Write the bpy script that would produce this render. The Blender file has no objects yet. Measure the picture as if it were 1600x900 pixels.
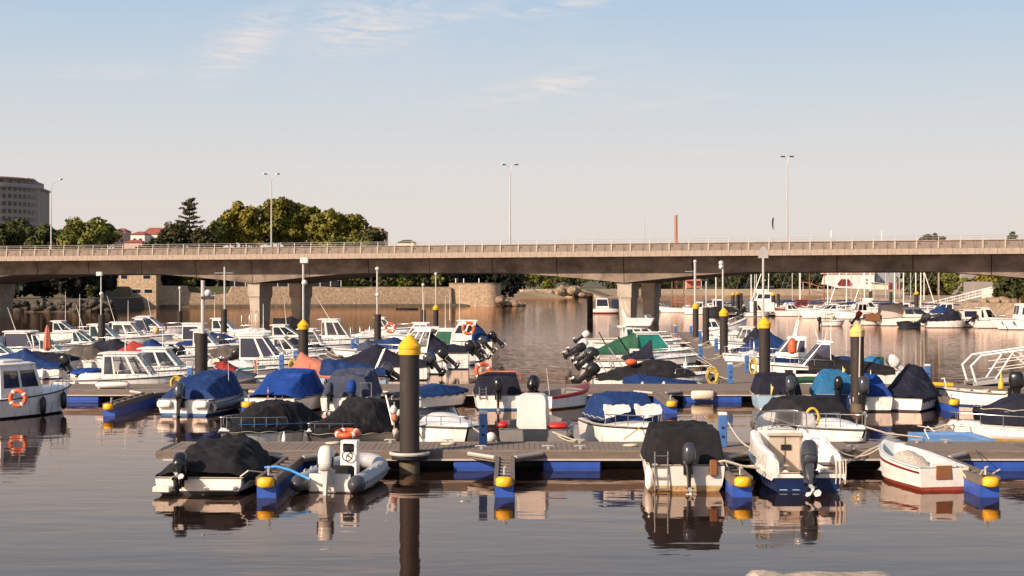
import bpy, math, random
import numpy as np
from mathutils import Vector, Matrix, noise as mnoise
R = math.radians
random.seed(7)
scn = bpy.context.scene
col = scn.collection

# ------------------------------------------------------------------ camera, sky, sun, exposure
EYE = 5.0
FPX = 2311.0                      # focal length in pixels of the 1600 px wide photograph (52 mm equivalent)
cam_d = bpy.data.cameras.new('camera')
cam = bpy.data.objects.new('camera', cam_d)
col.objects.link(cam)
cam.location = (0, 0, EYE)
cam.rotation_euler = (R(90), 0, 0)
cam_d.sensor_width = 36.0
cam_d.lens = 52.0
cam_d.clip_start = 0.1
cam_d.clip_end = 9000
scn.camera = cam

SUN_EL, SUN_AZ = 27.0, 227.0      # azimuth clockwise from +Y (the view direction): behind the camera, to its left
world = bpy.data.worlds.new('World')
scn.world = world
world.use_nodes = True
wn, wl = world.node_tree.nodes, world.node_tree.links
wn.clear()
w_out = wn.new('ShaderNodeOutputWorld')
w_bg = wn.new('ShaderNodeBackground')
sky = wn.new('ShaderNodeTexSky')
sky.sky_type = 'NISHITA'
sky.sun_disc = False
sky.sun_elevation = R(SUN_EL)
sky.sun_rotation = R(SUN_AZ)
sky.air_density = 1.0
sky.dust_density = 2.0
sky.ozone_density = 1.2
w_bg.inputs['Strength'].default_value = 0.10
def wmath(op, a, b=None, c=None, clamp=False):
    n = wn.new('ShaderNodeMath'); n.operation = op; n.use_clamp = clamp
    for i, v in enumerate((a, b, c)):
        if v is None: continue
        if isinstance(v, (int, float)): n.inputs[i].default_value = v
        else: wl.new(v, n.inputs[i])
    return n.outputs[0]
def wmix(fac, a, b):
    n = wn.new('ShaderNodeMix'); n.data_type = 'RGBA'
    if isinstance(fac, (int, float)): n.inputs[0].default_value = fac
    else: wl.new(fac, n.inputs[0])
    for i, v in ((6, a), (7, b)):
        if isinstance(v, tuple): n.inputs[i].default_value = v
        else: wl.new(v, n.inputs[i])
    return n.outputs[2]
tc = wn.new('ShaderNodeTexCoord')
sep = wn.new('ShaderNodeSeparateXYZ'); wl.new(tc.outputs['Generated'], sep.inputs[0])
zc = wmath('MAXIMUM', sep.outputs[2], 0.0)
# pale warm haze that lies all round the horizon and thins out upwards
ramp = wn.new('ShaderNodeValToRGB'); wl.new(zc, ramp.inputs[0])
cr = ramp.color_ramp
cr.elements[0].position = 0.0; cr.elements[0].color = (6.0, 5.25, 4.75, 1)
cr.elements[1].position = 0.45; cr.elements[1].color = (1.75, 2.25, 2.95, 1)
e = cr.elements.new(0.075); e.color = (5.55, 5.25, 5.1, 1)
e = cr.elements.new(0.13); e.color = (4.55, 4.95, 5.3, 1)
e = cr.elements.new(0.19); e.color = (3.45, 4.4, 5.5, 1)
hz = wmath('SUBTRACT', 1.25, wmath('MULTIPLY', zc, 1.6), clamp=True)
skyc = wmix(wmath('MULTIPLY', hz, 0.95), sky.outputs[0], ramp.outputs[0])
# thin cirrus: wisps of streaky noise in sky angles (azimuth, elevation)
az = wmath('ARCTAN2', sep.outputs[0], sep.outputs[1]); el = wmath('ARCSINE', sep.outputs[2])
cmb = wn.new('ShaderNodeCombineXYZ'); wl.new(az, cmb.inputs[0]); wl.new(el, cmb.inputs[1])
def streak(loc, rot, sc, detail, dist):
    mp_ = wn.new('ShaderNodeMapping'); wl.new(cmb.outputs[0], mp_.inputs[0])
    mp_.inputs['Location'].default_value = loc; mp_.inputs['Rotation'].default_value = (0, 0, R(rot)); mp_.inputs['Scale'].default_value = sc
    n_ = wn.new('ShaderNodeTexNoise'); wl.new(mp_.outputs[0], n_.inputs['Vector'])
    n_.inputs['Scale'].default_value = 1.0; n_.inputs['Detail'].default_value = detail; n_.inputs['Roughness'].default_value = .62; n_.inputs['Distortion'].default_value = dist
    return n_.outputs[0]
fine = wmath('MULTIPLY', wmath('SUBTRACT', streak((3.1, 7.7, 0), -18, (16, 95, 1), 9, 2.0), .36), 3.2, clamp=True)
wide = wmath('MULTIPLY', wmath('SUBTRACT', streak((1.3, 2.2, 0), -14, (2.2, 6.5, 1), 3, .3), .56), 5.0, clamp=True)
mask = wmath('MULTIPLY', wide, .35)
for a0, e0, sa, se, rot, amp in ((-.178, .163, .036, .014, 34, 1.0), (-.100, .176, .044, .020, 12, 1.0), (-.045, .182, .050, .007, 10, .55), (.030, .187, .045, .0045, 8, .8), (.022, .134, .055, .0085, 10, 1.0), (.095, .121, .060, .004, 7, .45), (-.26, .140, .045, .006, 3, .4), (.12, .090, .05, .004, 0, .3)):
    c_, s_ = math.cos(R(rot)), math.sin(R(rot))
    da, de = wmath('SUBTRACT', az, a0), wmath('SUBTRACT', el, e0)
    u_ = wmath('ADD', wmath('MULTIPLY', da, c_ / sa), wmath('MULTIPLY', de, s_ / sa)); v_ = wmath('SUBTRACT', wmath('MULTIPLY', de, c_ / se), wmath('MULTIPLY', da, s_ / se))
    g_ = wmath('POWER', 2.718, wmath('MULTIPLY', wmath('ADD', wmath('MULTIPLY', u_, u_), wmath('MULTIPLY', v_, v_)), -1.0))
    mask = wmath('MAXIMUM', mask, wmath('MULTIPLY', g_, amp))
cl = wmath('MULTIPLY', wmath('MULTIPLY', fine, mask), wmath('MULTIPLY', zc, 9.0, clamp=True))
skyc = wmix(wmath('MULTIPLY', cl, 0.95), skyc, (6.2, 5.6, 5.3, 1))
wl.new(skyc, w_bg.inputs[0]); wl.new(w_bg.outputs[0], w_out.inputs[0])

sun_d = bpy.data.lights.new('sun', 'SUN')
sun_d.energy = 5.0; sun_d.angle = R(0.5); sun_d.color = (1.0, 0.80, 0.62)
sun = bpy.data.objects.new('sun', sun_d); col.objects.link(sun)
sdir = Vector((math.sin(R(SUN_AZ)) * math.cos(R(SUN_EL)), math.cos(R(SUN_AZ)) * math.cos(R(SUN_EL)), math.sin(R(SUN_EL))))
sun.rotation_euler = sdir.to_track_quat('Z', 'Y').to_euler()
sun.location = (-40, -40, 60)
vs = scn.view_settings
vs.view_transform = 'Standard'; vs.look = 'None'; vs.exposure = 0.46; vs.gamma = 1.0
scn.display_settings.display_device = 'sRGB'
scn.cycles.max_bounces = 6; scn.cycles.glossy_bounces = 4; scn.cycles.transparent_max_bounces = 12
scn.cycles.use_denoising = True

# ------------------------------------------------------------------ helpers
def px(x, d): return (x - 800.0) / FPX * d                    # photo column -> metres across, at distance d
def pz(y, d): return EYE - (y - 450.0) / FPX * d              # photo row -> height, at distance d
def wd(y, z=0.0): return FPX * (EYE - z) / (y - 450.0)        # row of a point at height z -> distance

def mat(name, c, rough=0.6, metal=0.0, var=0.12, scale=4.0, bump=0.0, bscale=30.0, spec=0.5, dirt=None, dscale=1.5, dmin=.52, stretch=(1, 1, 1), coat=0.0):
    m = bpy.data.materials.new(name); m.use_nodes = True
    n, l = m.node_tree.nodes, m.node_tree.links
    b = n['Principled BSDF']
    b.inputs['Roughness'].default_value = rough; b.inputs['Metallic'].default_value = metal
    b.inputs['Specular IOR Level'].default_value = spec
    if coat: b.inputs['Coat Weight'].default_value = coat; b.inputs['Coat Roughness'].default_value = .1
    t = n.new('ShaderNodeTexCoord'); mpn = n.new('ShaderNodeMapping'); l.new(t.outputs['Object'], mpn.inputs[0])
    mpn.inputs['Scale'].default_value = stretch
    nz = n.new('ShaderNodeTexNoise'); nz.inputs['Scale'].default_value = scale; nz.inputs['Detail'].default_value = 5
    l.new(mpn.outputs[0], nz.inputs['Vector'])
    rp = n.new('ShaderNodeValToRGB'); l.new(nz.outputs[0], rp.inputs[0])
    rp.color_ramp.elements[0].position = .3; rp.color_ramp.elements[1].position = .72
    rp.color_ramp.elements[0].color = tuple(max(0, v * (1 - var)) for v in c) + (1,)
    rp.color_ramp.elements[1].color = tuple(min(1, v * (1 + var)) for v in c) + (1,)
    out = rp.outputs[0]
    if dirt:
        nd = n.new('ShaderNodeTexNoise'); nd.inputs['Scale'].default_value = dscale; nd.inputs['Detail'].default_value = 7
        nd.inputs['Roughness'].default_value = .65
        l.new(mpn.outputs[0], nd.inputs['Vector'])
        rd = n.new('ShaderNodeValToRGB'); l.new(nd.outputs[0], rd.inputs[0])
        rd.color_ramp.elements[0].position = dmin; rd.color_ramp.elements[1].position = dmin + .2
        mx = n.new('ShaderNodeMix'); mx.data_type = 'RGBA'
        l.new(rd.outputs[0], mx.inputs[0]); l.new(out, mx.inputs[6]); mx.inputs[7].default_value = tuple(dirt) + (1,)
        out = mx.outputs[2]
    l.new(out, b.inputs['Base Color'])
    if bump:
        nb = n.new('ShaderNodeTexNoise'); nb.inputs['Scale'].default_value = bscale; nb.inputs['Detail'].default_value = 4
        l.new(mpn.outputs[0], nb.inputs['Vector'])
        bp = n.new('ShaderNodeBump'); bp.inputs['Strength'].default_value = bump; bp.inputs['Distance'].default_value = .02
        l.new(nb.outputs[0], bp.inputs['Height']); l.new(bp.outputs[0], b.inputs['Normal'])
    return m

M = {}
M['white'] = mat('white_gelcoat', (.83, .785, .735), .22, var=.04, scale=2, dirt=(.46, .38, .30), dscale=3.0, dmin=.53, stretch=(2.2, 2.2, .4))
M['white_old'] = mat('aged_white_gelcoat', (.70, .66, .60), .4, var=.06, scale=3, dirt=(.42, .33, .22), dscale=3, dmin=.55)
M['cream'] = mat('cream_gelcoat', (.70, .62, .48), .35, var=.06, scale=2)
M['white_paint'] = mat('white_painted_wood', (.72, .69, .64), .55, var=.06, scale=6, dirt=(.40, .33, .27), dscale=5, dmin=.58, bump=.15)
M['grey_hull'] = mat('grey_hull', (.20, .19, .18), .4, var=.1, scale=3)
M['navy_hull'] = mat('navy_hull', (.012, .025, .085), .2, var=.1, scale=3)
M['lightblue'] = mat('light_blue_gelcoat', (.30, .42, .55), .4, var=.08, scale=3)
M['paleblue'] = mat('pale_blue_paint', (.52, .56, .58), .55, var=.1, scale=6, dirt=(.3, .3, .28), dscale=6, dmin=.6)
M['black'] = mat('black_plastic', (.012, .012, .013), .25, var=.2, scale=5)
M['engine_grey'] = mat('grey_engine_paint', (.040, .043, .052), .22, var=.1, scale=5, coat=.4)
M['engine_white'] = mat('white_engine_paint', (.62, .60, .57), .3, var=.06, scale=5)
M['blackpaint'] = mat('black_paint', (.015, .015, .016), .4, var=.2, scale=5)
M['antifoul_blue'] = mat('blue_antifouling', (.03, .10, .25), .6, var=.2, scale=5)
M['antifoul_red'] = mat('red_antifouling', (.28, .05, .03), .6, var=.2, scale=5)
M['antifoul_black'] = mat('black_antifouling', (.02, .02, .022), .6, var=.2, scale=5)
M['rusty_bottom'] = mat('rust_stained_bottom', (.45, .30, .14), .6, var=.3, scale=5, dirt=(.25, .12, .05), dscale=6, dmin=.5)
M['ochre'] = mat('ochre_bottom', (.42, .27, .08), .5, var=.2, scale=4)
M['c_black'] = mat('black_canvas', (.017, .016, .018), .85, var=.3, scale=2.5, bump=.55, bscale=7, spec=.2, dirt=(0.041, 0.039, 0.043), dscale=1.7, dmin=.55)
M['c_navy'] = mat('navy_canvas', (.013, .0135, .027), .8, var=.3, scale=2.5, bump=.55, bscale=7, spec=.25, dirt=(0.034, 0.035, 0.058), dscale=1.7, dmin=.55)
M['c_blue'] = mat('blue_canvas', (.010, .034, .125), .75, var=.2, scale=2, bump=.55, bscale=7, spec=.25, dirt=(0.029, 0.070, 0.225), dscale=1.7, dmin=.55)
M['c_bright'] = mat('bright_blue_canvas', (.010, .048, .235), .75, var=.18, scale=2, bump=.55, bscale=7, spec=.25, dirt=(0.029, 0.094, 0.411), dscale=1.7, dmin=.55)
M['c_greyblue'] = mat('grey_blue_canvas', (.055, .065, .10), .85, var=.2, scale=2, bump=.55, bscale=7, spec=.2, dirt=(0.105, 0.122, 0.182), dscale=1.7, dmin=.55)
M['c_grey'] = mat('grey_canvas', (.09, .075, .065), .85, var=.2, scale=2, bump=.55, bscale=7, spec=.2, dirt=(0.165, 0.140, 0.122), dscale=1.7, dmin=.55)
M['c_teal'] = mat('turquoise_canvas', (.015, .13, .28), .7, var=.15, scale=2, bump=.55, bscale=7, dirt=(0.037, 0.233, 0.488), dscale=1.7, dmin=.55)
M['c_green'] = mat('green_canvas', (.008, .075, .035), .75, var=.2, scale=2, bump=.55, bscale=7, dirt=(0.026, 0.140, 0.072), dscale=1.7, dmin=.55)
M['c_seagreen'] = mat('sea_green_canvas', (.01, .19, .15), .7, var=.15, scale=2, bump=.3, bscale=12)
M['c_red'] = mat('red_canvas', (.30, .025, .02), .8, var=.2, scale=2, bump=.55, bscale=7, dirt=(0.522, 0.055, 0.046), dscale=1.7, dmin=.55)
M['c_salmon'] = mat('faded_red_tarpaulin', (.42, .14, .09), .8, var=.2, scale=2, bump=.55, bscale=7, dirt=(0.726, 0.250, 0.165), dscale=1.7, dmin=.55)
M['c_white'] = mat('white_tarpaulin', (.66, .63, .60), .7, var=.06, scale=2, bump=.3, bscale=9)
M['c_pink'] = mat('pale_pink_canvas', (.55, .45, .40), .8, var=.08, scale=2, bump=.2, bscale=9)
M['orange'] = mat('orange_plastic', (.60, .10, .03), .5, var=.15, scale=8)
M['red'] = mat('red_paint', (.45, .02, .015), .4, var=.15, scale=5)
M['darkred'] = mat('dark_red_paint', (.20, .015, .015), .4, var=.15, scale=5)
M['yellow'] = mat('yellow_plastic', (.78, .42, .015), .45, var=.08, scale=4, dirt=(.5, .28, .03), dscale=4, dmin=.62)
M['palecap'] = mat('faded_yellow_plastic', (.70, .50, .14), .5, var=.1, scale=4)
M['rope'] = mat('pale_rope', (.52, .45, .35), .9, var=.2, scale=30)
M['yrope'] = mat('yellow_hose', (.60, .42, .07), .6, var=.2, scale=12)
M['bluehose'] = mat('blue_hose', (.03, .22, .55), .5, var=.1, scale=12)
M['steel'] = mat('stainless_steel', (.55, .53, .51), .25, metal=.9, var=.1, scale=5)
M['alu'] = mat('brushed_aluminium', (.58, .55, .52), .4, metal=.6, var=.1, scale=5)
M['galv'] = mat('galvanised_pole', (.45, .43, .41), .5, metal=.3, var=.1, scale=3)
M['pile'] = mat('weathered_steel_pile', (.028, .0195, .0155), .7, var=.3, scale=2.5, stretch=(1, 1, .2), dirt=(.075, .052, .038), dscale=4, dmin=.58, bump=.3)
M['plank'] = mat('weathered_deck_board', (.20, .155, .125), .8, var=.3, scale=9, stretch=(4, .6, 1), bump=.3, bscale=25)
M['fascia'] = mat('brown_fascia_board', (.15, .115, .09), .65, var=.2, scale=4, stretch=(.4, 1, 3), bump=.1)
M['fascia_pale'] = mat('pale_aluminium_strip', (.48, .43, .38), .5, var=.1, scale=4)  # pale by its own colour, unlike the brown board
M['rubber'] = mat('black_rubber', (.03, .028, .027), .6, var=.2, scale=5)
M['float_blue'] = mat('blue_float', (.022, .075, .36), .45, var=.15, scale=3, dirt=(.04, .06, .14), dscale=2.5, dmin=.58)
M['ped_blue'] = mat('blue_pedestal', (.05, .14, .36), .5, var=.1, scale=4)
M['ped_top'] = mat('pale_pedestal_top', (.62, .62, .62), .5, var=.05)
M['panel_blue'] = mat('pale_blue_panel', (.13, .26, .48), .5, var=.1, scale=4)
M['concrete'] = mat('light_concrete', (.40, .34, .28), .85, var=.12, scale=.7, dirt=(.25, .20, .16), dscale=.5, dmin=.5, bump=.2, bscale=6)
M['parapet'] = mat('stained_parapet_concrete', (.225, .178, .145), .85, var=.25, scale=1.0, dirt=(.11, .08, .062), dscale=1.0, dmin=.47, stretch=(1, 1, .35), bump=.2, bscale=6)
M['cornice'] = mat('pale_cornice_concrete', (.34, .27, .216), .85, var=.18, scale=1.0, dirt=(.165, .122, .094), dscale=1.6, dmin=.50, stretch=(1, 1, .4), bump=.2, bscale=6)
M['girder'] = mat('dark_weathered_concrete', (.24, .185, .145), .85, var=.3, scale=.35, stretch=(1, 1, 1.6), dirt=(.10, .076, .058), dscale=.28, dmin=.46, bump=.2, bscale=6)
M['asphalt'] = mat('asphalt', (.05, .05, .05), .9, var=.2)
M['stone'] = mat('warm_masonry', (.44, .315, .205), .9, var=.35, scale=1.6, dirt=(.21, .145, .095), dscale=2.6, dmin=.5, bump=.6, bscale=2.5)
M['stone_dark'] = mat('brown_masonry', (.22, .165, .12), .9, var=.3, scale=1.6, dirt=(.12, .09, .065), dscale=2.2, dmin=.5, bump=.6, bscale=2.5)
M['wet_stone'] = mat('wet_weedy_stone', (.10, .075, .045), .7, var=.4, scale=1.5, bump=.5, bscale=3)
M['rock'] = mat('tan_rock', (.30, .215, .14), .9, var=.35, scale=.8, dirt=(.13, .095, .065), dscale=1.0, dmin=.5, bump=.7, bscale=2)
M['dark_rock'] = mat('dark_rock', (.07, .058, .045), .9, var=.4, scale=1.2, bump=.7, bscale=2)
M['sand'] = mat('sandy_bank', (.40, .29, .19), .95, var=.25, scale=.12, dirt=(.20, .20, .09), dscale=.06, dmin=.52)
M['earth'] = mat('dry_earth', (.12, .10, .06), .95, var=.3, scale=.1, dirt=(.05, .07, .025), dscale=.05, dmin=.45)
M['glass_navy'] = mat('navy_window_screen', (.014, .017, .045), .5, var=.2, scale=2)
M['bld'] = mat('grey_render', (.27, .232, .212), .85, var=.06, scale=.2)
M['bld_white'] = mat('white_render', (.70, .64, .58), .85, var=.06, scale=.2)
M['bld_pink'] = mat('pink_render', (.52, .34, .27), .85, var=.1, scale=.3)
M['bld_grey'] = mat('grey_corrugated_wall', (.28, .28, .29), .7, var=.12, scale=.4, stretch=(6, 6, .3))
M['roof_red'] = mat('red_roof_tiles', (.30, .085, .055), .85, var=.2, scale=.8, bump=.3, bscale=4)
M['win_dark'] = mat('dark_window', (.018, .02, .025), .15, var=.3, scale=.4)
M['brick'] = mat('old_chimney_brick', (.42, .20, .13), .9, var=.2, scale=1.5)
M['bark'] = mat('tree_bark', (.09, .065, .045), .95, var=.3, scale=3, bump=.5, bscale=10)
M['flag_red'] = mat('red_flag', (.55, .03, .03), .7, var=.1)
M['flag_yellow'] = mat('yellow_flag', (.70, .45, .06), .7, var=.1)
M['flag_orange'] = mat('orange_flag', (.75, .25, .10), .7, var=.1)
M['interior'] = mat('beige_cockpit', (.46, .38, .30), .6, var=.08)
M['wood'] = mat('varnished_wood', (.22, .09, .035), .4, var=.2, scale=6, stretch=(1, 6, 6))
M['tan'] = mat('tan_buoy', (.70, .42, .20), .5, var=.1)
M['net'] = mat('fishing_net', (.48, .41, .34), .95, var=.35, scale=18, bump=.8, bscale=40)
M['pvc'] = mat('grey_inflatable_tube', (.40, .40, .41), .45, var=.06, scale=2)
M['pvc_dark'] = mat('dark_grey_rubber_cone', (.055, .058, .065), .35, var=.1, scale=2)
M['quay'] = mat('pale_quay_stone', (.48, .38, .29), .9, var=.25, scale=6, bump=.8, bscale=22, dirt=(.3, .22, .15), dscale=9, dmin=.52)

def leafmat(name, a, b, sc=.35):
    m = bpy.data.materials.new(name); m.use_nodes = True
    n, l = m.node_tree.nodes, m.node_tree.links
    bs = n['Principled BSDF']; bs.inputs['Roughness'].default_value = .65; bs.inputs['Specular IOR Level'].default_value = .25
    t = n.new('ShaderNodeTexCoord'); nz = n.new('ShaderNodeTexNoise'); nz.inputs['Scale'].default_value = sc; nz.inputs['Detail'].default_value = 6
    nz.inputs['Roughness'].default_value = .7
    l.new(t.outputs['Object'], nz.inputs['Vector'])
    rp = n.new('ShaderNodeValToRGB'); l.new(nz.outputs[0], rp.inputs[0])
    rp.color_ramp.elements[0].position = .35; rp.color_ramp.elements[1].position = .68
    rp.color_ramp.elements[0].color = a + (1,); rp.color_ramp.elements[1].color = b + (1,)
    l.new(rp.outputs[0], bs.inputs['Base Color'])
    return m
M['leaf_plane'] = leafmat('olive_green_leaves', (.070, .075, .010), (.195, .165, .022))
M['leaf_yellow'] = leafmat('yellowing_leaves', (.10, .092, .011), (.25, .19, .024))
M['leaf_green'] = leafmat('mid_green_leaves', (.075, .090, .016), (.19, .18, .035))
M['leaf_dark'] = leafmat('dark_evergreen_leaves', (.026, .034, .010), (.080, .080, .020))
M['leaf_shade_black'] = leafmat('shade_dark_evergreen_leaves', (.004, .006, .004), (.012, .015, .008))  # evergreen colour taken near black, with the shade under the bridge painted in
M['leaf_conifer'] = leafmat('conifer_needles', (.035, .036, .014), (.085, .072, .028))
M['leaf_hill'] = leafmat('hill_forest_leaves', (.018, .026, .010), (.055, .060, .018), .08)

def clear_glass(name='clear_glazing', tint=(.62, .60, .60)):
    m = bpy.data.materials.new(name); m.use_nodes = True
    n, l = m.node_tree.nodes, m.node_tree.links
    for x in list(n):
        if x.type == 'BSDF_PRINCIPLED': n.remove(x)
    tr = n.new('ShaderNodeBsdfTransparent'); tr.inputs[0].default_value = tint + (1,)
    gl = n.new('ShaderNodeBsdfGlossy'); gl.inputs['Roughness'].default_value = .03; gl.inputs[0].default_value = (.9, .9, .9, 1)
    fr = n.new('ShaderNodeFresnel'); fr.inputs[0].default_value = 1.5
    nz = n.new('ShaderNodeTexNoise'); nz.inputs['Scale'].default_value = 3
    ad = n.new('ShaderNodeMath'); ad.operation = 'MULTIPLY_ADD'; ad.use_clamp = True
    l.new(nz.outputs[0], ad.inputs[0]); ad.inputs[1].default_value = .12; l.new(fr.outputs[0], ad.inputs[2])
    mx = n.new('ShaderNodeMixShader'); l.new(ad.outputs[0], mx.inputs[0]); l.new(tr.outputs[0], mx.inputs[1]); l.new(gl.outputs[0], mx.inputs[2])
    out = [x for x in n if x.type == 'OUTPUT_MATERIAL'][0]
    l.new(mx.outputs[0], out.inputs[0])
    return m
M['glass'] = clear_glass()
M['glass_dark'] = clear_glass('smoked_glazing', (.16, .17, .19))
M['glass_teal'] = clear_glass('teal_glazing', (.22, .42, .44))

class MB:
    """collects geometry for ONE mesh object"""
    def __init__(s): s.v, s.f, s.m = [], [], []
    def add(s, vs_, fs, m=0):
        o = len(s.v); s.v.extend([tuple(p) for p in vs_])
        for f in fs: s.f.append(tuple(i + o for i in f)); s.m.append(m)
        return s
    def box(s, x0, x1, y0, y1, z0, z1, m=0):
        return s.add([(x0, y0, z0), (x1, y0, z0), (x1, y1, z0), (x0, y1, z0), (x0, y0, z1), (x1, y0, z1), (x1, y1, z1), (x0, y1, z1)],
                     [(0, 3, 2, 1), (4, 5, 6, 7), (0, 1, 5, 4), (1, 2, 6, 5), (2, 3, 7, 6), (3, 0, 4, 7)], m)
    def rbox(s, x0, x1, y0, y1, z0, z1, b=.03, m=0):
        rings = []
        for z, k in ((z0, b), (z0 + b, 0), (z1 - b, 0), (z1, b)):
            xa, xb, ya, yb = x0 + k, x1 - k, y0 + k, y1 - k
            rings.append([(xa + b, ya, z), (xb - b, ya, z), (xb, ya + b, z), (xb, yb - b, z), (xb - b, yb, z), (xa + b, yb, z), (xa, yb - b, z), (xa, ya + b, z)])
        return s.loft(rings, m=m)
    def loft(s, rings, closed=True, caps=True, m=0):
        n = len(rings[0]); vs_ = [p for r in rings for p in r]; fs = []
        for i in range(len(rings) - 1):
            for j in range(n if closed else n - 1):
                a, b = i * n + j, i * n + (j + 1) % n
                fs.append((a, b, b + n, a + n))
        if caps and closed:
            fs.append(tuple(range(n - 1, -1, -1))); fs.append(tuple((len(rings) - 1) * n + j for j in range(n)))
        return s.add(vs_, fs, m)
    def tube(s, pts, r, n=6, closed=False, m=0):
        pts = [Vector(p) for p in pts]; rings = []; up0 = None
        N = len(pts)
        for i, p in enumerate(pts):
            if closed: d = pts[(i + 1) % N] - pts[i - 1]
            else: d = pts[min(i + 1, N - 1)] - pts[max(i - 1, 0)]
            if d.length < 1e-9: d = Vector((0, 0, 1))
            d.normalize()
            if up0 is None: up0 = Vector((0, 0, 1)) if abs(d.z) < .9 else Vector((1, 0, 0))
            a = d.cross(up0)
            if a.length < 1e-6: a = d.cross(Vector((1, 0.3, 0)))
            a.normalize(); b = a.cross(d); up0 = b
            rr = r[i] if isinstance(r, (list, tuple)) else r
            rings.append([p + a * (rr * math.cos(2 * math.pi * k / n)) + b * (rr * math.sin(2 * math.pi * k / n)) for k in range(n)])
        if closed: rings.append(rings[0]); return s.loft(rings, caps=False, m=m)
        return s.loft(rings, m=m)
    def lathe(s, prof, n=16, c=(0, 0, 0), m=0):
        return s.loft([[(c[0] + r * math.cos(2 * math.pi * k / n), c[1] + r * math.sin(2 * math.pi * k / n), c[2] + z) for k in range(n)] for r, z in prof], m=m)
    def grid(s, P, m=0):
        a, b = len(P), len(P[0])
        return s.add([p for r in P for p in r], [(i * b + j, i * b + j + 1, (i + 1) * b + j + 1, (i + 1) * b + j) for i in range(a - 1) for j in range(b - 1)], m)
    def ball(s, c, r, n=10, k=6, m=0):
        rx, ry, rz = r if isinstance(r, tuple) else (r, r, r)
        return s.loft([[(c[0] + rx * math.sin(math.pi * max(.02, min(.98, i / k))) * math.cos(2 * math.pi * j / n), c[1] + ry * math.sin(math.pi * max(.02, min(.98, i / k))) * math.sin(2 * math.pi * j / n), c[2] - rz * math.cos(math.pi * i / k)) for j in range(n)] for i in range(k + 1)], m=m)
    def mesh(s, name, mats, ang=35):
        me = bpy.data.meshes.new(name)
        me.from_pydata(s.v, [], s.f)
        for mm in (mats if isinstance(mats, (list, tuple)) else [mats]): me.materials.append(M[mm] if isinstance(mm, str) else mm)
        if any(s.m): me.polygons.foreach_set('material_index', s.m)
        me.update()
        if ang: me.shade_smooth(); me.set_sharp_from_angle(angle=R(ang))
        return me
    def build(s, name, mats, parent=None, loc=(0, 0, 0), rot=(0, 0, 0), ang=35):
        return link(name, s.mesh(name, mats, ang), parent, loc, rot)

def link(name, me, parent=None, loc=(0, 0, 0), rot=(0, 0, 0)):
    o = bpy.data.objects.new(name, me); col.objects.link(o)
    o.parent = parent; o.location = loc; o.rotation_euler = rot
    return o
def empty(name, loc=(0, 0, 0), rz=0.0):
    o = link(name, None, None, loc, (0, 0, rz)); o.empty_display_size = .3
    return o
def tag(o, label, cat, group=None):
    o['label'] = label; o['category'] = cat
    if group: o['group'] = group
    return o
def struct(o): o['kind'] = 'structure'; return o
def stuff(o, label=None, cat=None):
    o['kind'] = 'stuff'
    if label: o['label'] = label; o['category'] = cat
    return o
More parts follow.
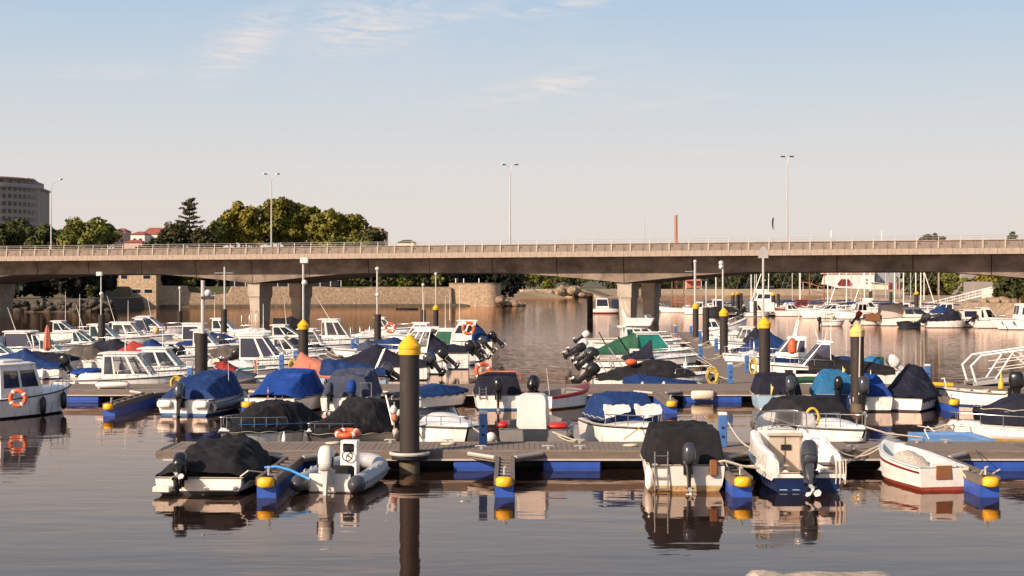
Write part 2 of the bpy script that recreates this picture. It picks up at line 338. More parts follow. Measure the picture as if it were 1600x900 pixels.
# ------------------------------------------------------------------ water
def water_mat():
    m = bpy.data.materials.new('harbour_water'); m.use_nodes = True
    n, l = m.node_tree.nodes, m.node_tree.links
    for x in list(n):
        if x.type == 'BSDF_PRINCIPLED': n.remove(x)
    # silty water: brown scattered light below a slightly tea-tinted reflecting surface
    dif = n.new('ShaderNodeBsdfDiffuse'); dif.inputs[0].default_value = (.020, .012, .009, 1)
    glo = n.new('ShaderNodeBsdfGlossy'); glo.inputs[0].default_value = (1.0, .815, .72, 1); glo.inputs['Roughness'].default_value = .03
    fre = n.new('ShaderNodeFresnel'); fre.inputs[0].default_value = 1.52
    mixw = n.new('ShaderNodeMixShader'); l.new(fre.outputs[0], mixw.inputs[0]); l.new(dif.outputs[0], mixw.inputs[1]); l.new(glo.outputs[0], mixw.inputs[2])
    outw = [x for x in n if x.type == 'OUTPUT_MATERIAL'][0]; l.new(mixw.outputs[0], outw.inputs[0])
    t = n.new('ShaderNodeTexCoord')
    def wave(scale, sx, sy, det, rot):
        mpn = n.new('ShaderNodeMapping'); l.new(t.outputs['Object'], mpn.inputs[0])
        mpn.inputs['Scale'].default_value = (sx, sy, 1); mpn.inputs['Rotation'].default_value = (0, 0, R(rot))
        z = n.new('ShaderNodeTexNoise'); z.inputs['Scale'].default_value = scale; z.inputs['Detail'].default_value = det
        z.inputs['Roughness'].default_value = .5
        l.new(mpn.outputs[0], z.inputs['Vector'])
        return z.outputs[0]
    def ma(op, a, b_):
        k = n.new('ShaderNodeMath'); k.operation = op
        for i, v in enumerate((a, b_)):
            if isinstance(v, (int, float)): k.inputs[i].default_value = v
            else: l.new(v, k.inputs[i])
        return k.outputs[0]
    # ripples: long low swell, small wavelets, and cat's-paws (patches of rougher water)
    patch = n.new('ShaderNodeValToRGB'); l.new(wave(.045, 1, 2.2, 2, 10), patch.inputs[0])
    patch.color_ramp.elements[0].position = .38; patch.color_ramp.elements[1].position = .64
    patch.color_ramp.elements[0].color = (.35, .35, .35, 1)
    h = ma('ADD', ma('MULTIPLY', wave(.55, .55, 1.5, 2, 8), .026), ma('MULTIPLY', ma('MULTIPLY', wave(2.1, .6, 1.5, 2, -12), .0062), patch.outputs[0]))
    h = ma('ADD', h, ma('MULTIPLY', ma('MULTIPLY', wave(7, .6, 1.4, 1, 4), .0007), patch.outputs[0]))
    # the open fairway is a little windier than the berths sheltered between the pontoons
    sx = n.new('ShaderNodeSeparateXYZ'); l.new(t.outputs['Object'], sx.inputs[0])
    mr = n.new('ShaderNodeMapRange'); l.new(sx.outputs[1], mr.inputs[0])
    mr.inputs[1].default_value = 62; mr.inputs[2].default_value = 105; mr.inputs[3].default_value = 0; mr.inputs[4].default_value = 1
    h = ma('ADD', h, ma('MULTIPLY', ma('MULTIPLY', wave(1.3, .45, 1.6, 2, 3), .030), mr.outputs[0]))
    bp = n.new('ShaderNodeBump'); bp.inputs['Strength'].default_value = .55; bp.inputs['Distance'].default_value = 1.0
    l.new(h, bp.inputs['Height'])
    for nd in (dif, glo, fre): l.new(bp.outputs[0], nd.inputs['Normal'])
    return m
M['water'] = water_mat()
struct(MB().add([(-4000, -60, 0), (4000, -60, 0), (4000, 7000, 0), (-4000, 7000, 0)], [(0, 1, 2, 3)]).build('water', 'water', ang=0))

# ------------------------------------------------------------------ land
def land(name, outline, zt, m, slope=2.0, zb=-2.0, jitter=0.0):
    """a raised sheet of land: outline (counter-clockwise from above) at height zt, its edge sloping down under the water"""
    n = len(outline); c = Vector((sum(p[0] for p in outline) / n, sum(p[1] for p in outline) / n))
    rings = []
    for k, z in ((1.0, zb), (0.0, zt)):
        ring = []
        for i, p in enumerate(outline):
            a, b_ = Vector(outline[i - 1]), Vector(outline[(i + 1) % n])
            d = (b_ - a).normalized(); nn = Vector((d.y, -d.x))
            q = Vector(p) + nn * (slope * (zt - zb)) * k
            ring.append((q.x, q.y, z + (random.uniform(-jitter, jitter) if k == 0 else 0)))
        rings.append(ring)
    return struct(MB().loft(rings).build(name, m, ang=30))
WA, WB = (px(183, 372), 372.0), (px(781, 405), 405.0)        # the old sea wall's two ends
GZ = 5.4
land('terrain', [(-1600, 352), (-97, 352), (-96.5, 370), (WA[0] + 3, WA[1] + 4), (WB[0] - 2, WB[1] + 4), (WB[0] - 4, 470), (-10, 640), (-2, 800), (-2, 2500), (-1600, 2500)], GZ, 'earth', slope=.3)
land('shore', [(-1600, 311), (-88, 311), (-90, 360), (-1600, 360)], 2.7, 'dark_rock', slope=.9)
land('far_bank', [(px(800, 800), 800), (px(905, 790), 790), (px(930, 1000), 1000), (px(1010, 1080), 1080), (px(1120, 1080), 1080), (px(1300, 1100), 1100), (px(1500, 1100), 1100), (1400, 1150), (1400, 3000), (px(800, 800), 3000)], 4.2, 'sand', slope=3.0)
# wooded rise behind the far bank
def hill(name, x0, x1, y0, y1, h, m):
    nx, ny = 60, 16; P = []
    for j in range(ny + 1):
        v = j / ny; row = []
        for i in range(nx + 1):
            u = i / nx; x = x0 + (x1 - x0) * u; y = y0 + (y1 - y0) * v
            e = min(1, u * 6, (1 - u) * 6)
            z = 3.5 + h * e * (1 - (1 - v) ** 2) * (.8 + .4 * mnoise.noise((x * .01, y * .01, 3)))
            row.append((x, y, z))
        P.append(row)
    return struct(MB().grid(P).build(name, m, ang=60))
hill('hill', px(760, 1000), px(1750, 1200), 1130, 1500, 16, 'earth')
land('bank', [(px(1492, 268), 268), (px(1560, 250), 250), (px(1600, 236), 236), (230, 225), (400, 225), (400, 420), (90, 420)], 2.8, 'rock', slope=.9, jitter=.5)

# ------------------------------------------------------------------ foliage
def leaf_cards(blobs, n_per, size, rng, flat=0.0):
    """blobs: (centre, (rx,ry,rz)); cards lie on and just inside each blob's surface"""
    V, F = [], []
    for c, r in blobs:
        n = max(6, int(n_per * (r[0] * r[2]) ))
        d = rng.normal(size=(n, 3)); d /= np.linalg.norm(d, axis=1)[:, None] + 1e-9
        rad = rng.uniform(.62, 1.06, n)[:, None]
        p = np.array(c) + d * rad * np.array(r)
        nrm = d + rng.normal(scale=.55, size=(n, 3)); nrm[:, 2] += .25; nrm /= np.linalg.norm(nrm, axis=1)[:, None] + 1e-9
        t = np.cross(nrm, rng.normal(size=(n, 3))); t /= np.linalg.norm(t, axis=1)[:, None] + 1e-9
        b = np.cross(nrm, t)
        s = size * rng.uniform(.6, 1.3, n)[:, None]
        q = np.stack([p - t * s - b * s * .5, p + t * s * .2 - b * s * .75, p + t * s + b * s * .35, p - t * s * .25 + b * s * .7], axis=1)
        V.append(q.reshape(-1, 3))
    V = np.concatenate(V); k = len(V) // 4
    return V, np.arange(k * 4).reshape(k, 4)
def mesh_cards(name, V, F, m):
    me = bpy.data.meshes.new(name)
    me.vertices.add(len(V)); me.vertices.foreach_set('co', V.astype(np.float32).ravel())
    me.loops.add(F.size); me.loops.foreach_set('vertex_index', F.astype(np.int32).ravel())
    me.polygons.add(len(F)); me.polygons.foreach_set('loop_start', np.arange(0, F.size, 4, dtype=np.int32))
    me.materials.append(M[m]); me.update(calc_edges=True)
    return me
def clumps(cx, cy, cz, rx, ry, rz, n, rng, rr=(.22, .36)):
    out = []
    for i in range(n):
        d = rng.normal(size=3); d /= np.linalg.norm(d)
        if d[2] < -.55: d[2] *= -.5
        k = rng.uniform(.55, .92)
        s = rng.uniform(*rr) * (rx + rz) / 2
        out.append(((cx + d[0] * rx * k, cy + d[1] * ry * k, cz + d[2] * rz * k), (s * 1.1, s * 1.1, s * .85)))
    out.append(((cx, cy, cz), (rx * .7, ry * .7, rz * .7)))
    return out
def tree(name, label, x, d, base, crowns, m, size=.5, dens=34.0, group=None, seed=1, cat='tree', trunk=True, rr=(.22, .36), ncl=26):
    """crowns: (photo x, photo y, half width px, half height px) of each crown lobe at distance d"""
    rng = np.random.default_rng(seed); s = d / FPX
    X = px(x, d); e = empty(name, (X, d, base)); tag(e, label, cat, group)
    blobs = []; tops = []
    for (cx, cy, rx, rz) in crowns:
        c = (px(cx, d) - X, rng.uniform(-.25, .25) * rx * s, pz(cy, d) - base); r = (rx * s, rx * s * .9, rz * s)
        blobs += clumps(*c, *r, ncl, rng, rr); tops.append((c, r))
    V, F = leaf_cards(blobs, dens, size, rng)
    link('crown', mesh_cards('crown', V, F, m), e)
    if trunk:
        b = MB(); c0, r0 = tops[0]; h = max(1.0, c0[2])
        b.tube([(0, 0, -.6), (.1, 0, h * .35), (c0[0] * .5, c0[1] * .5, h * .7), c0], [.035 * h, .028 * h, .02 * h, .008 * h], 7)
        for c, r in tops[1:] + [((c0[0] + r0[0] * .5, c0[1], c0[2] + r0[2] * .2), r0), ((c0[0] - r0[0] * .5, c0[1], c0[2] + r0[2] * .3), r0)]:
            b.tube([(.05, 0, h * .3), (c[0] * .5, c[1] * .5, h * .55), c], [.018 * h, .012 * h, .004 * h], 5)
        b.build('trunk', 'bark', e)
    return e
# dark trees at the foot of the tower block, and the lighter ones beside them
tree('evergreen_tree', 'dark green tree under the curved tower block, at the photo edge', 6, 395, GZ, [(-8, 372, 44, 30), (28, 372, 34, 32)], 'leaf_dark', seed=3)
tree('evergreen_tree', 'dark green tree standing behind the single-arm bridge lamp', 74, 385, GZ, [(70, 376, 36, 30), (100, 384, 26, 34)], 'leaf_dark', seed=4)
tree('broadleaf_tree', 'rounded mid-green tree just beyond the dark trees of the tower block', 138, 372, GZ, [(136, 372, 36, 36), (112, 380, 22, 30)], 'leaf_green', seed=5)
tree('broadleaf_tree', 'narrower mid-green tree beside the small red-roofed houses', 168, 376, GZ, [(167, 370, 20, 27)], 'leaf_green', seed=6)
tree('cedar_tree', 'dark spreading cedar around the foot of the tall monkey-puzzle tree', 292, 400, GZ, [(278, 370, 26, 26), (312, 374, 26, 20), (262, 378, 16, 20)], 'leaf_conifer', size=.45, seed=8)
tree('broadleaf_tree', 'low dark green tree in front of the white red-roofed house', 246, 390, GZ, [(246, 386, 20, 14), (225, 392, 14, 10)], 'leaf_dark', seed=9)
def araucaria(xp, d, ytop, base):
    e = tag(empty('monkey_puzzle_tree', (px(xp, d), d, base)), 'tall tiered monkey-puzzle conifer rising above the cedar', 'tree')
    top = pz(ytop, d) - base; rng = np.random.default_rng(5)
    MB().tube([(0, 0, -.5), (0, 0, top * .5), (0, 0, top)], [.5, .3, .05], 7).build('trunk', 'bark', e)
    blobs = []
    z = top * .38
    while z < top - .3:
        f = (top - z) / (top * .62); L = 6.4 * f ** .8 + .5
        for k in range(9):
            a = rng.uniform(0, 6.28); z_ = z; z = z_ + rng.uniform(-.25, .25); L = (6.4 * f ** .8 + .5) * rng.uniform(.55, 1.1)
            for q in np.linspace(.25, 1, 6):
                blobs.append(((math.cos(a) * L * q, math.sin(a) * L * q, z - .5 * q * f + .7 * q * q), (.55, .55, .26)))
            z = z_
        z += 1.0 + .5 * f
    V, F = leaf_cards(blobs, 46, .26, rng); link('crown', mesh_cards('crown', V, F, 'leaf_conifer'), e)
araucaria(296, 405, 309, GZ)
PL = [('broadleaf_tree', 'green tree at the near end of the tall olive-coloured tree group', 340, 415, [(341, 362, 20, 22), (336, 378, 18, 20)], 'leaf_green'),
      ('plane_tree', 'broad yellow-green plane tree in front of the double bridge lamp', 376, 420, [(378, 348, 32, 34), (362, 368, 24, 24), (392, 372, 24, 24)], 'leaf_yellow'),
      ('plane_tree', 'tallest olive-green plane tree of the group, just beyond the double lamp', 436, 424, [(434, 344, 32, 36), (420, 366, 22, 24), (452, 370, 22, 24)], 'leaf_plane'),
      ('plane_tree', 'olive-green plane tree in the middle of the tall tree group', 476, 428, [(474, 346, 31, 35), (484, 370, 26, 26)], 'leaf_plane'),
      ('plane_tree', 'olive-green plane tree on the falling side of the tall group', 512, 424, [(512, 352, 30, 32), (520, 372, 26, 22)], 'leaf_plane'),
      ('plane_tree', 'smaller olive plane tree near the far end of the tall group', 548, 426, [(548, 360, 27, 27), (556, 376, 24, 20)], 'leaf_plane'),
      ('broadleaf_tree', 'low dark tree in front of the pink building', 580, 420, [(580, 374, 22, 20)], 'leaf_dark'),
      ('broadleaf_tree', 'pale green bushy tree low before the tall plane trees', 540, 405, [(540, 382, 44, 12)], 'leaf_green')]
for i, (nm, lb, x, d, cr_, m) in enumerate(PL): tree(nm, lb, x, d, GZ, cr_, m, seed=20 + i, size=.55, dens=36)
# dense shore trees under the bridge, shade painted into their near-black leaves
for i, (x, d) in enumerate([(-30, 330), (20, 326), (66, 332), (112, 328), (150, 336)]):
    tree('shade_tree', ['very dark tree on the rocky shore, hidden most by the first bridge pier', 'very dark tree on the rocky shore next to the first bridge pier', 'very dark tree midway along the shaded rocky shore', 'very dark tree behind the lone olive shrub on the rocky shore', 'very dark tree on the rocky shore nearest the stone house'][i], x, d, 2.5, [(x, 436, 36, 40)], 'leaf_shade_black', seed=40 + i, size=.7, group='very dark trees on the rocky shore under the bridge', dens=30)
tree('shrub', 'small round olive shrub alone on the dark rocky shore', 141, 318, 2.6, [(141, 455, 10, 13)], 'leaf_dark', seed=50, size=.3, dens=16, cat='shrub')
shr = [(262, 380, 436, 20, 20, 'leaf_shade_black'), (290, 382, 438, 18, 20, 'leaf_dark'), (316, 392, 432, 22, 24, 'leaf_shade_black'), (362, 398, 432, 22, 14, 'leaf_shade_black'), (508, 402, 444, 13, 10, 'leaf_green'), (540, 404, 440, 20, 13, 'leaf_green'), (566, 408, 444, 15, 10, 'leaf_dark'),
       (602, 412, 440, 16, 13, 'leaf_dark'), (628, 414, 441, 16, 12, 'leaf_green'), (652, 416, 438, 18, 14, 'leaf_dark'), (680, 420, 440, 15, 13, 'leaf_green'), (704, 424, 432, 20, 20, 'leaf_shade_black'), (736, 440, 432, 22, 18, 'leaf_dark'), (770, 450, 432, 22, 18, 'leaf_dark'), (800, 470, 433, 20, 16, 'leaf_dark')]
SHL = ['very dark shrub right beside the stone house', 'dark green conifer-like shrub a little past the stone house', 'very dark tall shrub before the white terrace frame', 'very dark wide shrub above the white terrace frame', 'pale green shrub by the rear bridge column', 'broad pale green shrub hanging over the sea wall between the columns and the hedge', 'small dark shrub next to the broad hanging one', 'dark hedge shrub behind the bare mast pile', 'pale hedge shrub in the middle of the hedge', 'wide dark hedge shrub in the middle of the hedge', 'pale hedge shrub behind the round-lamp mast', 'very dark shrub where the hedge meets the bastion', 'dark shrub above the middle of the bastion', 'dark shrub above the rounded end of the bastion', 'dark shrub behind the low darker stone wall']
for i, (x, d, y, rx, rz, m) in enumerate(shr):
    tree('shrub', SHL[i], x, d, GZ, [(x, y, rx, rz)], m, seed=60 + i, size=.42, dens=40, group='shrubs of the hedge above the sea wall', cat='shrub')
# woods across the water
def forest(name, label, spots, m, size, seed):
    rng = np.random.default_rng(seed); blobs = []
    for (x, y, z, r) in spots: blobs += clumps(x, y, z, r, r, r * 1.1, 7, rng, (.3, .5))
    V, F = leaf_cards(blobs, 3.0, size, rng)
    return stuff(link(name, mesh_cards(name, V, F, m)), label, 'wood')
rr_ = random.Random(4)
forest('wooded_hillside', 'dark green wooded hillside beyond the far sandy bank', [(px(x, d), d, z, r) for x, d, z, r in [(rr_.uniform(985, 1320), rr_.uniform(1130, 1330), 0, rr_.uniform(5, 8)) for _ in range(170)] for z in [9 + (d - 1130) * .055]], 'leaf_hill', 1.3, 70)
forest('shore_wood', 'shaded trees crowding the far shore under the middle of the bridge', [(px(x, d), d, 7 + (d - 800) * .05 + rr_.uniform(0, 4), rr_.uniform(4, 7)) for x, d in [(rr_.uniform(790, 985), rr_.uniform(830, 960)) for _ in range(90)]], 'leaf_dark', .9, 71)
forest('park_wood', 'dense dark park trees behind the old sea wall, under the bridge', [(px(x, d), d, rr_.uniform(4, 12), rr_.uniform(3.5, 5.5)) for x, d in [(rr_.uniform(-60, 800), rr_.uniform(428, 480)) for _ in range(330)]], 'leaf_shade_black', .8, 72)
forest('bank_wood', 'dark trees massed behind the far basin near the gangway', [(px(x, d), d, rr_.uniform(4, 12), rr_.uniform(3.5, 5.5)) for x, d in [(rr_.uniform(1425, 1660), rr_.uniform(440, 480)) for _ in range(110)]], 'leaf_dark', .8, 73)
for i, (x, d, y, rx, rz) in enumerate([(812, 810, 436, 9, 14), (834, 815, 437, 11, 13), (856, 830, 446, 15, 8)]):
    tree('shrub', ['slim pale green bush beside the sandy slipway', 'rounder pale green bush behind the rocky point', 'low dense green bush on top of the rocky point'][i], x, d, 4.0, [(x, y, rx, rz)], 'leaf_green', seed=90 + i, size=.6, dens=14, cat='shrub')
for i, (x, d, y, rx, rz, m, lb) in enumerate([(1448, 420, 440, 26, 30, 'leaf_dark', 'dark trees behind the sailing masts near the gangway'), (1486, 410, 440, 14, 26, 'leaf_green', 'tall green tree standing behind the sloping gangway'), (1512, 400, 446, 12, 16, 'leaf_green', 'small green tree before the grey house'),
                                               (1548, 330, 436, 22, 16, 'leaf_yellow', 'yellow-green tree above the pale concrete block'), (1572, 262, 455, 22, 28, 'leaf_dark', 'dense dark tree over the rocks beside the moored houseboat'), (1602, 254, 448, 24, 34, 'leaf_dark', 'dark tree at the photo edge behind the houseboat')]):
    tree('bank_tree', lb, x, d, 3.0, [(x, y, rx, rz)], m, seed=100 + i, size=.42, dens=44, rr=(.2, .34), ncl=34)
tree('umbrella_pine', 'flat-topped dark pine just showing above the bridge railing', 1455, 480, 3, [(1455, 372, 17, 6), (1446, 376, 12, 5), (1466, 374, 13, 5)], 'leaf_dark', seed=120, size=.4, dens=40)
tree('pine_tree', 'small dark bushy treetop above the railing by the photo edge', 1582, 430, 3, [(1582, 374, 8, 12)], 'leaf_dark', seed=121, size=.35, dens=40)

# ------------------------------------------------------------------ bridge
PHI = R(19.3); BC, BS = math.cos(PHI), math.sin(PHI)
br = tag(empty('road_bridge', (0, 200, 0), -PHI), 'long grey concrete road bridge crossing the water on paired columns', 'bridge')
def bt(xp, yl=0.0):
    u = (xp - 800) / FPX
    return (u * (200 + BC * yl) - BS * yl) / (BC + u * BS)
T0, T1, BAY = -117.0, 91.0, 2.6
PIERS = [bt(387, 4.4) + .98 + k * 56.4 for k in (-1, 0, 1, 2)]
def soffit(t):
    h = 0
    for p in PIERS:
        a = abs(t - p)
        if a < 17: h = max(h, 1.42 * (1 - a / 17) ** 1.25)
    return 7.12 - h
seg = 9.4; k0 = T0; i = 0
while k0 < T1:
    k1 = min(k0 + seg, T1); rings = []
    nn = 9
    for q in range(nn + 1):
        t = k0 + .05 + (k1 - k0 - .1) * q / nn; s = soffit(t); in_ = 3.6 + (9.1 - s) * .10
        rings.append([(t, 3.5, 9.1), (t, in_, s), (t, 26.5 - in_, s), (t, 23, 9.1)])
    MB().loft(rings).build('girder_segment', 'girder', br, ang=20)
    k0 = k1
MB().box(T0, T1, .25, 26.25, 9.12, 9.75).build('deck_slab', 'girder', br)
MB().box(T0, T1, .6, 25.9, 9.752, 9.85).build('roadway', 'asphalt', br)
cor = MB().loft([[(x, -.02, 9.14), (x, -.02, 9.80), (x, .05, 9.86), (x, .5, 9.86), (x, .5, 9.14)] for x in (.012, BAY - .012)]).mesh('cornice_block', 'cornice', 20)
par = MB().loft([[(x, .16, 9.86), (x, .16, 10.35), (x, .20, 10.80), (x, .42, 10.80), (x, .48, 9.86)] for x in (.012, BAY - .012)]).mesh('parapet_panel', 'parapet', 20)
pst = MB().rbox(-.11, .11, .02, .18, 9.88, 10.82, .02).mesh('barrier_post', 'concrete', 20)
stn = MB().box(-.035, .035, .1, .17, 10.825, 11.42).mesh('railing_post', 'galv', 0)
pshad = MB().box(.112, .42, .05, .16, 10.48, 10.58).mesh('post_shadow', 'girder', 0)  # dark bar standing in for the shadow each post throws sideways
n_bay = int((T1 - T0) / BAY)
for i in range(n_bay):
    x = T0 + i * BAY
    link('cornice_block', cor, br, (x, 0, 0)); link('parapet_panel', par, br, (x, 0, 0))
    link('barrier_post', pst, br, (x + .9, 0, 0)); link('railing_post', stn, br, (x + .9, 0, 0)); link('post_shadow', pshad, br, (x + .9, 0, 0))
MB().tube([(T0, .1, 10.86), (T1, .1, 10.86)], .07, 6).build('guard_rail', 'cornice', br)
for z in (11.16, 11.42): MB().tube([(T0, .13, z), (T1, .13, z)], .028, 5).build('hand_rail', 'galv', br)
MB().box(T0, T1, 25.8, 26.25, 9.852, 10.75).build('rear_parapet', 'parapet', br)
colm = MB()
def rect(x, y, hx, hy, z): return [(x - hx, y - hy, z), (x + hx, y - hy, z), (x + hx, y + hy, z), (x - hx, y + hy, z)]
for p in PIERS:
    for yc in (6.4, 19.4):
        cz = 5.55
        b = MB(); b.loft([rect(0, 0, .74, 1.55, -3), rect(0, 0, .74, 1.55, 0), rect(0, 0, .82, 1.75, 3.1), rect(0, 0, .87, 1.85, 3.55)])
        c_ = b.build('column', 'concrete', br, (p, yc, 0), ang=20)
        MB().loft([rect(0, 0, .88, 1.86, 3.552), rect(0, 0, .98, 2.0, 3.8), rect(0, 0, .98, 2.0, 5.3), rect(0, 0, 1.1, 2.1, 5.72)]).build('column_head', 'concrete', c_, ang=20)
# street lamps on the bridge
def street_lamp(xp, ytop, label, arms):
    t = bt(xp, 12.0); X = BC * t + BS * 12; Y = 200 - BS * t + BC * 12
    top = pz(ytop, Y); e = tag(empty('street_lamp', (X, Y, 9.85)), label, 'street lamp', 'tall lamps along the bridge'); h = top - 9.85
    MB().tube([(0, 0, 0), (0, 0, h * .5), (0, 0, h - 2.0)], [.13, .10, .07], 8).build('pole', 'galv', e)
    for s, L in arms:
        MB().tube([(0, 0, h - 2.05)] + [(s * L * (1 - math.cos(a)), 0, h - 2.0 + (1.85 if L > 1 else 1.4) * math.sin(a)) for a in [k * math.pi / 12 for k in range(1, 7)]], .045, 6).build('arm', 'galv', e)
        zt = h - 2.0 + (1.85 if L > 1 else 1.4)
        a_ = MB().loft([[(s * L + s * q, y * w, zt + z_) for y, z_ in ((-.14, 0), (-.1, .12), (.1, .12), (.14, 0), (.08, -.06), (-.08, -.06))] for q, w in ((-.1, .5), (.08, 1), (.36, 1), (.5, .5))]).build('lamp_head', 'engine_grey', e, ang=40)
street_lamp(80, 279, 'tall bridge lamp with one curved arm, beside the tower block', [(1, 1.35)])
street_lamp(424, 266, 'tall double-armed bridge lamp in front of the plane trees', [(-1, .75), (1, .8)])
street_lamp(797, 251, 'tall double-armed bridge lamp between the two pairs of columns', [(-1, .75), (1, .7)])
street_lamp(1230, 238, 'tall double-armed bridge lamp beside the dark feather banner', [(-1, .4), (1, .38)])
def pole_at(name, label, xp, yt, yl, m, r=.06, zb=9.85, cat='pole', white=False):
    t = bt(xp, yl); X = BC * t + BS * yl; Y = 200 - BS * t + BC * yl
    b = MB().tube([(0, 0, 0), (0, 0, pz(yt, Y) - zb)], r, 6)
    return tag(b.build(name, m, loc=(X, Y, zb)), label, cat), X, Y
pole_at('signal_pole', 'thin grey pole with a small tip near the brick chimney', 1006, 341, 22, 'galv')
pole_at('white_post', 'short white post behind the railing nearer the feather banner', 1299, 360, 20, 'white', .09)
pole_at('white_post', 'short white post behind the railing below the pine', 1378, 361, 20, 'white', .07)
pole_at('thin_mast', 'thin grey mast rising at the photo edge above the bridge', 1596, 334, 22, 'galv', .05)
o, X, Y = pole_at('feather_banner', 'narrow dark feather banner on a pole fixed to the bridge railing', 1209, 345, .3, 'galv', .035, 9.9, 'banner')
zt = pz(339, Y) - 9.9; b = MB()
prof = [(0, zt - 1.75), (-.05, zt - 1.6), (-.16, zt - 1.2), (-.2, zt - .7), (-.15, zt - .25), (0, zt)]
b.loft([[(x, y, z) for x, z in prof] + [(.06, y, zt - .3), (.08, y, zt - 1.2)] for y in (-.012, .012)]).build('banner_cloth', 'blackpaint', o, loc=(-.05, 0, 0))
# pylon light on the far side
# ------------------------------------------------------------------ buildings beyond the bridge
tb = tag(empty('tower_block', (-218.5, 604, 8)), 'curved grey tower block with rows of square windows above the trees', 'building')
RB = 26.0
def arc(r, a0, a1, n): return [(r * math.sin(R(a0 + (a1 - a0) * k / n)), -r * math.cos(R(a0 + (a1 - a0) * k / n))) for k in range(n + 1)]
fl = [(43.0 - 3.0 * k) for k in range(9)]
ztop = pz(290, 578) - 8
MB().loft([[(x, y, z) for x, y in arc(RB, -100, 100, 44)] + [(x, 18, z) for x in (24, -24)] for z in (0, ztop)]).build('wall', 'bld', tb, ang=20)
MB().loft([[(x, y, z) for x, y in arc(RB + .9, -100, 100, 44)] + [(x, 18.5, z) for x in (24.5, -24.5)] for z in (ztop + .002, ztop + .7)]).build('terrace_slab', 'bld', tb, ang=20)
MB().loft([[(x, y, z) for x, y in arc(RB - 1.6, -96, 84, 40)] + [(22, 17, z), (-22, 17, z)] for z in (ztop + .702, ztop + 3.6)]).build('penthouse_wall', 'bld', tb, ang=20)
MB().loft([[(x, y, z) for x, y in arc(RB + .2, -98, 76, 40)] + [(20, 17.5, z), (-23, 17.5, z)] for z in (ztop + 3.602, ztop + 4.1)]).build('roof', 'bld_pink', tb, ang=20)
MB().grid([[(x, y, z) for x, y in arc(RB + .8, -98, 90, 44)] for z in (ztop + .702, ztop + 1.7)]).build('balustrade', 'bld_grey', tb, ang=30)
for a in (78, 86): MB().box(-1.3, 1.3, -.5, 1.5, ztop + .7, ztop + 4.6).build('stair_tower', 'bld_white', tb, ((RB - 3.2) * math.sin(R(a)), -(RB - 3.2) * math.cos(R(a)), 0), (0, 0, R(a)))
wsq = MB().box(-.75, .75, -.06, .3, -.8, .8).mesh('window', 'win_dark', 0)
wbd = MB().box(-2.3, 2.3, -.06, .3, -.85, .85).mesh('window', 'win_dark', 0)
wdr = MB().box(-.6, .6, -.06, .3, -.9, .9).mesh('window', 'win_dark', 0)
wfr = MB().box(-2.4, 2.4, -.3, .3, -1.55, -.86).mesh('balcony_front', 'bld_white', 0)
for row in range(7):
    z = pz(304, 578) - 8 + 3.0 - 3.0 * row
    for a in [32 + 5.3 * k for k in range(11)]: link('window', wsq, tb, (RB * math.sin(R(a)), -RB * math.cos(R(a)), z), (0, 0, R(a)))
    for a in [-36 + 11.2 * k for k in range(6)]: link('window', wbd, tb, (RB * math.sin(R(a)), -RB * math.cos(R(a)), z), (0, 0, R(a)))
for a in [-30 + 9 * k for k in range(12)]: link('window', wdr, tb, ((RB - 1.6) * math.sin(R(a)), -(RB - 1.6) * math.cos(R(a)), ztop + 2.2), (0, 0, R(a)))

def house(name, label, x0, x1, y0, y1, d, base, wall, roof, dep=10, wins=(), hip=1.8, roofover=.4, cat='house'):
    """front face spans photo columns x0..x1, eaves at row y1, ridge at row y0"""
    X0, X1 = px(x0, d), px(x1, d); e = tag(empty(name, ((X0 + X1) / 2, d, base)), label, cat)
    w = (X1 - X0) / 2; ze = pz(y1, d) - base; zr = pz(y0, d) - base
    MB().box(-w, w, 0, dep, -3, ze).build('wall', wall, e)
    if roof:
        o_ = roofover
        MB().add([(-w - o_, -o_, ze + .002), (w + o_, -o_, ze + .002), (w + o_, dep + o_, ze + .002), (-w - o_, dep + o_, ze + .002), (-w + hip, dep / 2, zr), (w - hip, dep / 2, zr)],
                 [(0, 3, 2, 1), (0, 1, 5, 4), (2, 3, 4, 5), (1, 2, 5), (3, 0, 4)]).build('roof', roof, e, ang=10)
    for (u, z, ww, hh) in wins:
        wf = MB(); wf.box(-ww / 2 - .1, ww / 2 + .1, -.06, .1, -hh / 2 - .1, hh / 2 + .1)
        f = wf.build('window', 'bld_white', e, (-w + 2 * w * u, 0, z))
        MB().box(-ww / 2, ww / 2, -.09, .05, -hh / 2, hh / 2).build('pane', 'win_dark', f)
    return e
house('white_house', 'white house with stepped red tiled roofs among the trees', 222, 255, 355, 366, 600, 10, 'bld_white', 'roof_red', wins=[(.2, 14.5, 1.4, 1.2), (.5, 14.5, 1.4, 1.2), (.8, 14.5, 1.4, 1.2), (.35, 12, 1.4, 1.2), (.7, 12, 1.4, 1.2)])
house('white_house', 'smaller white house with a low red roof before the stepped one', 204, 226, 361, 366.5, 590, 10, 'bld_white', 'roof_red', wins=[(.3, 14.2, 1.2, 1.1), (.7, 14.2, 1.2, 1.1)])
house('roadside_house', 'low red-roofed building directly above the bridge railing', 194, 222, 374, 379, 560, 10, 'bld_pink', 'roof_red')
house('pink_house', 'small pinkish house with tiled roof beside the green tree', 178, 196, 356, 361, 640, 10, 'bld_pink', 'roof_red', wins=[(.3, 15.5, 1.3, 1.3), (.7, 15.5, 1.3, 1.3)])
house('pink_building', 'pink building with a red roof behind the plane trees', 560, 602, 354, 362, 640, 8, 'bld_pink', 'roof_red', dep=14, hip=3, wins=[(.72, 22, 1.4, 1.6), (.9, 22, 1.4, 1.6), (.72, 18, 1.4, 1.6), (.9, 18, 1.4, 1.6)])
